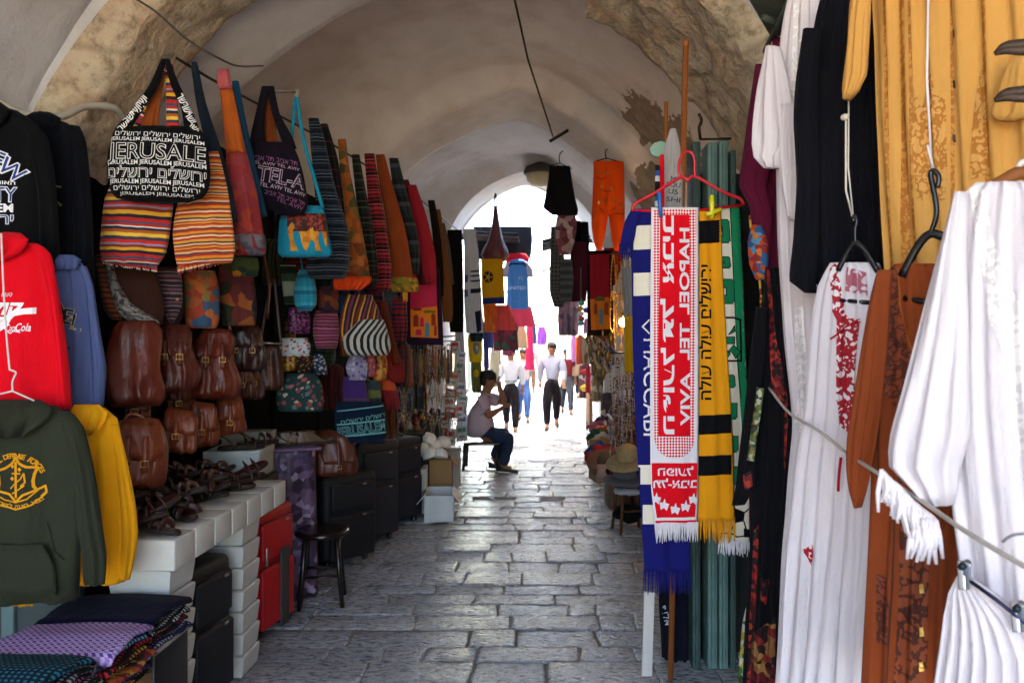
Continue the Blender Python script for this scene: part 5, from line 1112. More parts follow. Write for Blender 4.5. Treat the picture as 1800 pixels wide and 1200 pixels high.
peg('blue clothes peg gripping the red scarf', [(1158, 338), (1162, 382)], .0085, plastic('#1f66b5'), 0)
peg('upright yellow clothes peg between the yellow and green scarves', [(1251, 344), (1252, 384)], .011, plastic('#d6cf1c'), 0)
peg('yellow clothes peg lying sideways at the top of the yellow scarf', [(1241, 378), (1268, 368)], .011, plastic('#c9c41c'), 0)

# poles, door leaves and goods behind the scarves
th = thing('wooden_pole', 'tall orange brown wooden pole leaning behind the red hanger', 'pole', P(1180, 1190, 3.75)); o = P(1180, 1190, 3.75)
b = MB(); b.tube([P(1178, 1200, 3.76)-o, P(1191, 650, 3.66)-o, P(1206, 76, 3.55)-o], .0165, 4, flat=1.0, up=(1, 1, 0)); b.build('shaft', wood('#b5672c'), th)
b = MB(); b.ell(P(1206, 77, 3.55)-o, (.017, .017, .02), 0); b.build('tip', wood('#b5672c'), th)
b = MB(); b.tube([P(1171, 180, 4.0), P(1172, 420, 4.0)], .013, 4, up=(1, 1, 0)); solo(b, 'wooden_pole', wood('#b06a2f'), 'short thin orange wooden stick behind the tall leaning pole', 'pole')
teal = M('#62807a', .55, .4, 9, bmp=.4, bs=30); teal2 = M('#3d5551', .55, .4, 9, bmp=.4, bs=30)
th = thing('folding_door', 'folded green metal shop door leaves behind the football scarves', 'door', (.9, 3.9, 0))
for i, (x0, x1, z1, m) in enumerate(((1219, 1233, 247, teal2), (1246, 1263, 248, teal), (1266, 1282, 246, teal), (1286, 1296, 262, teal2))):
    a, c = P(x0, 600, 3.85), P(x1, 600, 3.85); zt = P(0, z1, 3.85).z; b = MB(); b.box(((a.x+c.x)/2-.9, .05, zt/2), (c.x-a.x, .16, zt), 0, bev=.006); b.box(((a.x+c.x)/2-.9, -.035, zt/2), ((c.x-a.x)*.35, .02, zt-.02), 0, bev=.004); b.build('leaf', m, th)
b = MB(); b.tube([P(1230, 245, 3.9)-th.location, P(1285, 244, 3.9)-th.location], .006, 8); b.tube(smoothline([P(1231, 244, 3.88)-th.location, P(1229, 225, 3.86)-th.location, P(1233, 212, 3.86)-th.location, P(1228, 200, 3.86)-th.location]), .008, 6); b.build('chain', iron, th)
b = MB(); b.box((0, 0, 1.27), (.5, .04, 2.54), 0); solo(b, 'shop_cupboard', M('#0f1010', .8), 'black board painted as the unlit shop interior behind the green folding door', 'backdrop', loc=(1.06, 4.1, 0))  # black board colours in the darkness of the shop interior
pl = Plane(1182, 300, 3.6, -20)
th, b = hung('tshirt', 'grey T-shirt with black lettering hanging edgeways behind the red hanger', 'T-shirt', pl, [(226, 1178, 1188, .01), (260, 1168, 1196, .02), (320, 1164, 1200, .025), (420, 1162, 1202, .03)], None, folds=.01, nf=2, seed=5)
for t_, y in (('M', 316), ('ROU', 326), ('US', 338), ('SHI', 352)): T(b, pl, t_, 1185, y, 9, 1, wp=8*len(t_), rot=-8)
b.build('body', [cloth('#a5a1a2'), ink_k], th)
pl = Plane(1164, 320, 3.55, -10); th, b = hung('scarf', 'red edged narrow scarf beside the grey T-shirt', 'scarf', pl, [(272, 1160, 1167), (330, 1159, 1168), (420, 1158, 1168)], None, d=.008, folds=.003, nf=1, seed=6); b.build('cloth', rscarf, th)
pl = Plane(1156, 330, 3.5, -10); th, b = hung('scarf', 'narrow black white and blue scarf edge behind the blue peg', 'scarf', pl, [(290, 1152, 1160), (330, 1151, 1160), (420, 1151, 1160)], None, d=.008, folds=.003, nf=1, seed=7); b.build('cloth', stripes([(0, '#101014'), (.4, '#c9c9d0'), (.6, '#2b4f94'), (.8, '#101014')], .12), th)
pl = Plane(1158, 262, 3.9, 0); b = MB(); b.prism([pl.uv(*q) for q in [(1142, 262), (1150, 252), (1162, 249), (1172, 254), (1172, 270), (1164, 276), (1152, 276), (1145, 272)]], -.012, .012); solo(b, 'fan_paddle', M('#8fb5a3', .5), 'pale green paddle shaped board hung on the thin stick', 'board', loc=pl.o)
# low goods under the scarves
th = thing('wooden_stick', 'whitewashed slat leaning under the blue scarf fringe', 'slat', P(1139, 1150, 3.3)); o = th.location; b = MB(); b.box((P(1139, 1075, 3.3)-o+P(1139, 1150, 3.3)-o)/2, (.045, .02, .36), 0, rot=(0, .03, 0), bev=.003); b.build('shaft', M('#bdb7b2', .7), th)
pl = Plane(1180, 1110, 4.0, -15)
th, b = hung('tshirt', 'dark navy T-shirt with white script hanging low beneath the blue scarf', 'T-shirt', pl, [(1000, 1160, 1205), (1060, 1158, 1214), (1130, 1162, 1212), (1240, 1166, 1206)], None, d=.03, folds=.015, nf=3, seed=8)
T(b, pl, heb('אלוף'), 1172, 1078, 12, 1, wp=34, rot=-75); T(b, pl, heb('י"ב'), 1178, 1096, 10, 1, wp=14, rot=-80); b.build('body', [cloth('#12131f'), ink_w], th)
pl = Plane(1200, 1120, 4.05, -20); th, b = hung('trousers', 'black trousers hanging low beside the navy T-shirt', 'trousers', pl, [(980, 1186, 1218), (1080, 1188, 1224), (1240, 1190, 1222)], None, d=.03, folds=.015, nf=2, seed=9); b.build('body', kknit, th)

# ------------------------------------------------------------------ dresses along the wall
MB.flat = .75; MB.fold = 1.25
gD = 'dresses hung along the wall'
wc = cloth('#d3cacf', var=.05); wc2 = cloth('#d4ccd1', var=.05)
def dress(name, label, cat, px, py, Y, a, rows, m, seed, d=.03, folds=.016, nf=4, deco=None, **k):
    pl = Plane(px, py, Y, a); th, b = hung(name, label, cat, pl, rows, None, d=d, folds=folds, nf=nf, seed=seed, group=gD, n=k.pop('n', 56), **k)
    if deco: deco(b, pl)
    b.build('body', m if isinstance(m, list) else [m], th); return th, pl
def sleeve(th, pl, rows, m, seed, y=-.02, d=.025, folds=.008, nf=2.2, deco=None, name='sleeve', **k):
    b = MB(); b.hang([(a, c, d if dd is None else dd, y) for a, c, dd, _ in pl.rows(rows)], 0, folds=folds, nf=nf, seed=seed, n=36, **k)
    if deco: deco(b, pl)
    b.build(name, m if isinstance(m, list) else [m], th)
plum = cloth('#5d1534', var=.1); goldT = M('#a8833f', .5)
def d_plum(b, pl):
    for i in range(4): LN(b, pl, [(1340+i*3, 150), (1338+i*3, 172), (1342+i*3, 196)], 1.4, 1)
    LN(b, pl, [(1362, 70), (1364, 100), (1356, 122)], 2.2, 1); LN(b, pl, [(1356, 75), (1358, 112)], 1.6, 1)
th, pl = dress('caftan', 'plum caftan with gold braid, farthest of the hanging dresses', 'dress', 1350, 300, 2.95, -46, [(66, 1352, 1372), (90, 1345, 1384), (150, 1338, 1395), (260, 1330, 1400), (400, 1338, 1400), (500, 1344, 1400)], [plum, goldT], 1, deco=d_plum, nf=2)
sleeve(th, pl, [(120, 1338, 1366), (200, 1326, 1362), (290, 1314, 1366), (332, 1311, 1358), (370, 1330, 1368), (430, 1330, 1366), (482, 1342, 1364)], plum, 2, -.05, .03)
pl = Plane(1332, 440, 2.9, -46); th, b = hung('patterned_bag', 'orange and blue wheel patterned cloth bag under the plum caftan', 'bag', pl, [(396, 1322, 1338), (425, 1315, 1350), (465, 1318, 1350), (492, 1330, 1345)], None, d=.03, folds=.005, nf=2, seed=11)
b.build('body', motley(['#b3481c', '#2a5a8a', '#8a2a2a', '#4a8ab0', '#c9742a'], 45, .8), th); strap(th, pl, [(1320, 380), (1326, 430), (1340, 520), (1330, 620)], 4, motley(['#8a2a1f', '#c9a23a', '#3a2a1a'], 90), -.01)
blackd = cloth('#0f0e12', var=.12); remb = motley(['#6d1018', '#2a0a0c', '#8f1a20', '#160a0a', '#a3341f'], 60, .7)
def d_bd(b, pl):
    SH(b, pl, [(1352, 470), (1360, 476), (1372, 600), (1382, 660), (1392, 700), (1390, 730), (1366, 690), (1358, 600)], 1)
    SH(b, pl, [(1384, 700), (1392, 735), (1388, 830), (1382, 800)], 1)
    SH(b, pl, [(1330, 930), (1338, 920), (1332, 1100), (1322, 1200), (1316, 1200)], 1); SH(b, pl, [(1346, 1010), (1356, 1016), (1352, 1060), (1346, 1050)], 1)
    SH(b, pl, [(1326, 1110), (1372, 1080), (1370, 1240), (1316, 1240)], 2)
th, pl = dress('embroidered_dress', 'long black dress with dark red embroidered seams and hem', 'dress', 1350, 850, 2.75, -46, [(470, 1346, 1372), (520, 1342, 1388), (600, 1336, 1400), (700, 1330, 1410), (850, 1324, 1410), (1000, 1318, 1400), (1240, 1304, 1390)], [blackd, remb, motley(['#5d1418', '#1a0d0c', '#8a5a2f', '#7a2020', '#241010', '#a3763f'], 40, .7)], 12, deco=d_bd, nf=3)
def d_sl(b, pl): SH(b, pl, [(1322, 830), (1334, 824), (1336, 850), (1326, 858)], 1)
sleeve(th, pl, [(540, 1340, 1360), (620, 1330, 1356), (700, 1322, 1348), (800, 1310, 1340), (852, 1304, 1338), (884, 1298, 1320)], [blackd, remb], 13, -.05, .02, deco=d_sl)
def d_sash(th, pl):
    b = MB(); b.strap([pl.p3(1356, 680, -.075), pl.p3(1352, 720, -.08), pl.p3(1344, 770, -.08), pl.p3(1340, 805, -.08)], .03, 0, .004); b.build('belt_end', motley(['#5d6a3a', '#b5b3a0', '#2b3a24', '#8a7a3a'], 70, .6), th)
d_sash(th, pl)
pl = Plane(1326, 1000, 3.0, -40); th, b = hung('dress', 'narrow strip of a maroon dress behind the green scarf end', 'dress', pl, [(820, 1320, 1340), (1000, 1318, 1336), (1200, 1312, 1330)], None, d=.015, folds=.006, nf=2, seed=14, group=gD); b.build('body', cloth('#4b1222'), th)
pl = Plane(1315, 1130, 2.85, -40); th, b = hung('embroidered_shawl', 'yellow white and green embroidered shawl end at the foot of the black dress', 'shawl', pl, [(1064, 1312, 1324), (1090, 1306, 1324), (1130, 1302, 1324), (1180, 1298, 1318), (1240, 1294, 1312)], None, d=.015, folds=.008, nf=3, seed=15); b.build('body', motley(['#b9a23a', '#c9c5b5', '#3a6a2a', '#7a5a1f', '#22301a'], 40, .6), th)
# white robe
lacew = embroid('#dcd6d6', '#efeaea', 70, .5)
def d_rob(b, pl):
    SH(b, pl, [(1402, 8), (1416, 6), (1412, 120), (1400, 240), (1392, 240), (1398, 120)], 1, .002); LN(b, pl, [(1412, 20), (1408, 60), (1414, 78), (1424, 60)], 1.6, 1, .0035)
    SH(b, pl, [(1404, 545), (1416, 535), (1428, 720), (1416, 800), (1404, 740)], 1, .002)
th, pl = dress('robe', 'long white robe with a pale embroidered front, beside the plum caftan', 'dress', 1410, 400, 2.5, -48, [(-30, 1392, 1452), (40, 1376, 1462), (120, 1366, 1470), (250, 1362, 1475), (420, 1364, 1478), (560, 1372, 1480), (700, 1386, 1490), (760, 1390, 1492), (900, 1378, 1500), (1250, 1362, 1500)], [wc, lacew], 16, deco=d_rob, nf=5, folds=.02, ramp=(.3, 1.2))
sleeve(th, pl, [(90, 1362, 1386), (150, 1350, 1402), (220, 1341, 1414), (260, 1338, 1418), (282, 1342, 1396), (300, 1358, 1392)], wc, 17, -.06, .03, .014, 3)
sleeve(th, pl, [(190, 1392, 1424), (260, 1384, 1424), (330, 1392, 1422), (390, 1404, 1418)], wc, 18, -.075, .02, .012, 2.5, name='sleeve')
# white dress with red embroidery
redemb = embroid('#e2d8da', '#a30f24', 85, .8)
def d_re(b, pl):
    SH(b, pl, [(1462, 472), (1478, 462), (1484, 500), (1494, 545), (1502, 568), (1500, 600), (1486, 580), (1472, 550)], 1, .003); SH(b, pl, [(1478, 560), (1520, 560), (1512, 640), (1506, 740), (1496, 760), (1482, 740), (1476, 700), (1478, 640)], 1, .003)
    LN(b, pl, [(1469, 596), (1500, 572), (1520, 566)], 3, 2, .006)
    SH(b, pl, [(1420, 962), (1432, 955), (1434, 975), (1430, 992), (1424, 985)], 1, .003)
    SH(b, pl, [(1496, 470), (1530, 480), (1532, 520), (1494, 512)], 3, .003)
th, pl = dress('embroidered_dress', 'white pleated dress with a red embroidered neckline tied by a red cord', 'dress', 1470, 800, 2.12, -48, [(462, 1460, 1545), (500, 1440, 1560), (560, 1428, 1570), (650, 1420, 1570), (740, 1412, 1570), (800, 1402, 1570), (950, 1390, 1570), (1250, 1372, 1560)], [wc2, redemb, cloth('#a30d22'), embroid('#cfc0c6', '#a35a68', 50, .4)], 19, deco=d_re, nf=6.5, folds=.02, ramp=(.2, 1.3))
b = MB(); b.strap([pl.p3(1497, 800, -.06), pl.p3(1494, 830, -.062), pl.p3(1492, 858, -.06)], .008, 0, .003); b.build('cord', cloth('#a30d22'), th)
# black tunic
def d_bt(b, pl): pass
th, pl = dress('tunic', 'black short sleeved tunic between the white robe and the golden caftan', 'dress', 1480, 250, 2.25, -46, [(-30, 1452, 1535), (30, 1436, 1545), (120, 1424, 1555), (300, 1422, 1560), (480, 1430, 1566), (500, 1436, 1566)], [cloth('#0d0d14', var=.2)], 20, nf=3)
sleeve(th, pl, [(60, 1424, 1456), (150, 1411, 1450), (220, 1407, 1450), (330, 1412, 1452), (430, 1406, 1450), (496, 1400, 1446), (516, 1428, 1446)], cloth('#0d0d14', var=.2), 21, -.05, .03)
# golden caftan
gold = cloth('#c4914b', var=.08); gemb = embroid('#bb8238', '#a0621f', 95, .5); gemb2 = embroid('#c4914b', '#a5691f', 85, .3)
def d_gold(b, pl):
    for x0, x1 in ((1556, 1562), (1582, 1594), (1602, 1607), (1672, 1677), (1730, 1738)): SH(b, pl, [(x0, -40), (x1, -40), (x1+10, 500), (x0+8, 500)], 1, .002)
    SH(b, pl, [(1612, 160), (1626, 190), (1640, 110), (1652, 170), (1668, 180), (1672, 300), (1668, 360), (1640, 340), (1620, 364), (1610, 260)], 2, .003)
    SH(b, pl, [(1726, 130), (1740, 120), (1744, 220), (1736, 310), (1712, 320), (1714, 230)], 2, .003)
    for y in (64, 152, 246): SH(b, pl, [(1679, y-7), (1684, y-7), (1685, y+7), (1680, y+7)], 3, .005)
th, pl = dress('caftan', 'golden yellow caftan covered in bronze embroidery', 'dress', 1660, 200, 1.86, -46, [(-40, 1530, 1860), (60, 1534, 1870), (200, 1538, 1880), (350, 1546, 1890), (500, 1556, 1900), (760, 1570, 1900)], [gold, gemb, gemb2, M('#3a1d0c', .6)], 22, deco=d_gold, nf=7, folds=.013, n=90, ramp=(.9, 1.1))
sleeve(th, pl, [(-40, 1518, 1546), (20, 1506, 1544), (80, 1502, 1540), (140, 1496, 1536), (165, 1494, 1524), (182, 1496, 1506)], [gold], 23, -.05, .025, .014, 3)
sleeve(th, pl, [(110, 1790, 1840), (170, 1770, 1840), (210, 1755, 1840), (222, 1768, 1800)], [gold], 24, -.07, .02, .008, 2)
# brown dress
brown = cloth('#87401f', var=.1); bemb = embroid('#80391e', '#4f2010', 110, .45); bemb2 = embroid('#87401f', '#4a1d10', 60, .2)
def d_brn(b, pl):
    SH(b, pl, [(1570, 468), (1584, 474), (1588, 540), (1606, 600), (1618, 640), (1600, 720), (1586, 722), (1558, 690), (1548, 600), (1544, 520)], 1, .003)
    LN(b, pl, [(1585, 474), (1589, 540), (1606, 598), (1618, 632)], 3.2, 3, .005)
    LN(b, pl, [(1552, 500), (1554, 660), (1548, 860), (1582, 880), (1576, 1040), (1566, 1210)], 2.4, 2, .004)
    SH(b, pl, [(1586, 830), (1624, 860), (1640, 940), (1634, 1210), (1578, 1210), (1588, 1020)], 4, .003); SH(b, pl, [(1546, 1006), (1560, 1012), (1572, 1060), (1568, 1130), (1546, 1125)], 1, .003)
    for y in (1030, 1105, 1165): SH(b, pl, [(1624, y-8), (1630, y-9), (1632, y+7), (1625, y+8)], 5, .006)
th, pl = dress('embroidered_dress', 'rust brown dress with dark embroidered bodice and stitched front seams', 'dress', 1600, 800, 1.7, -46, [(464, 1572, 1680), (480, 1556, 1700), (520, 1544, 1720), (620, 1536, 1740), (720, 1530, 1740), (860, 1532, 1720), (1000, 1526, 1700), (1250, 1510, 1690)], [brown, bemb, M('#4a1a0a', .7), cloth('#a3561f'), bemb2, brass], 25, deco=d_brn, nf=4, folds=.012, n=72)
sleeve(th, pl, [(476, 1552, 1580), (520, 1540, 1576), (600, 1526, 1572), (700, 1510, 1562), (770, 1499, 1552), (820, 1498, 1542), (860, 1503, 1533), (888, 1512, 1524)], [brown], 26, -.035, .02, .009, 3)
b = MB(); b.hang([(a, c, .004, .02) for a, c, _, _ in pl.rows([(470, 1580, 1680), (540, 1588, 1690), (640, 1610, 1690)])], 0, folds=.006, nf=2, seed=4); b.build('back_lining', cloth('#5d2714'), th)
# white tunic, nearest
def d_wt(b, pl):
    SH(b, pl, [(1706, 332), (1730, 324), (1752, 420), (1790, 520), (1800, 620), (1780, 640), (1744, 560), (1726, 450)], 1, .002)
    SH(b, pl, [(1760, 540), (1830, 520), (1830, 800), (1790, 800), (1776, 680)], 1, .002)
th, pl = dress('tunic', 'white cotton tunic with lace sleeves, nearest of the hanging dresses', 'dress', 1740, 600, 1.4, -44, [(322, 1716, 1850), (340, 1696, 1880), (420, 1676, 1900), (560, 1664, 1920), (720, 1662, 1940), (900, 1676, 1950), (1020, 1690, 1950), (1200, 1700, 1960)], [wc2, lacew], 27, deco=d_wt, nf=5, folds=.012, n=80)
sleeve(th, pl, [(345, 1690, 1716), (440, 1664, 1712), (560, 1632, 1716), (680, 1600, 1716), (760, 1578, 1716), (815, 1576, 1700), (850, 1610, 1696), (880, 1640, 1690)], [wc2], 28, -.05, .03, .012, 3)
b = MB(); lace = cloth('#ded6dc', var=.05)
pts = [pl.p3(x, y, -.075) for x, y in [(1575, 822), (1590, 838), (1606, 850), (1622, 868), (1640, 884), (1656, 896), (1668, 908)]]
rl = random.Random(8)
for q in smoothline(pts, 5):
    for k in range(2):
        e = q+Vector((rl.uniform(-.006, .012), rl.uniform(-.012, .012), -rl.uniform(.03, .075))); b.tube([q+Vector((0, 0, .006)), (q+e)/2+Vector((rl.uniform(-.006, .006), 0, 0)), e], [.0045, .005, .003], 5)
b.tube(smoothline(pts), .005, 6); b.tube(smoothline([p+Vector((.004, 0, -.035)) for p in pts]), .004, 6); b.build('lace_edge', lace, th)
b = MB()
for i in range(16):
    q = pl.p3(1640+rl.uniform(-12, 24), 905+rl.uniform(-10, 10), -.08); b.tube([q, q+Vector((rl.uniform(-.012, .012), 0, -.03)), q+Vector((rl.uniform(-.016, .01), 0, -.065))], [.005, .006, .003], 5)
b.build('tassel', lace, th)
# white skirt on a clip hanger
th, pl = dress('skirt', 'white gathered skirt clipped on a metal hanger, lowest by the white tunic', 'skirt', 1720, 1100, 1.3, -44, [(1012, 1682, 1704, .012), (1040, 1668, 1745, .02), (1080, 1660, 1800, .025), (1150, 1650, 1850, .03), (1300, 1630, 1860, .035)], [wc2], 29, nf=8, folds=.012, n=80, ramp=(.8, 1.3))
b = MB(); b.hang(pl.rows([(1014, 1682, 1700, .014, -.01), (1060, 1690, 1780, .016, -.012), (1120, 1750, 1850, .014, -.012)]), 0, folds=.004, nf=6, seed=3) 
th = on(pl, 'clip_hanger', 'metal trouser hanger with a steel clip gripping the white skirt', 'hanger')
b = MB(); b.tube([pl.p3(1715, 1014, -.03), pl.p3(1760, 1046, -.03), pl.p3(1800, 1078, -.03), pl.p3(1850, 1116, -.03)], .0035, 8); b.build('bar', M('#2e2c4a', .3, metal=.8), th)
for (x, y) in ((1704, 1000), (1798, 1072)):
    for sg in (-1, 1):
        b = MB(); q = pl.p3(x, y, -.03); b.box(q+Vector((sg*.004, 0, -.004)), (.012, .005, .048), 0, rot=(sg*.2, sg*.12, 0), bev=.002); b.build('clip', silver_hook, th)
    b = MB(); b.tube([pl.p3(x, y-14, -.045), pl.p3(x, y-14, -.01)], .006, 10); b.build('clip_spring', M('#26333d', .4, metal=.6), th)
# hangers, strings, clamps and rope
blkp = plastic('#0c0c0e', .28)
def strong_hanger(label, pl, L, neck, Rr, hookp, bar=None, m=blkp, r=.008):
    th = on(pl, 'clothes_hanger', label, 'hanger'); b = MB()
    b.tube(smoothline([pl.p3(*L, -.01), pl.p3((L[0]*.45+neck[0]*.55), L[1]*.3+neck[1]*.7, -.012), pl.p3(*neck, -.014), pl.p3((Rr[0]*.45+neck[0]*.55), Rr[1]*.3+neck[1]*.7, -.012), pl.p3(*Rr, -.01)]), [r]*21, 10, flat=.7); b.build('shoulder_bar', m, th)
    b = MB(); b.tube(smoothline([pl.p3(*q, -.014) for q in hookp]), r*.62, 8); b.build('hook', m, th)
    if bar: b = MB(); b.tube([pl.p3(*bar[0], -.008), pl.p3(*bar[1], -.008)], r*.75, 8); b.build('cross_bar', m, th)
    return th
pl = Plane(1510, 440, 2.06, -46); strong_hanger('black plastic hanger under the tunic, carrying the red embroidered dress', pl, (1476, 476), (1508, 428), (1546, 478), [(1508, 430), (1507, 405), (1510, 392), (1507, 380), (1503, 384)], ((1480, 528), (1532, 532)))
b = MB(); q = [Plane(1507, 300, 2.1, -46).p3(*s_)+Plane(1507, 300, 2.1, -46).o*0 for s_ in [(1505, 180), (1506, 210), (1505, 300), (1507, 384)]]
pls = Plane(1507, 300, 2.1, -46); b = MB(); b.tube([pls.p3(1509, 176, -.06), pls.p3(1508, 300, -.06), pls.p3(1509, 390, -.03)], .0022, 6); b.tube([pls.p3(1504, 215, -.06), pls.p3(1504, 340, -.06), pls.p3(1507, 384, -.03)], .003, 6); b.ell(pls.p3(1503, 214, -.062), (.012, .008, .009), 0)
solo(b, 'string', cloth('#cfc9ba'), 'knotted cream string that holds the hanger over the black tunic', 'string', loc=pls.o, rotz=pls.a)
pl = Plane(1635, 400, 1.66, -46); strong_hanger('black plastic hanger with a wide loop, carrying the rust brown dress', pl, (1588, 486), (1640, 412), (1700, 440), [(1640, 412), (1650, 380), (1648, 350), (1640, 310), (1645, 302), (1654, 312), (1652, 332)], ((1592, 524), (1660, 536)), r=.0095)
pls = Plane(1645, 150, 1.68, -46); b = MB(); b.tube([pls.p3(1650, -30, -.06), pls.p3(1647, 150, -.06), pls.p3(1644, 306, -.02)], .0026, 6); b.tube([pls.p3(1645, 262, -.05), pls.p3(1649, 310, -.02)], .0026, 6)
solo(b, 'string', cloth('#dcd3d6'), 'thin white string in front of the golden caftan', 'string', loc=pls.o, rotz=pls.a)
pl = Plane(1780, 330, 1.38, -44); th = on(pl, 'clothes_hanger', 'varnished wooden hanger in the neck of the white tunic', 'hanger'); b = MB(); b.tube(smoothline([pl.p3(1728, 340, .0), pl.p3(1765, 318, -.004), pl.p3(1800, 304, -.004), pl.p3(1850, 320, 0)]), .012, 10, flat=.7); b.build('shoulder_bar', wood('#9a5a24'), th)
b = MB(); b.tube(smoothline([pl.p3(1795, 304), pl.p3(1792, 292), pl.p3(1800, 285), pl.p3(1812, 296)]), .006, 8); b.build('cord_loop', cloth('#d9d0c9'), th)
for i, (y, lb_) in enumerate(((96, 'upper rusty spring clamp over the golden caftan'), (178, 'lower rusty spring clamp, by the golden sleeve'))):
    pl = Plane(1790, y, 1.5, -30); th = on(pl, 'spring_clamp', lb_, 'clamp', 'rusty clamps at the caftan')
    for sg in (-1, 1):
        b = MB(); b.tube(smoothline([pl.p3(1748, y+2, -.01), pl.p3(1768, y-8+sg*4, -.012), pl.p3(1800, y-10+sg*6, -.01), pl.p3(1850, y-14+sg*14, -.01)]), [.004, .005, .006, .007, .008, .008, .009, .009, .01, .01, .01, .011, .011, .011, .011, .011], 8, flat=.6); b.build('jaw', M('#4a3a30', .55, .5, 30, metal=.6, bmp=.5, bs=60), th)
pts = [P(1352, 682, 2.66), P(1388, 726, 2.42), P(1440, 757, 2.2), P(1490, 797, 2.0), P(1535, 826, 1.76), P(1620, 880, 1.5), P(1700, 935, 1.34), P(1800, 994, 1.2), P(1860, 1025, 1.14)]
pts = [q+Vector((-.085, -.03, 0)) for q in pts]
pts = [P(*q) for q in ((1352, 682, 2.56), (1388, 726, 2.3), (1440, 757, 2.05), (1490, 797, 1.9), (1535, 826, 1.58), (1620, 880, 1.42), (1700, 935, 1.24), (1800, 994, 1.1), (1860, 1025, 1.04))]
b = MB(); b.tube(smoothline(pts), .0042, 8); solo(b, 'rope', cloth('#b8b2a8'), 'pale rope tied across the front of the hanging dresses', 'rope')
pl = Plane(1785, 945, 1.2, -44); b = MB(); b.tube(smoothline([pl.p3(1762, 952), pl.p3(1772, 944), pl.p3(1790, 938), pl.p3(1840, 936)]), .0025, 8); solo(b, 'wire_hook', silver_hook, 'bent steel wire hook poking out by the white tunic', 'hook', loc=pl.o, rotz=pl.a)
th = thing('metal_bracket', 'weathered green metal bracket above the white robe', 'bracket', P(1370, 15, 2.75)); o = th.location
b = MB(); b.box((0, 0, .02), (.16, .5, .05), 0, rot=(0, 0, R(-28)), bev=.006); b.build('plate', M('#55604f', .6, .4, 14), th)
b = MB(); b.tube([(-.06, 0, -.03), (.06, .1, -.03)], .012, 8); b.tube([(.0, -.1, -.02), (.02, .25, -.06)], .01, 8); b.build('bar', M('#3f4a3f', .6, .4, 14), th)
b = MB(); b.tube([Vector((1.02, .9, 2.86)), Vector((1.0, 2.0, 2.86)), Vector((.94, 3.2, 2.82))], .014, 8); solo(b, 'hanging_rail', iron, 'iron rail above the dresses', 'rail')
b = MB(); b.box((0, 0, 1.4), (.04, 2.7, 2.8), 0); solo(b, 'display_board', wood('#3a3029'), 'dark board behind the hanging dresses', 'board', loc=(1.34, 2.0, 0))

MB.flat = 1.0; MB.fold = 1.3
# ------------------------------------------------------------------ trinkets beyond the bags
def strandset(protos, spots, group, label):
    for i, (x, y, Y, sc) in enumerate(spots):
        pr = protos[i % len(protos)]; o = P(x, y, Y)
        c = pr.copy(); COL.objects.link(c); c.location = o; c.scale = (sc, sc, sc); c.rotation_euler = (0, 0, (i*1.7) % 3.1)
        tag(c, label[i % len(label)], 'necklace', group)
def beads(seed, m, n=34, r=.006, ln=.3, w_=.03):
    rg = random.Random(seed); b = MB()
    for i in range(n):
        t = 2*PI*i/n; q = (w_*sin(t)*(1-.3*cos(t)), .008*sin(3*t), -ln/2+ln/2*cos(t)); b.ell(q, r*rg.uniform(.75, 1.3), rg.randrange(len(m)), 7, 5)
    b.ell((0, 0, -ln-.01), (.009, .006, .014), 0, 7, 5); b.tube([(w_*sin(t)*(1-.3*cos(t)), .008*sin(3*t), -ln/2+ln/2*cos(t)) for t in [2*PI*i/40 for i in range(40)]], .003, 5, closed=True); o = b.build('necklace', m); COL.objects.unlink(o); return o
goldm = M('#b58a3a', .3, .3, 30, metal=1); silm = M('#a9a9ac', .3, .3, 30, metal=1)
pg = [beads(1, [goldm, M('#5d2a14', .4)]), beads(2, [silm, M('#1f2a44', .35)]), beads(3, [goldm, silm], 20), beads(4, [M('#8a8378', .5), silm, M('#3a4a3a', .4)])]
sp = [(652+i*9+(j % 2)*4, 636+j*44+(i*13 % 9), 6.75+.1*i, 1.0) for j in range(3) for i in range(8)]
strandset(pg, sp, 'bead necklaces hung beyond the suitcases', ['gold and brown bead necklace in the crowded display beyond the suitcases', 'silver and blue bead necklace in the crowded display beyond the suitcases', 'gold and silver bead necklace in the crowded display beyond the suitcases', 'grey and green bead necklace in the crowded display beyond the suitcases'])
sp = [(748+i*8+(j % 2)*4, 604+j*42+(i*11 % 9), 7.7+.12*i, 1.0) for j in range(4) for i in range(8)]
strandset(pg, sp, 'bead necklaces hung above the white caps', ['gold and brown bead necklace hung above the white caps', 'silver and blue bead necklace hung above the white caps', 'gold and silver bead necklace hung above the white caps', 'grey and green bead necklace hung above the white caps'])
cordm = ['#1c1714', '#6d3a1c', '#a8541c', '#10100f', '#3a2a1f', '#8a6a2a', '#22222a', '#7a4a24']
cp = []
for i, c in enumerate(cordm):
    b = MB()
    for k in range(6): b.tube(smoothline([(0, 0, 0), (.012*cos(k), .012*sin(k), -.15), (.016*cos(k*1.3+1), .016*sin(k*1.3+1), -.32-.02*(k % 3))]), .006, 5)
    b.ell((0, 0, 0), .014, 0, 8, 6); o = b.build('cord_necklace', leather(c)); COL.objects.unlink(o); cp.append(o)
names = ['black', 'chestnut', 'orange', 'jet black', 'dark brown', 'ochre', 'slate', 'tan']
for i in range(16):
    c = cp[i % 8].copy(); COL.objects.link(c); c.location = P(712+i*5.4, 606+(i % 3)*5, 7.3+.07*i); tag(c, '%s leather cords hung in a bunch below the city picture' % names[i % 8], 'cords', 'bunches of leather cords below the wall hanging')
b = MB(); b.tube([P(645, 600, 6.75), P(720, 596, 7.35), P(800, 590, 8.5)], .01, 8); b.tube([P(650, 634, 6.7), P(712, 632, 7.5)], .006, 6); b.tube([P(745, 602, 7.65), P(808, 598, 8.6)], .006, 6)
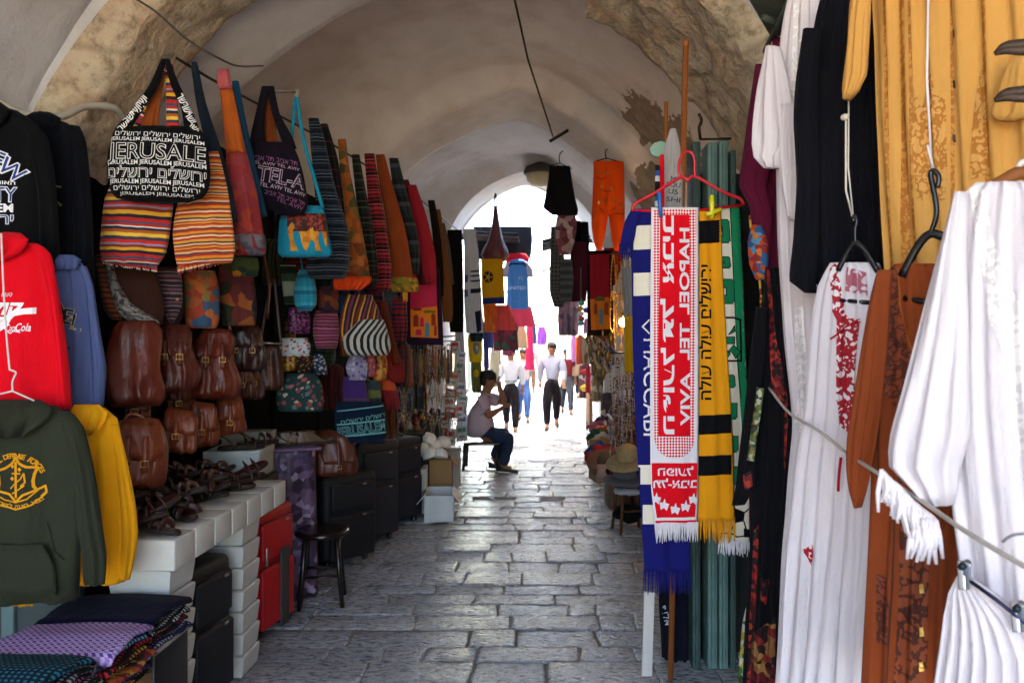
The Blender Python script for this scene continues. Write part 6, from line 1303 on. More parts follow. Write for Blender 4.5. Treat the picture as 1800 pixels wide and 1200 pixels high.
solo(b, 'display_rail', iron, 'thin rails that carry the necklaces and leather cords', 'rail')
# stall table with caps
th = thing('stall_table', 'dark cloth covered stall table with white caps beyond the suitcases', 'table', (-1.45, 8.4, .02)); b = MB(); b.box((0, 0, .36), (.62, 2.2, .72), 0, bev=.02); b.build('cloth_cover', cloth('#17151a'), th)
b = MB(); b.box((0, 0, .74), (.66, 2.24, .03), 0, bev=.008); b.build('top', cloth('#2a2420'), th)
gK = 'white knitted caps on the stall table'
b = MB(); b.lathe([(.001, .09), (.03, .088), (.058, .074), (.076, .045), (.08, .015), (.082, .0), (.076, .0), (.001, .02)], 20); capm = b.build('skullcap', M('#cfd0cc', .85, .2, 30, bmp=.6, bs=120)); COL.objects.unlink(capm)
for i, (x, y, Y) in enumerate(((752, 772, 7.5), (743, 790, 7.4), (766, 786, 7.5), (778, 778, 7.7), (758, 798, 7.35), (772, 800, 7.35), (745, 772, 7.8))):
    c = capm.copy(); COL.objects.link(c); c.location = P(x, y+4, Y); c.rotation_euler = (.3*sin(i*2), .35*cos(i*3), i); tag(c, 'round white knitted cap in the pile on the dark stall table', 'cap', gK)
rt = random.Random(31); tp = []
for i, c in enumerate(('#5d3a1c', '#8a8378', '#4a2a3d', '#b38a3a', '#2a2f3a', '#8a2a24')):
    b = MB(); b.lathe([(.001, 0), (.03, 0), (.042, .02), (.036, .05), (.02, .07), (.024, .085), (.001, .085)], 14); o = b.build('trinket_jar', M(c, .35, .3, 30, metal=.4 if i % 2 else 0)); COL.objects.unlink(o); tp.append((o, c))
nm6 = ['brown', 'pewter', 'plum', 'brass', 'navy', 'red']
for i in range(18):
    o, c = tp[i % 6]; k = o.copy(); COL.objects.link(k); k.location = (-1.2-.09*(i % 4), 7.45+.1*i, .776); k.rotation_euler = (0, 0, i); tag(k, 'small %s trinket jar along the edge of the dark stall table' % nm6[i % 6], 'jar', 'trinket jars on the stall table')
box_thing('carton', 'low white open carton at the foot of the suitcase row', 'box', (-.94, 7.15, .022), (.26, .46, .24), M('#c3c5c6', .7), R(6), open_=True)
box_thing('carton', 'tall brown open carton behind the low white one', 'box', (-1.0, 7.75, .022), (.22, .3, .46), card, R(4), open_=True)
box_thing('carton', 'narrow white carton squeezed beside the navy suitcase', 'box', (-1.16, 7.4, .022), (.14, .3, .42), wbx, R(6))
box_thing('carton', 'grey lidded carton nearest the seated man', 'box', (-.98, 8.6, .045), (.16, .34, .38), M('#a9aaa5', .7), R(3), .03)
# cards and packets by the seated man
def packs(x0, x1, y0, y1, Y, n, cols, label, group, seed):
    rg = random.Random(seed)
    for i in range(n):
        x = x0+(x1-x0)*rg.random(); y = y0+(y1-y0)*(i+.5)/n; c = cols[i % len(cols)]; b = MB(); w_, h_ = rg.uniform(.09, .14), rg.uniform(.12, .2)
        b.box((0, 0, 0), (w_, .012, h_), 0, bev=.003); b.box((0, -.008, h_*.2), (w_*.7, .008, h_*.28), 1, bev=.002); b.box((0, -.008, -h_*.22), (w_*.5, .008, h_*.1), 2, bev=.002)
        solo(b, 'souvenir_packet', [plastic(c[1]), plastic(c[2]), plastic(c[3])], label % c[0], 'packet', group, loc=P(x, y, Y+rg.uniform(-.15, .15)), rot=(rg.uniform(-.1, .1), rg.uniform(-.1, .1), rg.uniform(-.1, .5)))
packs(796, 814, 600, 770, 9.1, 9, [('white and red', '#c9c9cc', '#b0202a', '#3a4a8a'), ('white and blue', '#c5c8d0', '#3a5aa0', '#b03030'), ('pale teal', '#a3b5b3', '#3a6a6a', '#8a2a2a')], '%s souvenir packet hanging beside the seated man', 'souvenir packets hung beside the seated man', 3)
packs(780, 800, 690, 775, 8.8, 6, [('crimson and white', '#8a1f28', '#c9c0c0', '#22222a'), ('white with crimson print', '#c0c3c9', '#a31a2a', '#2a2a3a')], '%s souvenir packet low above the stall table', 'souvenir packets above the stall table', 5)

# ------------------------------------------------------------------ clothes hung further along
gW = 'clothes hung further along the street'
def far(name, label, cat, Y, a, rows, m, d=.03, seed=0, folds=.012, nf=3, deco=None, **k):
    px = (rows[0][1]+rows[0][2])/2; py = (rows[0][0]+rows[-1][0])/2; pl = Plane(px, py, Y, a); th, b = hung(name, label, cat, pl, rows, None, d=d, seed=seed, folds=folds, nf=nf, group=gW, n=36, **k)
    if deco: deco(b, pl)
    b.build('cloth', m if isinstance(m, list) else [m], th); return th, pl
def tee(label, Y, a, x0, x1, y0, y1, m, deco=None, seed=0, trim=None):
    w = x1-x0; h = y1-y0; th, pl = far('tshirt', label, 'T-shirt', Y, a, [(y0, x0+w*.36, x1-w*.36, .02), (y0+h*.05, x0+w*.2, x1-w*.2, .035), (y0+h*.2, x0+w*.17, x1-w*.17), (y1, x0+w*.15, x1-w*.15)], m, .04, seed, .01, 2.5, deco)
    for l, r, s_ in ((x0, x0+w*.26, -1), (x1-w*.26, x1, 1)):
        b = MB(); b.hang(pl.rows([(y0+h*.05, x0+w*.2 if s_ < 0 else x1-w*.34, x0+w*.34 if s_ < 0 else x1-w*.2, .02), (y0+h*.2, l+w*.03, r, .03) if s_ < 0 else (y0+h*.2, l, r-w*.03, .03), (y0+h*.36, l, r-w*.05, .02) if s_ < 0 else (y0+h*.36, l+w*.05, r, .02)]), 0, folds=.006, nf=2, seed=seed+7); b.build('sleeve', m[-1] if trim else m[0], th)
    return th, pl
far('scarf', 'black hanging shawl between the brown suede bag and the white prayer shawl', 'shawl', 9.6, 32, [(404, 786, 812), (480, 788, 815), (560, 790, 816), (584, 792, 815)], kknit, .02, 1)
far('scarf', 'grey brown scarf slanting behind the black shawl', 'scarf', 9.3, 32, [(392, 768, 782), (440, 776, 792), (500, 782, 798)], cloth('#5d5048'), .02, 2)
def d_tal(b, pl):
    for y, h in ((476, 3), (484, 3), (493, 3), (508, 8)): SH(b, pl, [(826, y), (850, y-2), (850, y-2+h), (826, y+h)], 1, .004)
    for y in (484, 510): SH(b, pl, [(815, y), (822, y-1), (822, y+11), (815, y+13)], 2, .004)
    SH(b, pl, [(834, 548), (844, 545), (846, 580), (838, 585)], 1, .004)
far('prayer_shawl', 'white prayer shawl with dark stripes and a blue band', 'shawl', 10.2, 20, [(402, 814, 836), (450, 816, 842), (520, 816, 847), (585, 820, 850)], [cloth('#b9bdc9'), cloth('#191b30'), cloth('#4a4fa0')], .02, 3, nf=2, deco=d_tal)
far('scarf', 'long white lavender scarf below the black shawl', 'scarf', 9.7, 20, [(560, 800, 814), (640, 802, 818), (760, 804, 822)], cloth('#a9a9bd'), .02, 4)
far('tie_dyed_scarf', 'teal and black scarf under the white prayer shawl', 'scarf', 10.4, 20, [(548, 822, 848), (580, 824, 852), (600, 828, 848)], motley(['#15303a', '#101018', '#2a5a6a'], 10), .02, 5)
def d_ball(b, pl):
    o = [(858+9*cos(t*.5), 487+10.5*sin(t*.5)) for t in range(13)]; SH(b, pl, o, 1, .004); SH(b, pl, [(858+3.5*cos(t*1.256), 487+4*sin(t*1.256)) for t in range(5)], 0, .006)
    for t in range(5): LN(b, pl, [(858+3.5*cos(t*1.256), 487+4*sin(t*1.256)), (858+9*cos(t*1.256), 487+10*sin(t*1.256))], 1.6, 0, .007)
    SH(b, pl, [(844, 524), (888, 522), (888, 533), (844, 535)], 2, .004)
far('banner', 'mustard yellow football pennant with a round dark badge', 'pennant', 11.2, 10, [(455, 846, 884), (500, 846, 886), (535, 848, 888)], [cloth('#c48f0f'), cloth('#22242e'), cloth('#1f2a66')], .015, 6, nf=2, deco=d_ball)
th, pl = far('hobo_bag', 'wine red leather bag gathered to a tall point under the awning', 'bag', 11.6, 0, [(362, 868, 874, .02), (390, 865, 878, .04), (420, 858, 884, .08), (438, 849, 892, .12), (450, 845, 895, .13), (460, 854, 887, .09)], leather('#5a1416'), .1, 7, .012, 3)
b = MB(); b.tube(smoothline([pl.p3(868, 364), pl.p3(871, 340), pl.p3(874, 364)]), .012, 8); b.build('strap', leather('#5a1416'), th)
def d_jer(b, pl):
    T(b, pl, 'FC', 917, 489, 6, 1, wp=9); T(b, pl, 'UNITED', 909, 506, 6, 2, wp=32, off=.005)
    LN(b, pl, [(892, 470), (899, 464), (921, 464), (930, 472)], 3, 3, .005); LN(b, pl, [(892, 470), (890, 500)], 2.6, 3, .005); LN(b, pl, [(931, 474), (932, 490)], 2.6, 3, .005)
tee('sky blue football shirt with dark piping over the street', 13.2, -5, 882, 938, 456, 543, [cloth('#3f74b5'), cloth('#9aa83a'), cloth('#b9c5d9'), cloth('#152244'), cloth('#9a97b5')], d_jer, 8, trim=1)
far('cap', 'scarlet cap behind the sky blue football shirt', 'cap', 13.4, 0, [(446, 892, 924), (454, 888, 930), (462, 890, 930)], cloth('#b01524'), .08, 9, .004)
far('flag', 'orange flag with a green patch below the mustard pennant', 'flag', 11.6, 5, [(534, 848, 872), (556, 850, 874), (584, 852, 872)], motley(['#c4561c', '#c96a2a', '#3f7a3a', '#b8491c'], 5), .012, 10)
far('skirt', 'coral pink skirt below the sky blue football shirt', 'skirt', 13.6, 0, [(538, 882, 934), (556, 876, 938), (574, 874, 942)], cloth('#c43c50'), .05, 11, .02, 5)
far('skirt', 'salmon pink skirt beside the orange flag', 'skirt', 12.6, 0, [(536, 872, 896), (560, 866, 904), (580, 864, 908)], cloth('#b5403c'), .05, 12, .02, 4)
far('sarong', 'dark sarong blending green into wine red, behind the seated man', 'sarong', 13.0, 0, [(568, 866, 908), (590, 866, 910), (616, 868, 912)], motley(['#3a1a22', '#6d1a30', '#244a3a', '#4a1a2a'], 7), .03, 13)
far('dress', 'cream child dress beside the dark sarong', 'dress', 14.0, 0, [(572, 912, 922), (590, 909, 926), (612, 908, 928)], cloth('#b9a98a'), .03, 14)
far('dress', 'magenta dress hanging in the sunlit gap', 'dress', 15.5, 0, [(568, 926, 936), (610, 924, 938), (650, 924, 940)], cloth('#b52a5a'), .03, 15)
far('dress', 'violet dress hanging at the far end of the street', 'dress', 20, 0, [(574, 946, 958), (590, 944, 962), (606, 944, 960)], cloth('#6d3a94'), .05, 16)
far('scarf', 'navy scarf in the bright gap beside the magenta dress', 'scarf', 17, 0, [(570, 936, 942), (604, 936, 944)], cloth('#1f3a5a'), .03, 17)
def d_y2(b, pl): SH(b, pl, [(832, 604), (838, 600), (843, 606), (842, 620), (836, 624), (831, 616)], 1, .005); SH(b, pl, [(834, 608), (841, 608), (838, 618)], 0, .008)
far('tank_top', 'bright yellow tank top with a crest above the seated man', 'T-shirt', 10.6, 10, [(588, 824, 846), (600, 822, 848), (636, 826, 848)], [cloth('#e0b514'), cloth('#6d7a94')], .02, 18, deco=d_y2)
far('tank_top', 'olive tank top with a yellow disc right behind the seated man', 'T-shirt', 10.8, 10, [(636, 828, 846), (660, 828, 848), (690, 830, 846)], [cloth('#6d6b3a'), cloth('#c9a524')], .02, 19, deco=lambda b, pl: SH(b, pl, [(837+5*cos(t*.6), 656+7*sin(t*.6)) for t in range(10)], 1, .005))
far('scarf', 'blue violet scarf behind the yellow tank top', 'scarf', 11.4, 0, [(584, 850, 858), (640, 850, 860), (650, 851, 859)], cloth('#4a50a0'), .02, 20)
far('shirt', 'pale shirt hanging deep behind the white shirted man', 'shirt', 13.8, 0, [(618, 862, 874), (650, 860, 878), (680, 862, 876)], cloth('#b0a890'), .03, 21)
# over the right hand stalls
th, pl = far('skirt', 'black ruffled skirt clipped high under the far arch', 'skirt', 10.0, -4, [(292, 966, 1002, .03), (320, 963, 1006, .05), (352, 957, 1012, .07), (368, 958, 1016, .08), (378, 970, 1015, .06)], cloth('#17151a'), .05, 22, .02, 6)
b = MB(); b.hang(pl.rows([(352, 958, 990, .07, -.06), (366, 955, 988, .08, -.07), (371, 960, 986, .06, -.07)]), 0, folds=.02, nf=6, seed=3); b.build('ruffle', cloth('#121014'), th)
wire_hanger('clip_hanger', 'black clip hanger holding the ruffled skirt', pl, [(962, 292), (984, 287), (1006, 297)], [(984, 287), (983, 276), (986, 268), (990, 266)], blkp, .007)
far('fringed_scarf', 'pink and white fringed scarf knotted under the black ruffled skirt', 'scarf', 10.2, -4, [(374, 980, 1012), (400, 976, 1014), (425, 978, 1010), (448, 984, 1002)], motley(['#8a4a54', '#b9989a', '#6d3a42', '#c9b0b0'], 12), .03, 23, .02, 5)
far('fringed_scarf', 'dark checked scarf hanging at the edge of the bright gap', 'scarf', 10.4, -4, [(398, 968, 982), (450, 967, 992), (510, 966, 994), (540, 974, 990)], checks('#2b2a2e', '#57565a', .05, .05), .03, 24, .02, 4)
far('fringed_scarf', 'slate grey fringed scarf beside the dark checked one', 'scarf', 10.3, -4, [(455, 986, 1004), (490, 984, 1008), (530, 986, 1004)], stripes([(0, '#3a4044'), (.5, '#565d60')], .1), .03, 25, .02, 4)
far('scarf', 'maroon shawl behind the slate grey scarf', 'shawl', 10.8, -4, [(425, 1002, 1030), (480, 1002, 1034), (530, 1004, 1030)], cloth('#4a1a28'), .03, 26)
far('scarf', 'black shawl behind the orange trousers', 'shawl', 11.0, -4, [(390, 1002, 1034), (420, 1002, 1036), (450, 1004, 1036)], kknit, .03, 27)
orange = cloth('#dd4a0a', var=.1)
def d_or(b, pl):
    for x, y in ((1054, 305), (1068, 307), (1058, 330), (1076, 334), (1054, 358), (1092, 362), (1053, 380), (1082, 380), (1080, 356), (1066, 356)): SH(b, pl, [(x+3*cos(t), y+3*sin(t)) for t in range(6)], 1, .004)
    for q in ([(1050, 312), (1058, 318), (1066, 314)], [(1060, 336), (1070, 340), (1080, 332)], [(1054, 366), (1062, 374)], [(1074, 372), (1084, 366)], [(1066, 388), (1070, 396)]): LN(b, pl, q, 1.3, 2, .003)
pl = Plane(1068, 360, 7.2, -10); th = on(pl, 'trousers', 'vivid orange harem trousers sewn with gold discs, clipped under the vault', 'trousers', gW); b = MB()
b.hang(pl.rows([(284, 1043, 1096, .03), (300, 1043, 1097, .05), (350, 1041, 1098, .06), (378, 1040, 1098, .06)]), 0, folds=.012, nf=3, seed=4); d_or(b, pl); b.build('waist', [orange, goldm, cloth('#8a2a0a')], th)
for rows in ([(376, 1040, 1069, .06), (400, 1040, 1066, .06), (425, 1044, 1061, .05), (440, 1050, 1058, .03)], [(376, 1069, 1098, .06), (400, 1073, 1098, .06), (425, 1076, 1093, .05), (440, 1080, 1088, .03)]):
    b = MB(); b.hang(pl.rows(rows), 0, folds=.012, nf=2, seed=5); b.build('trouser_leg', orange, th)
wire_hanger('clip_hanger', 'dark clip hanger holding the orange trousers', pl, [(1046, 284), (1066, 278), (1094, 286)], [(1066, 280), (1064, 268), (1068, 262)], iron, .006)
far('fringed_scarf', 'scarlet beaded scarf below the orange trousers', 'scarf', 8.4, -10, [(436, 1062, 1096), (460, 1064, 1094), (490, 1068, 1086), (502, 1074, 1080)], motley(['#b51a14', '#8a1410', '#c93a1c', '#a3241a'], 26), .03, 28, .015, 4)
def d_b2(b, pl):
    SH(b, pl, [(1037, 448), (1071, 446), (1073, 578), (1040, 580)], 1); SH(b, pl, [(1038, 526), (1072, 522), (1073, 578), (1040, 580)], 2, .005)
    for x, y, w_, h_, m in ((1044, 536, 7, 16, 3), (1054, 545, 7, 26, 4), (1063, 533, 7, 20, 3), (1046, 524, 18, 5, 5)): SH(b, pl, [(x, y), (x+w_/2, y-4), (x+w_, y), (x+w_, y+h_), (x, y+h_)], m, .006)
far('wall_hanging', 'red cloth wall hanging with an orange city picture, below the orange trousers', 'wall hanging', 8.0, -20, [(440, 1032, 1076), (520, 1032, 1078), (590, 1033, 1079)], [cloth('#1a0d14'), cloth('#7d1424'), cloth('#b5641c'), cloth('#7a3a1f'), cloth('#4a6a7a'), cloth('#4a4a24')], .01, 29, .008, 2, deco=d_b2)
far('scarf', 'plain mustard cloth hanging beside the blue scarf', 'cloth', 6.2, -20, [(555, 1098, 1114), (600, 1098, 1114), (655, 1098, 1116)], cloth('#c99a12'), .02, 30)
far('scarf', 'pale grey scarf hanging behind the blue scarf', 'scarf', 6.4, -20, [(470, 1092, 1110), (530, 1096, 1112), (600, 1098, 1112)], cloth('#8f8f96'), .015, 31)
far('rug', 'small patterned rug hanging over the trinket table', 'rug', 9.6, -15, [(588, 1056, 1078), (615, 1057, 1080), (642, 1058, 1080)], motley(['#8a6a4a', '#6d2a22', '#b39a72', '#4a3a2a'], 22), .01, 32, .004)
far('dress', 'orange dress among the far stalls', 'dress', 16, -5, [(592, 1012, 1020), (610, 1011, 1022), (634, 1012, 1022)], cloth('#d05a1c'), .04, 33)
far('dress', 'lilac dress among the far stalls', 'dress', 17, -5, [(585, 1005, 1012), (610, 1004, 1014), (636, 1005, 1013)], cloth('#8a5a94'), .04, 34)
far('jacket', 'grey brown jacket among the far stalls', 'jacket', 13, -8, [(592, 1024, 1040), (610, 1023, 1043), (640, 1025, 1042)], cloth('#7a7060'), .05, 35)
far('fringed_scarf', 'plum and grey shawl over the far stalls', 'shawl', 13.5, -5, [(520, 984, 1016), (555, 980, 1020), (590, 982, 1016)], motley(['#4a3a44', '#6d4a54', '#3a3038', '#57444a'], 7), .04, 36, .02, 4)

for i, (x0, x1, y0, y1, Y, c, nm) in enumerate(((1004, 1022, 596, 660, 19.0, '#8f7a6a', 'fawn'), (1018, 1036, 640, 700, 14.8, '#5a3a3a', 'mahogany'), (1040, 1060, 650, 705, 11.4, '#7a6a4a', 'hay coloured'), (1056, 1076, 690, 742, 10.9, '#4a3a44', 'aubergine'), (1026, 1046, 560, 596, 13.0, '#7d5a7a', 'heather'))):
    far('dress', '%s wrap hung along the stalls past the souvenir counter' % nm, 'wrap', Y, -10, [(y0, x0+2, x1-2), (y0+8, x0, x1), (y1, x0-1, x1+1)], motley([c, c, '#b0a898', '#5a4a44'], 9), .05, 70+i)
for i, (x0, x1, y0, y1, Y, c, nm) in enumerate(((1014, 1026, 588, 640, 15.0, '#7d3a2a', 'rust red'), (1040, 1056, 596, 650, 12.2, '#9a8a6a', 'sand coloured'), (996, 1006, 592, 632, 18.5, '#a8a0b0', 'pale mauve'), (1030, 1038, 640, 690, 12.8, '#8a2a35', 'crimson'), (1046, 1062, 560, 600, 11.6, '#4a4030', 'olive brown'))):
    far('dress', '%s garment hanging above the trinket table stalls' % nm, 'dress', Y, -8, [(y0, x0+3, x1-3), (y0+8, x0, x1), (y1, x0-1, x1+1)], cloth(c), .04, 50+i)
for i, (x0, x1, y0, y1, Y, c, nm) in enumerate(((850, 866, 560, 612, 12.2, '#3f4a8a', 'blue'), (864, 880, 580, 640, 14.5, '#a8a090', 'stone grey'), (884, 900, 590, 625, 15.0, '#6d2a44', 'raspberry'), (914, 926, 610, 650, 17.5, '#c9b5b5', 'blush'), (902, 914, 560, 590, 14.6, '#2a4a44', 'bottle green'))):
    far('dress', '%s garment hanging behind the seated man stall' % nm, 'dress', Y, 5, [(y0, x0+3, x1-3), (y0+8, x0, x1), (y1, x0-1, x1+1)], cloth(c), .04, 60+i)
# coloured lanterns
for i, (x, y, c, nm) in enumerate(((1022, 533, '#4aa39a', 'turquoise'), (1020, 542, '#c98a3a', 'amber'), (1021, 551, '#c9c0a8', 'pearl'), (1022, 560, '#a03a5a', 'ruby'), (1030, 545, '#5a44b0', 'violet'), (1021, 568, '#3a9ab5', 'aqua'))):
    b = MB(); b.ell((0, 0, 0), (.035, .035, .03), 0, 12, 8); b.tube([(0, 0, .03), (0, 0, .05)], .006, 6, 1); solo(b, 'glass_bauble', [plastic(c, .15), brass], '%s glass bauble hanging by the red wall hanging' % nm, 'bauble', 'glass baubles by the wall hanging', loc=P(x, y, 8.3))
b = MB(); b.tube([P(1021, 470, 8.3), P(1021, 572, 8.3)], .004, 6); solo(b, 'string', cloth('#6d6a60'), 'string that carries the glass baubles', 'string')
# the lit bulb with gilt strands
th = thing('light_bulb', 'lit bare bulb glowing among gilt strands beside the blue scarf', 'lamp', P(1095, 566, 6.9)); b = MB(); b.ell((0, 0, 0), (.034, .034, .04), 0, 14, 9)
eb = bpy.data.materials.new('lit_glass'); eb.use_nodes = True; pb = eb.node_tree.nodes['Principled BSDF']; pb.inputs['Emission Color'].default_value = (1, .62, .25, 1); pb.inputs['Emission Strength'].default_value = 6; b.build('glass', eb, th)
b = MB(); b.lathe([(.001, .085), (.016, .08), (.018, .035), (.001, .035)], 12); b.build('socket', iron, th); b = MB(); b.tube([(0, 0, .08), (0, .02, .7)], .004, 6); b.build('cord', iron, th)
pl_ = bpy.data.lights.new('bulb_light', 'POINT'); pl_.energy = 1.6; pl_.color = (1, .6, .28); pl_.shadow_soft_size = .04; po = bpy.data.objects.new('bulb_light', pl_); COL.objects.link(po); po.location = P(1095, 566, 6.9)+Vector((0, -.09, -.02))
pg2 = [beads(11, [goldm], 30, .006, .4, .02), beads(12, [goldm, M('#8a5a1f', .35)], 26, .007, .36, .02)]
strandset(pg2, [(1078+i*5, 448+(i*17 % 40), 7.0+.05*i, 1.0) for i in range(7)]+[(1076+i*5.5, 512+(i*23 % 40), 7.0+.05*i, 1) for i in range(7)], 'gilt strands around the bulb', ['gilt bead strand hanging around the lit bulb', 'gilt and amber bead strand hanging around the lit bulb'])
pg3 = [beads(13, [silm, M('#6d2420', .35)], 26, .008, .34, .025), beads(14, [silm, goldm, M('#3a3a30', .4)], 24, .008, .32, .03), beads(15, [M('#8f8a80', .4), silm], 24, .008, .3, .025), beads(16, [M('#8a1a1c', .35), goldm, M('#2a2a2c', .4)], 24, .008, .3, .025)]
strandset(pg3, [(1078+(i % 5)*8+(i//5 % 2)*4, 622+(i//5)*34+(i*7 % 9), 6.5-.02*(i//5)+.08*(i % 5), 1.0) for i in range(30)], 'bead strings heaped at the stall edge', ['silver and red bead string at the edge of the stall beyond the scarves', 'mixed metal bead string at the edge of the stall beyond the scarves', 'grey bead string at the edge of the stall beyond the scarves', 'dark red bead string at the edge of the stall beyond the scarves'])
b = MB(); b.tube([P(1072, 446, 6.95), P(1115, 446, 7.3)], .008, 6); b.tube([P(1074, 620, 6.4), P(1118, 620, 6.9)], .008, 6); b.tube([P(1112, 440, 7.0), P(1112, 900, 7.0)], .014, 8)
solo(b, 'display_rack', iron, 'iron rack that carries the bead strings beyond the scarves', 'rack')
# stool with hats, cloth bundles
stool('wooden stool loaded with hats and cloth beyond the blue scarf', (.78, 6.7, .0), .2, .46, .16, wood('#5a3a20'), wood('#5a3a20'))
def hat(label, loc, rz, m, tilt=(0, 0)):
    th = thing('hat', label, 'hat', loc, rz); th.rotation_euler = (tilt[0], tilt[1], rz); b = MB(); b.lathe([(.001, .12), (.05, .118), (.085, .09), (.095, .03), (.1, .006), (.001, .01)], 20); b.build('crown', m, th); b = MB(); b.lathe([(.09, .012), (.15, -.002), (.19, -.02), (.19, -.026), (.15, -.008), (.09, .004)], 24); b.build('brim', m, th)
hat('beige straw hat on the loaded stool', P(1104, 806, 6.3), 0, M('#a08a62', .8, .3, 40, bmp=.6, bs=90), (.3, -.2))
hat('grey felt hat under the straw hat', P(1100, 838, 6.4), 1, cloth('#5d5a60'), (.1, -.1))
hat('brown hat slumped beside the stool', P(1068, 812, 7.0), 1, cloth('#57443a'), (.4, -.5))
def bundle(label, x, y, Y, r, m, seed, sq=(1, 1, .6)):
    b = MB(); b.ell((0, 0, 0), (r*sq[0], r*sq[1], r*sq[2]), 0, 18, 12)
    for i, q in enumerate(b.v): b.v[i] = q*(1+.55*noise.noise(q*11+Vector((seed, 0, 0)))+.2*noise.noise(q*30+Vector((0, seed, 0))))
    solo(b, 'cloth_bundle', m, label, 'cloth', 'cloth bundles beyond the scarves', loc=P(x, y, Y))
bundle('pinkish grey cloth bundle by the loaded stool', 1070, 828, 6.9, .14, cloth('#8a7a78'), 1); bundle('dark plum cloth bundle at the stool foot', 1094, 826, 6.5, .12, cloth('#2a1a24'), 2); bundle('white cloth folded on the stool edge', 1102, 862, 6.4, .1, cloth('#a9a9b0'), 3, (1.2, 1, .25)); bundle('black cloth bundle under the stool', 1105, 900, 6.7, .12, kknit, 4)
# crowded counter beyond the bead strings
th = thing('souvenir_counter', 'stepped souvenir counter crowded with jars and brass beyond the bead strings', 'counter', (1.12, 8.3, .045)); b = MB(); b.box((0, 0, .36), (.62, 1.7, .72), 0, bev=.01); b.box((.16, 0, .86), (.3, 1.66, .26), 0, bev=.01); b.build('body', cloth('#4a3a30'), th)
b = MB(); b.box((0, 0, .735), (.66, 1.74, .02), 0, bev=.005); b.build('top', wood('#6d4a2a'), th)
for i in range(26):
    o, c = tp[i % 6]; q = o.copy(); COL.objects.link(q); back = i % 2; q.location = (1.2 if back else .86+.03*(i % 3), 7.55+.06*i, 1.035 if back else .79); q.scale = (1.4, 1.4, 1.2+.5*(i % 3)); q.rotation_euler = (0, 0, i); tag(q, 'small %s souvenir jar on the %s of the souvenir counter' % (nm6[i % 6], 'upper step' if back else 'lower step'), 'jar', 'souvenir jars on the counter')
b = MB(); b.lathe([(.001, 0), (.05, .002), (.12, .018), (.14, .03), (.138, .034), (.05, .01), (.001, .008)], 20); plate = b.build('plate', motley(['#2a4a8a', '#c9c0b0', '#8a2a24', '#b58a3a', '#c9c0b0'], 26, .25)); COL.objects.unlink(plate)
for i, (x, y) in enumerate(((1050, 606), (1066, 612), (1048, 632), (1064, 640), (1036, 618), (1038, 646))):
    q = plate.copy(); COL.objects.link(q); q.location = P(x, y, 9.0); q.rotation_euler = (R(90), 0, .3*i); q.scale = (.8,)*3; tag(q, 'painted plate hung over the souvenir counter', 'plate', 'painted plates over the souvenir counter')
for i, (x, y, Y, nm) in enumerate(((1046, 575, 9.4, 'nearer'), (1030, 590, 12.5, 'farther'))):
    o = P(x, y, Y); th = thing('light_bulb', '%s small lit bulb over the crowded stalls past the souvenir counter' % nm, 'lamp', o); b = MB(); b.ell((0, 0, 0), .03, 0, 10, 7); 
    m_ = bpy.data.materials.new('lit_glass'); m_.use_nodes = True; q = m_.node_tree.nodes['Principled BSDF']; q.inputs['Emission Color'].default_value = (1, .68, .34, 1); q.inputs['Emission Strength'].default_value = 4; b.build('glass', m_, th)
    b = MB(); b.tube([(0, 0, .025), (0, 0, .5)], .005, 6); b.build('cord', iron, th)
box_thing('carton', 'open carton of bric-a-brac under the souvenir counter edge', 'box', (.72, 8.9, .045), (.24, .34, .26), card, .2, open_=True)
box_thing('basket_box', 'wooden crate standing at the foot of the bead strings', 'crate', (.78, 7.6, .022), (.24, .3, .3), wood('#6d5034'), .1)
b = MB(); b.lathe([(.001, .16), (.012, .155), (.02, .13), (.05, .11), (.06, .08), (.062, .03), (.05, .0), (.03, -.03), (.012, -.05), (.001, -.06)], 12); b.tube([(0, 0, .15), (0, 0, .3)], .003, 5); lant = b.build('brass_lantern', M('#7d6234', .4, .4, 60, metal=.7)); COL.objects.unlink(lant)
for i, (x, y, Y) in enumerate(((1046, 598, 8.2), (1060, 592, 8.0), (1074, 602, 7.8), (1038, 620, 8.6), (1052, 628, 8.3), (1068, 632, 8.0), (1044, 654, 8.5), (1060, 662, 8.2), (1034, 600, 9.2), (1030, 634, 9.6))):
    q = lant.copy(); COL.objects.link(q); q.location = P(x, y, Y); q.scale = (.42+.06*(i % 3), .42+.06*(i % 3), .8); q.rotation_euler = (0, 0, i); tag(q, 'small brass lantern hanging in the cluster over the souvenir counter', 'lantern', 'brass lanterns over the souvenir counter')
rk2 = random.Random(77)
for i, (nm, c) in enumerate((('cherry red', '#8a1a1f'), ('cobalt', '#22407d'), ('tan', '#8a6a44'), ('ivory', '#b5ab98'), ('forest green', '#2a4a34'), ('orange', '#b3561c'), ('rose pink', '#a3566a'), ('charcoal', '#2a2a2e'))):
    bundle('%s cloth bundle on the ground along the stalls past the loaded stool' % nm, 1052+rk2.uniform(-8, 10)+4*(i % 3), 800-8*i, 7.4+.55*i, .13, cloth(c), 40+i, (1.1, 1, .7))
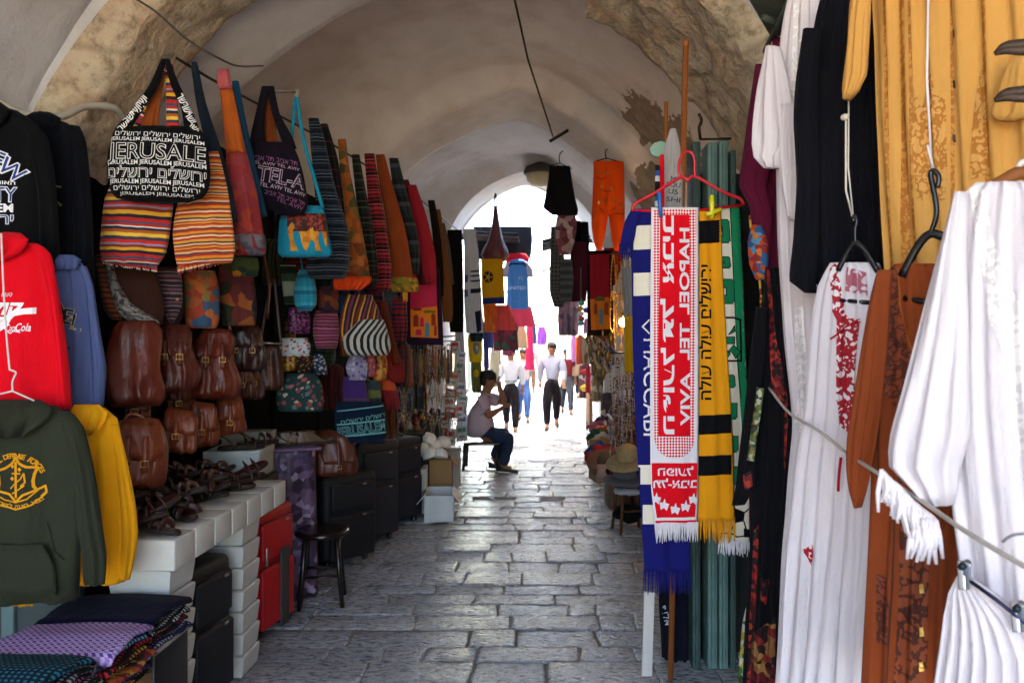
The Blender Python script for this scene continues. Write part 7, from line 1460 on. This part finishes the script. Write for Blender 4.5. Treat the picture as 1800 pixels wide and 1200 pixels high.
# trinket table further on
th = thing('trinket_table', 'wooden trinket table spread with bright cloths among the far stalls', 'table', (1.18, 14.2, -.06)); b = MB(); b.box((0, 0, .82), (.66, 1.5, .04), 0, bev=.006); b.build('top', wood('#6d4a2a'), th)
for sx in (-.28, .28):
    for sy in (-.66, .66): b = MB(); b.tube([(sx, sy, .8), (sx, sy, 0)], .028, 4, up=(1, 1, 0)); b.build('leg', wood('#6d4a2a'), th)
b = MB(); b.box((-.3, -.1, .5), (.03, 1.1, .6), 0, bev=.01); b.build('drawer_front', wood('#8a5a34'), th)
for i, (x, y, Y, r, c, nm) in enumerate(((1040, 652, 13.6, .14, '#b0242c', 'red'), (1054, 664, 13.8, .16, '#b9a58a', 'sand'), (1070, 655, 13.7, .14, '#2a2f4a', 'navy'), (1080, 668, 13.5, .15, '#8f8a72', 'khaki'), (1046, 668, 13.4, .13, '#a08ab0', 'lilac'), (1058, 700, 13.2, .15, '#a3505a', 'rose'), (1036, 680, 13.3, .12, '#c9a03a', 'saffron'), (1064, 642, 14.0, .12, '#6d6a5a', 'grey'), (1084, 690, 12.0, .16, '#9a917a', 'oatmeal'))):
    bundle('%s cloth bundle heaped on the trinket table' % nm, x, y, Y, r, cloth(c), i+9, (1.25, 1, .55))
b = MB(); b.lathe([(.001, 0), (.05, 0), (.11, .05), (.13, .1), (.12, .1), (.1, .055), (.001, .02)], 24); solo(b, 'bowl', plastic('#a3141c', .2), 'glossy red bowl in front of the trinket table', 'bowl', loc=P(1080, 752, 10.2))
th = thing('stall_table', 'low pale counter under the red bowl beyond the bead strings', 'table', (1.22, 10.2, .045)); b = MB(); b.box((0, 0, .23), (.66, 2.0, .46), 0, bev=.02); b.build('cover', cloth('#6d675a'), th)
b = MB(); b.box((0, 0, .47), (.7, 2.04, .02), 0, bev=.005); b.build('top', wood('#57432e'), th)

# ------------------------------------------------------------------ people
def skinmesh(nodes, edges, root, lev=2):
    ks = list(nodes); me = bpy.data.meshes.new('figure'); me.from_pydata([tuple(nodes[k][0]) for k in ks], [(ks.index(a), ks.index(c)) for a, c in edges], [])
    ob = bpy.data.objects.new('figure', me); COL.objects.link(ob); sk = ob.modifiers.new('skin', 'SKIN'); sk.branch_smoothing = .6
    for i, k in enumerate(ks):
        r = nodes[k][1]; r = r if isinstance(r, tuple) else (r, r); me.skin_vertices[0].data[i].radius = r; me.skin_vertices[0].data[i].use_root = (k == root)
    su = ob.modifiers.new('sub', 'SUBSURF'); su.levels = lev; su.render_levels = lev
    dg = bpy.context.evaluated_depsgraph_get(); ev = ob.evaluated_get(dg); m2 = ev.to_mesh()
    r = ([q.co.copy() for q in m2.vertices], [tuple(p.vertices) for p in m2.polygons]); ev.to_mesh_clear(); bpy.data.objects.remove(ob); return r
def person(label, J, fdir, loc, skin, shirt, trous, shoem, hairm, short=True, k=1.0, extra=None, hands=('L', 'R'), capm=None, bulk=1.0, tuck=False):
    th = thing('person', label, 'person', loc); V = {a: Vector(q)*k for a, q in J.items()}; f = Vector(fdir).normalized(); up = (V['crown']-V['neck']).normalized(); f = (f-up*f.dot(up)).normalized(); sd = up.cross(f)
    N = {}; E = []
    def nd(a, p, r): N[a] = (p, tuple(x*k for x in r) if isinstance(r, tuple) else r*k)
    fat = bulk; RC = dict(pelvis=.145*fat*k, spine=.138*fat*k, chest=.152*fat*k, shL=.082*k, shR=.082*k, thL=.095*k, thR=.095*k); nd('pelvis', V['pelvis'], .1); nd('spine', V['spine'], .1); nd('chest', V['chest'], .11); nd('neckb', V['neck']-up*.03*k, .075); nd('neck', V['neck']+up*.03*k, .066)
    hc = V['head']; nd('jaw', hc-up*.06*k+f*.018*k, .078); nd('head', hc+up*.02*k, .105); nd('crown', hc+up*.09*k-f*.01*k, .088)
    E += [('pelvis', 'spine'), ('spine', 'chest'), ('chest', 'neckb'), ('neckb', 'neck'), ('neck', 'jaw'), ('jaw', 'head'), ('head', 'crown')]
    for s_ in 'LR':
        nd('sh'+s_, V['sh'+s_], .06); nd('el'+s_, V['el'+s_], .052); nd('fa'+s_, V['el'+s_].lerp(V['wr'+s_], .3), .052); nd('wr'+s_, V['wr'+s_], .034); E += [('chest', 'sh'+s_), ('sh'+s_, 'el'+s_), ('el'+s_, 'fa'+s_), ('fa'+s_, 'wr'+s_)]
        d = (V['wr'+s_]-V['el'+s_]).normalized(); side = d.cross(f if abs(d.dot(f)) < .9 else up).normalized(); nrm = side.cross(d)
        pm = V['wr'+s_]+d*.075*k; nd('pm'+s_, pm, (.04, .02)); E.append(('wr'+s_, 'pm'+s_))
        for i, (o, ln) in enumerate(((-.03, .06), (-.01, .075), (.01, .072), (.03, .055))):
            a = pm+side*o*k+d*.012*k; b_ = a+d*ln*.55*k+nrm*.012*k; c = b_+d*ln*.35*k+nrm*.03*k; nd('f%d%s' % (i, s_), a, .010); nd('g%d%s' % (i, s_), b_, .009); nd('h%d%s' % (i, s_), c, .0075); E += [('pm'+s_, 'f%d%s' % (i, s_)), ('f%d%s' % (i, s_), 'g%d%s' % (i, s_)), ('g%d%s' % (i, s_), 'h%d%s' % (i, s_))]
        a = V['wr'+s_]+d*.03*k+side*.035*k; nd('t0'+s_, a, .012); nd('t1'+s_, a+d*.035*k+side*.02*k+nrm*.015*k, .0095); E += [('wr'+s_, 't0'+s_), ('t0'+s_, 't1'+s_)]
        nd('hip'+s_, V['hip'+s_], .105); nd('th'+s_, V['hip'+s_].lerp(V['kn'+s_], .45), .075); nd('kn'+s_, V['kn'+s_], .07); nd('ca'+s_, V['kn'+s_].lerp(V['an'+s_], .35), .068); nd('an'+s_, V['an'+s_], .045); nd('to'+s_, V['to'+s_], .035)
        E += [('pelvis', 'th'+s_), ('th'+s_, 'kn'+s_), ('kn'+s_, 'ca'+s_), ('ca'+s_, 'an'+s_), ('an'+s_, 'to'+s_)]; del N['hip'+s_]
    b = MB(); vs, fs = skinmesh(N, E, 'pelvis'); b.add(vs, fs)
    for sg in (-1, 1):
        b.ell(hc+sd*sg*.036*k+f*.086*k+up*.012*k, .011*k, 1, 8, 6); b.ell(hc+sd*sg*.094*k-f*.005*k, (.014*k, .018*k, .03*k), 0, 8, 6); b.tube([hc+sd*sg*.018*k+f*.098*k+up*.034*k, hc+sd*sg*.05*k+f*.086*k+up*.034*k], .005*k, 6, 1)
    b.tube([hc+f*.09*k+up*.015*k, hc+f*.118*k-up*.02*k, hc+f*.094*k-up*.03*k], [.009*k, .014*k, .008*k], 8); b.tube([hc-sd*.022*k+f*.09*k-up*.055*k, hc+f*.097*k-up*.055*k, hc+sd*.022*k+f*.09*k-up*.052*k], .005*k, 6, 2)
    b.build('body', [skin, M('#15100e', .4), M('#8a4a42', .6)], th)
    def pick(d): 
        S_ = {a: (N[a][0], RC.get(a, N[a][1])) for a in d}; return {a: (p, tuple(x+d[a] for x in r) if isinstance(r, tuple) else r+d[a]) for a, (p, r) in S_.items()}
    end = 'el' if short else 'wr'; g = {'spine': .03*k, 'chest': .024*k, 'neckb': .012*k, 'pelvis': (.016 if tuck else .045)*k}; ee = [('pelvis', 'spine'), ('spine', 'chest'), ('chest', 'neckb')]
    for s_ in 'LR':
        g['sh'+s_] = .02*k; N['me'+s_] = (V['sh'+s_].lerp(V['el'+s_], .8), .058*k); g['me'+s_] = .026*k; ee += [('chest', 'sh'+s_), ('sh'+s_, 'me'+s_)]
        if not short: g['el'+s_] = .022*k; g['fa'+s_] = .02*k; N['cu'+s_] = (V['el'+s_].lerp(V['wr'+s_], .86), .036*k); g['cu'+s_] = .018*k; ee += [('me'+s_, 'el'+s_), ('el'+s_, 'fa'+s_), ('fa'+s_, 'cu'+s_)]
    vs, fs = skinmesh(pick(g), ee, 'pelvis'); b = MB(); vs = [q+Vector((1, 1, .6))*(.006*k*noise.noise(q*13/k)) for q in vs]; b.add(vs, fs)
    b.tube([V['neck']-up*.028*k+(f*cos(t)+sd*sin(t))*.07*k for t in [i*PI/8 for i in range(16)]], .012*k, 6, closed=True); b.build('shirt', shirt, th)
    N['wst'] = (V['pelvis'].lerp(V['spine'], .85), .15*k*bulk); g = {'pelvis': .03*k, 'wst': .026*k if tuck else -.004*k}; ee = [('wst', 'pelvis')]
    for s_ in 'LR':
        N['hm'+s_] = (V['kn'+s_].lerp(V['an'+s_], 1.02), .058*k)
        for a, e in (('th', .022), ('kn', .026 if tuck else .034), ('ca', .014), ('hm', .006)): g[a+s_] = e*k
        ee += [('pelvis', 'th'+s_), ('th'+s_, 'kn'+s_), ('kn'+s_, 'ca'+s_), ('ca'+s_, 'hm'+s_)]
    vs, fs = skinmesh(pick(g), ee, 'pelvis'); b = MB(); vs = [q+Vector((1, 1, .6))*(.006*k*noise.noise(q*12/k+Vector((5, 0, 0)))) for q in vs]; b.add(vs, fs); b.build('trousers', trous, th)
    for s_ in 'LR':
        a, t = V['an'+s_], V['to'+s_]; d = (t-a); d.z = 0; d.normalize(); b = MB(); z0 = min(a.z, t.z)-.03*k; rings = []
        pr = d.cross(Vector((0, 0, 1)))
        for i in range(9):
            u = i/8; w_ = (.036+.012*sin(PI*min(1, u*1.1)))*(1 if u < .85 else .75)*k; h_ = (.085-.05*u)*k; c = a+d*(-.06+.25*u)*k; c.z = z0+(t.z-a.z)*u*.3+.0
            rings.append([c+pr*(w_*cos(2*PI*j/12))+Vector((0, 0, max(0, h_*(.5+.5*sin(2*PI*j/12))))) for j in range(12)])
        b.loft(rings, 0); b.build('shoe', shoem, th)
    b = MB(); xf = Matrix((sd, f, up)).transposed()
    if capm:
        b.ell(hc+up*.045*k, (.11*k, .118*k, .095*k), 0, 16, 8, xf, lo=-.1); b.loft([[hc+up*(.04-.004*i)*k+xf @ Vector((.075*k*cos(t), (.08+.035*i)*k*max(.2, sin(t)), 0)) for t in [j*PI/9 for j in range(10)]] for i in range(3)], 0, False); b.build('cap', capm, th)
    else:
        b.ell(hc+up*.05*k-f*.016*k, (.104*k, .112*k, .095*k), 0, 18, 10, xf, lo=-.35)
        for i, q in enumerate(b.v): b.v[i] = q+(q-hc)*(.07*noise.noise(q*30/k))
        b.ell(hc+up*.005*k-f*.05*k, (.097*k, .068*k, .09*k), 0, 16, 8, xf); b.build('hair', hairm, th)
    if extra: extra(th, V, f, sd, up)
    return th
skin1 = M('#8a5a40', .55, .15, 20, spec=.4, name='skin'); skin2 = M('#9c6a4c', .55, .15, 20, spec=.4, name='skin'); hairk = M('#0e0b0a', .55, .3, 60, bmp=.6, bs=140); shoek = leather('#15100e')
denim = cloth('#26324d', var=.2)
def q9(px, py, dy=0): return ((px-860)*.00718, dy, 1.65-(py-600)*.00718-.045)
J = dict(pelvis=q9(846, 771), spine=q9(838, 738), chest=q9(844, 708), neck=q9(855, 688), head=q9(859, 669), crown=q9(861, 654),
   shR=q9(848, 701, -.15), elR=q9(860, 729, -.19), wrR=q9(879, 718, -.08), shL=q9(852, 700, .14), elL=q9(886, 708, .06), wrL=q9(879, 682, .015),
   hipR=q9(850, 774, -.09), knR=q9(897, 764, -.12), anR=q9(885, 817, -.1), toR=q9(901, 822, -.12), hipL=q9(850, 774, .09), knL=q9(890, 760, .12), anL=q9(866, 808, .12), toL=q9(880, 821, .12))
person('man in a pale pink T-shirt and jeans sitting on a dark chair', J, (1, -.05, -.12), P(860, 600, 9.7)*1-Vector((0, 0, 1.65-.045)), skin1, cloth('#b7a1ae', var=.1), denim, shoek, hairk, bulk=1.5)
th = thing('chair', 'dark plastic chair under the seated man', 'chair', P(842, 600, 9.7)-Vector((0, 0, 1.65-.045))); dkc = plastic('#17110f', .3)
b = MB(); b.box((.04, 0, .335), (.44, .42, .035), 0, bev=.012); b.build('seat', dkc, th)
for sx, sy in ((-.16, -.18), (-.16, .18), (.22, -.18), (.22, .18)): b = MB(); b.tube([(sx, sy, .33), (sx*1.12, sy*1.06, 0)], [.022, .018], 8); b.build('leg', dkc, th)
def walker(label, x, Y, h, skin, shirt, trous, seed, face=(0, -1, 0), short=False, extra=None, capm=None, lean=0.0, stride=.22):
    s_ = 1 if seed % 2 else -1; st = stride
    J = dict(pelvis=(0, 0, .94), spine=(0, -.01, 1.12), chest=(0, -.015, 1.33), neck=(0, -.02, 1.5), head=(0, -.045, 1.62), crown=(0, -.04, 1.74))
    for n_, sx in (('L', 1), ('R', -1)):
        fw = st*s_*sx; J.update({'sh'+n_: (sx*.18, -.01, 1.42), 'el'+n_: (sx*.235, fw*.35+.02, 1.14), 'wr'+n_: (sx*.24, fw*.75-.06, .92), 'hip'+n_: (sx*.09, 0, .9), 'kn'+n_: (sx*.1, -fw*.7-.03, .5), 'an'+n_: (sx*.1, -fw*1.15+.03, .09+(.06 if fw < 0 else 0)), 'to'+n_: (sx*.115, -fw*1.15-.12, .035+(.02 if fw < 0 else 0))})
    z = fz(Y); th = person(label, J, face, ((x-VPX)/F*Y, Y, z), skin, shirt, trous, shoek, hairk, short, h/1.745, extra, capm=capm, tuck=not short); return th
whs = cloth('#c9c9d3', var=.06); dkt = cloth('#211c20', var=.2)
def belt(th, V, f, sd, up):
    b = MB(); c = V['pelvis'].lerp(V['spine'], .6); b.tube([c+Vector((.136*cos(t), .13*sin(t), 0)) for t in [i*PI/10 for i in range(20)]], .016, 8, flat=.5, up=(0, 0, 1), closed=True); b.build('belt', leather('#17100e'), th)
    b = MB(); b.box(c+Vector((0, -.14, 0)), (.035, .012, .026), 0, bev=.003); b.build('belt_buckle', steel, th)
walker('man in a white long sleeved shirt, dark trousers and belt, walking behind the seated man', 898, 15.2, 1.66, skin2, whs, dkt, 1, extra=belt)
walker('man in a grey blue shirt and black trousers striding down the middle of the street', 970, 15.8, 1.76, skin2, cloth('#a3a9bd', var=.08), dkt, 2, stride=.26)
walker('man in a maroon T-shirt with a dark cap behind the pale shirted man', 996, 19, 1.6, skin1, cloth('#5a1a24'), cloth('#3a3f4a'), 3, short=True, capm=cloth('#22304a'))
walker('woman in a pale pink top and dark trousers far along the street', 1010, 24, 1.62, skin2, cloth('#c99aa8'), cloth('#22222a'), 4, short=True)
def strapx(th, V, f, sd, up):
    b = MB(); b.strap([V['shL']+Vector((-.02, -.08, .05)), V['chest']+Vector((.02, -.18, -.06)), V['pelvis']+Vector((-.16, -.12, .02))], .05, 0, .006, up=(0, -1, 0)); b.build('bag_strap', cloth('#1f3a6a'), th)
walker('person in a pale top with a blue bag strap behind the white shirted man', 920, 17.2, 1.62, skin2, cloth('#b9a8a8'), cloth('#3f5a94'), 5, short=True, extra=strapx)
walker('person in a light shirt in the sunlit gap far behind', 933, 27, 1.68, skin2, cloth('#b58a8a'), cloth('#57606d'), 7)
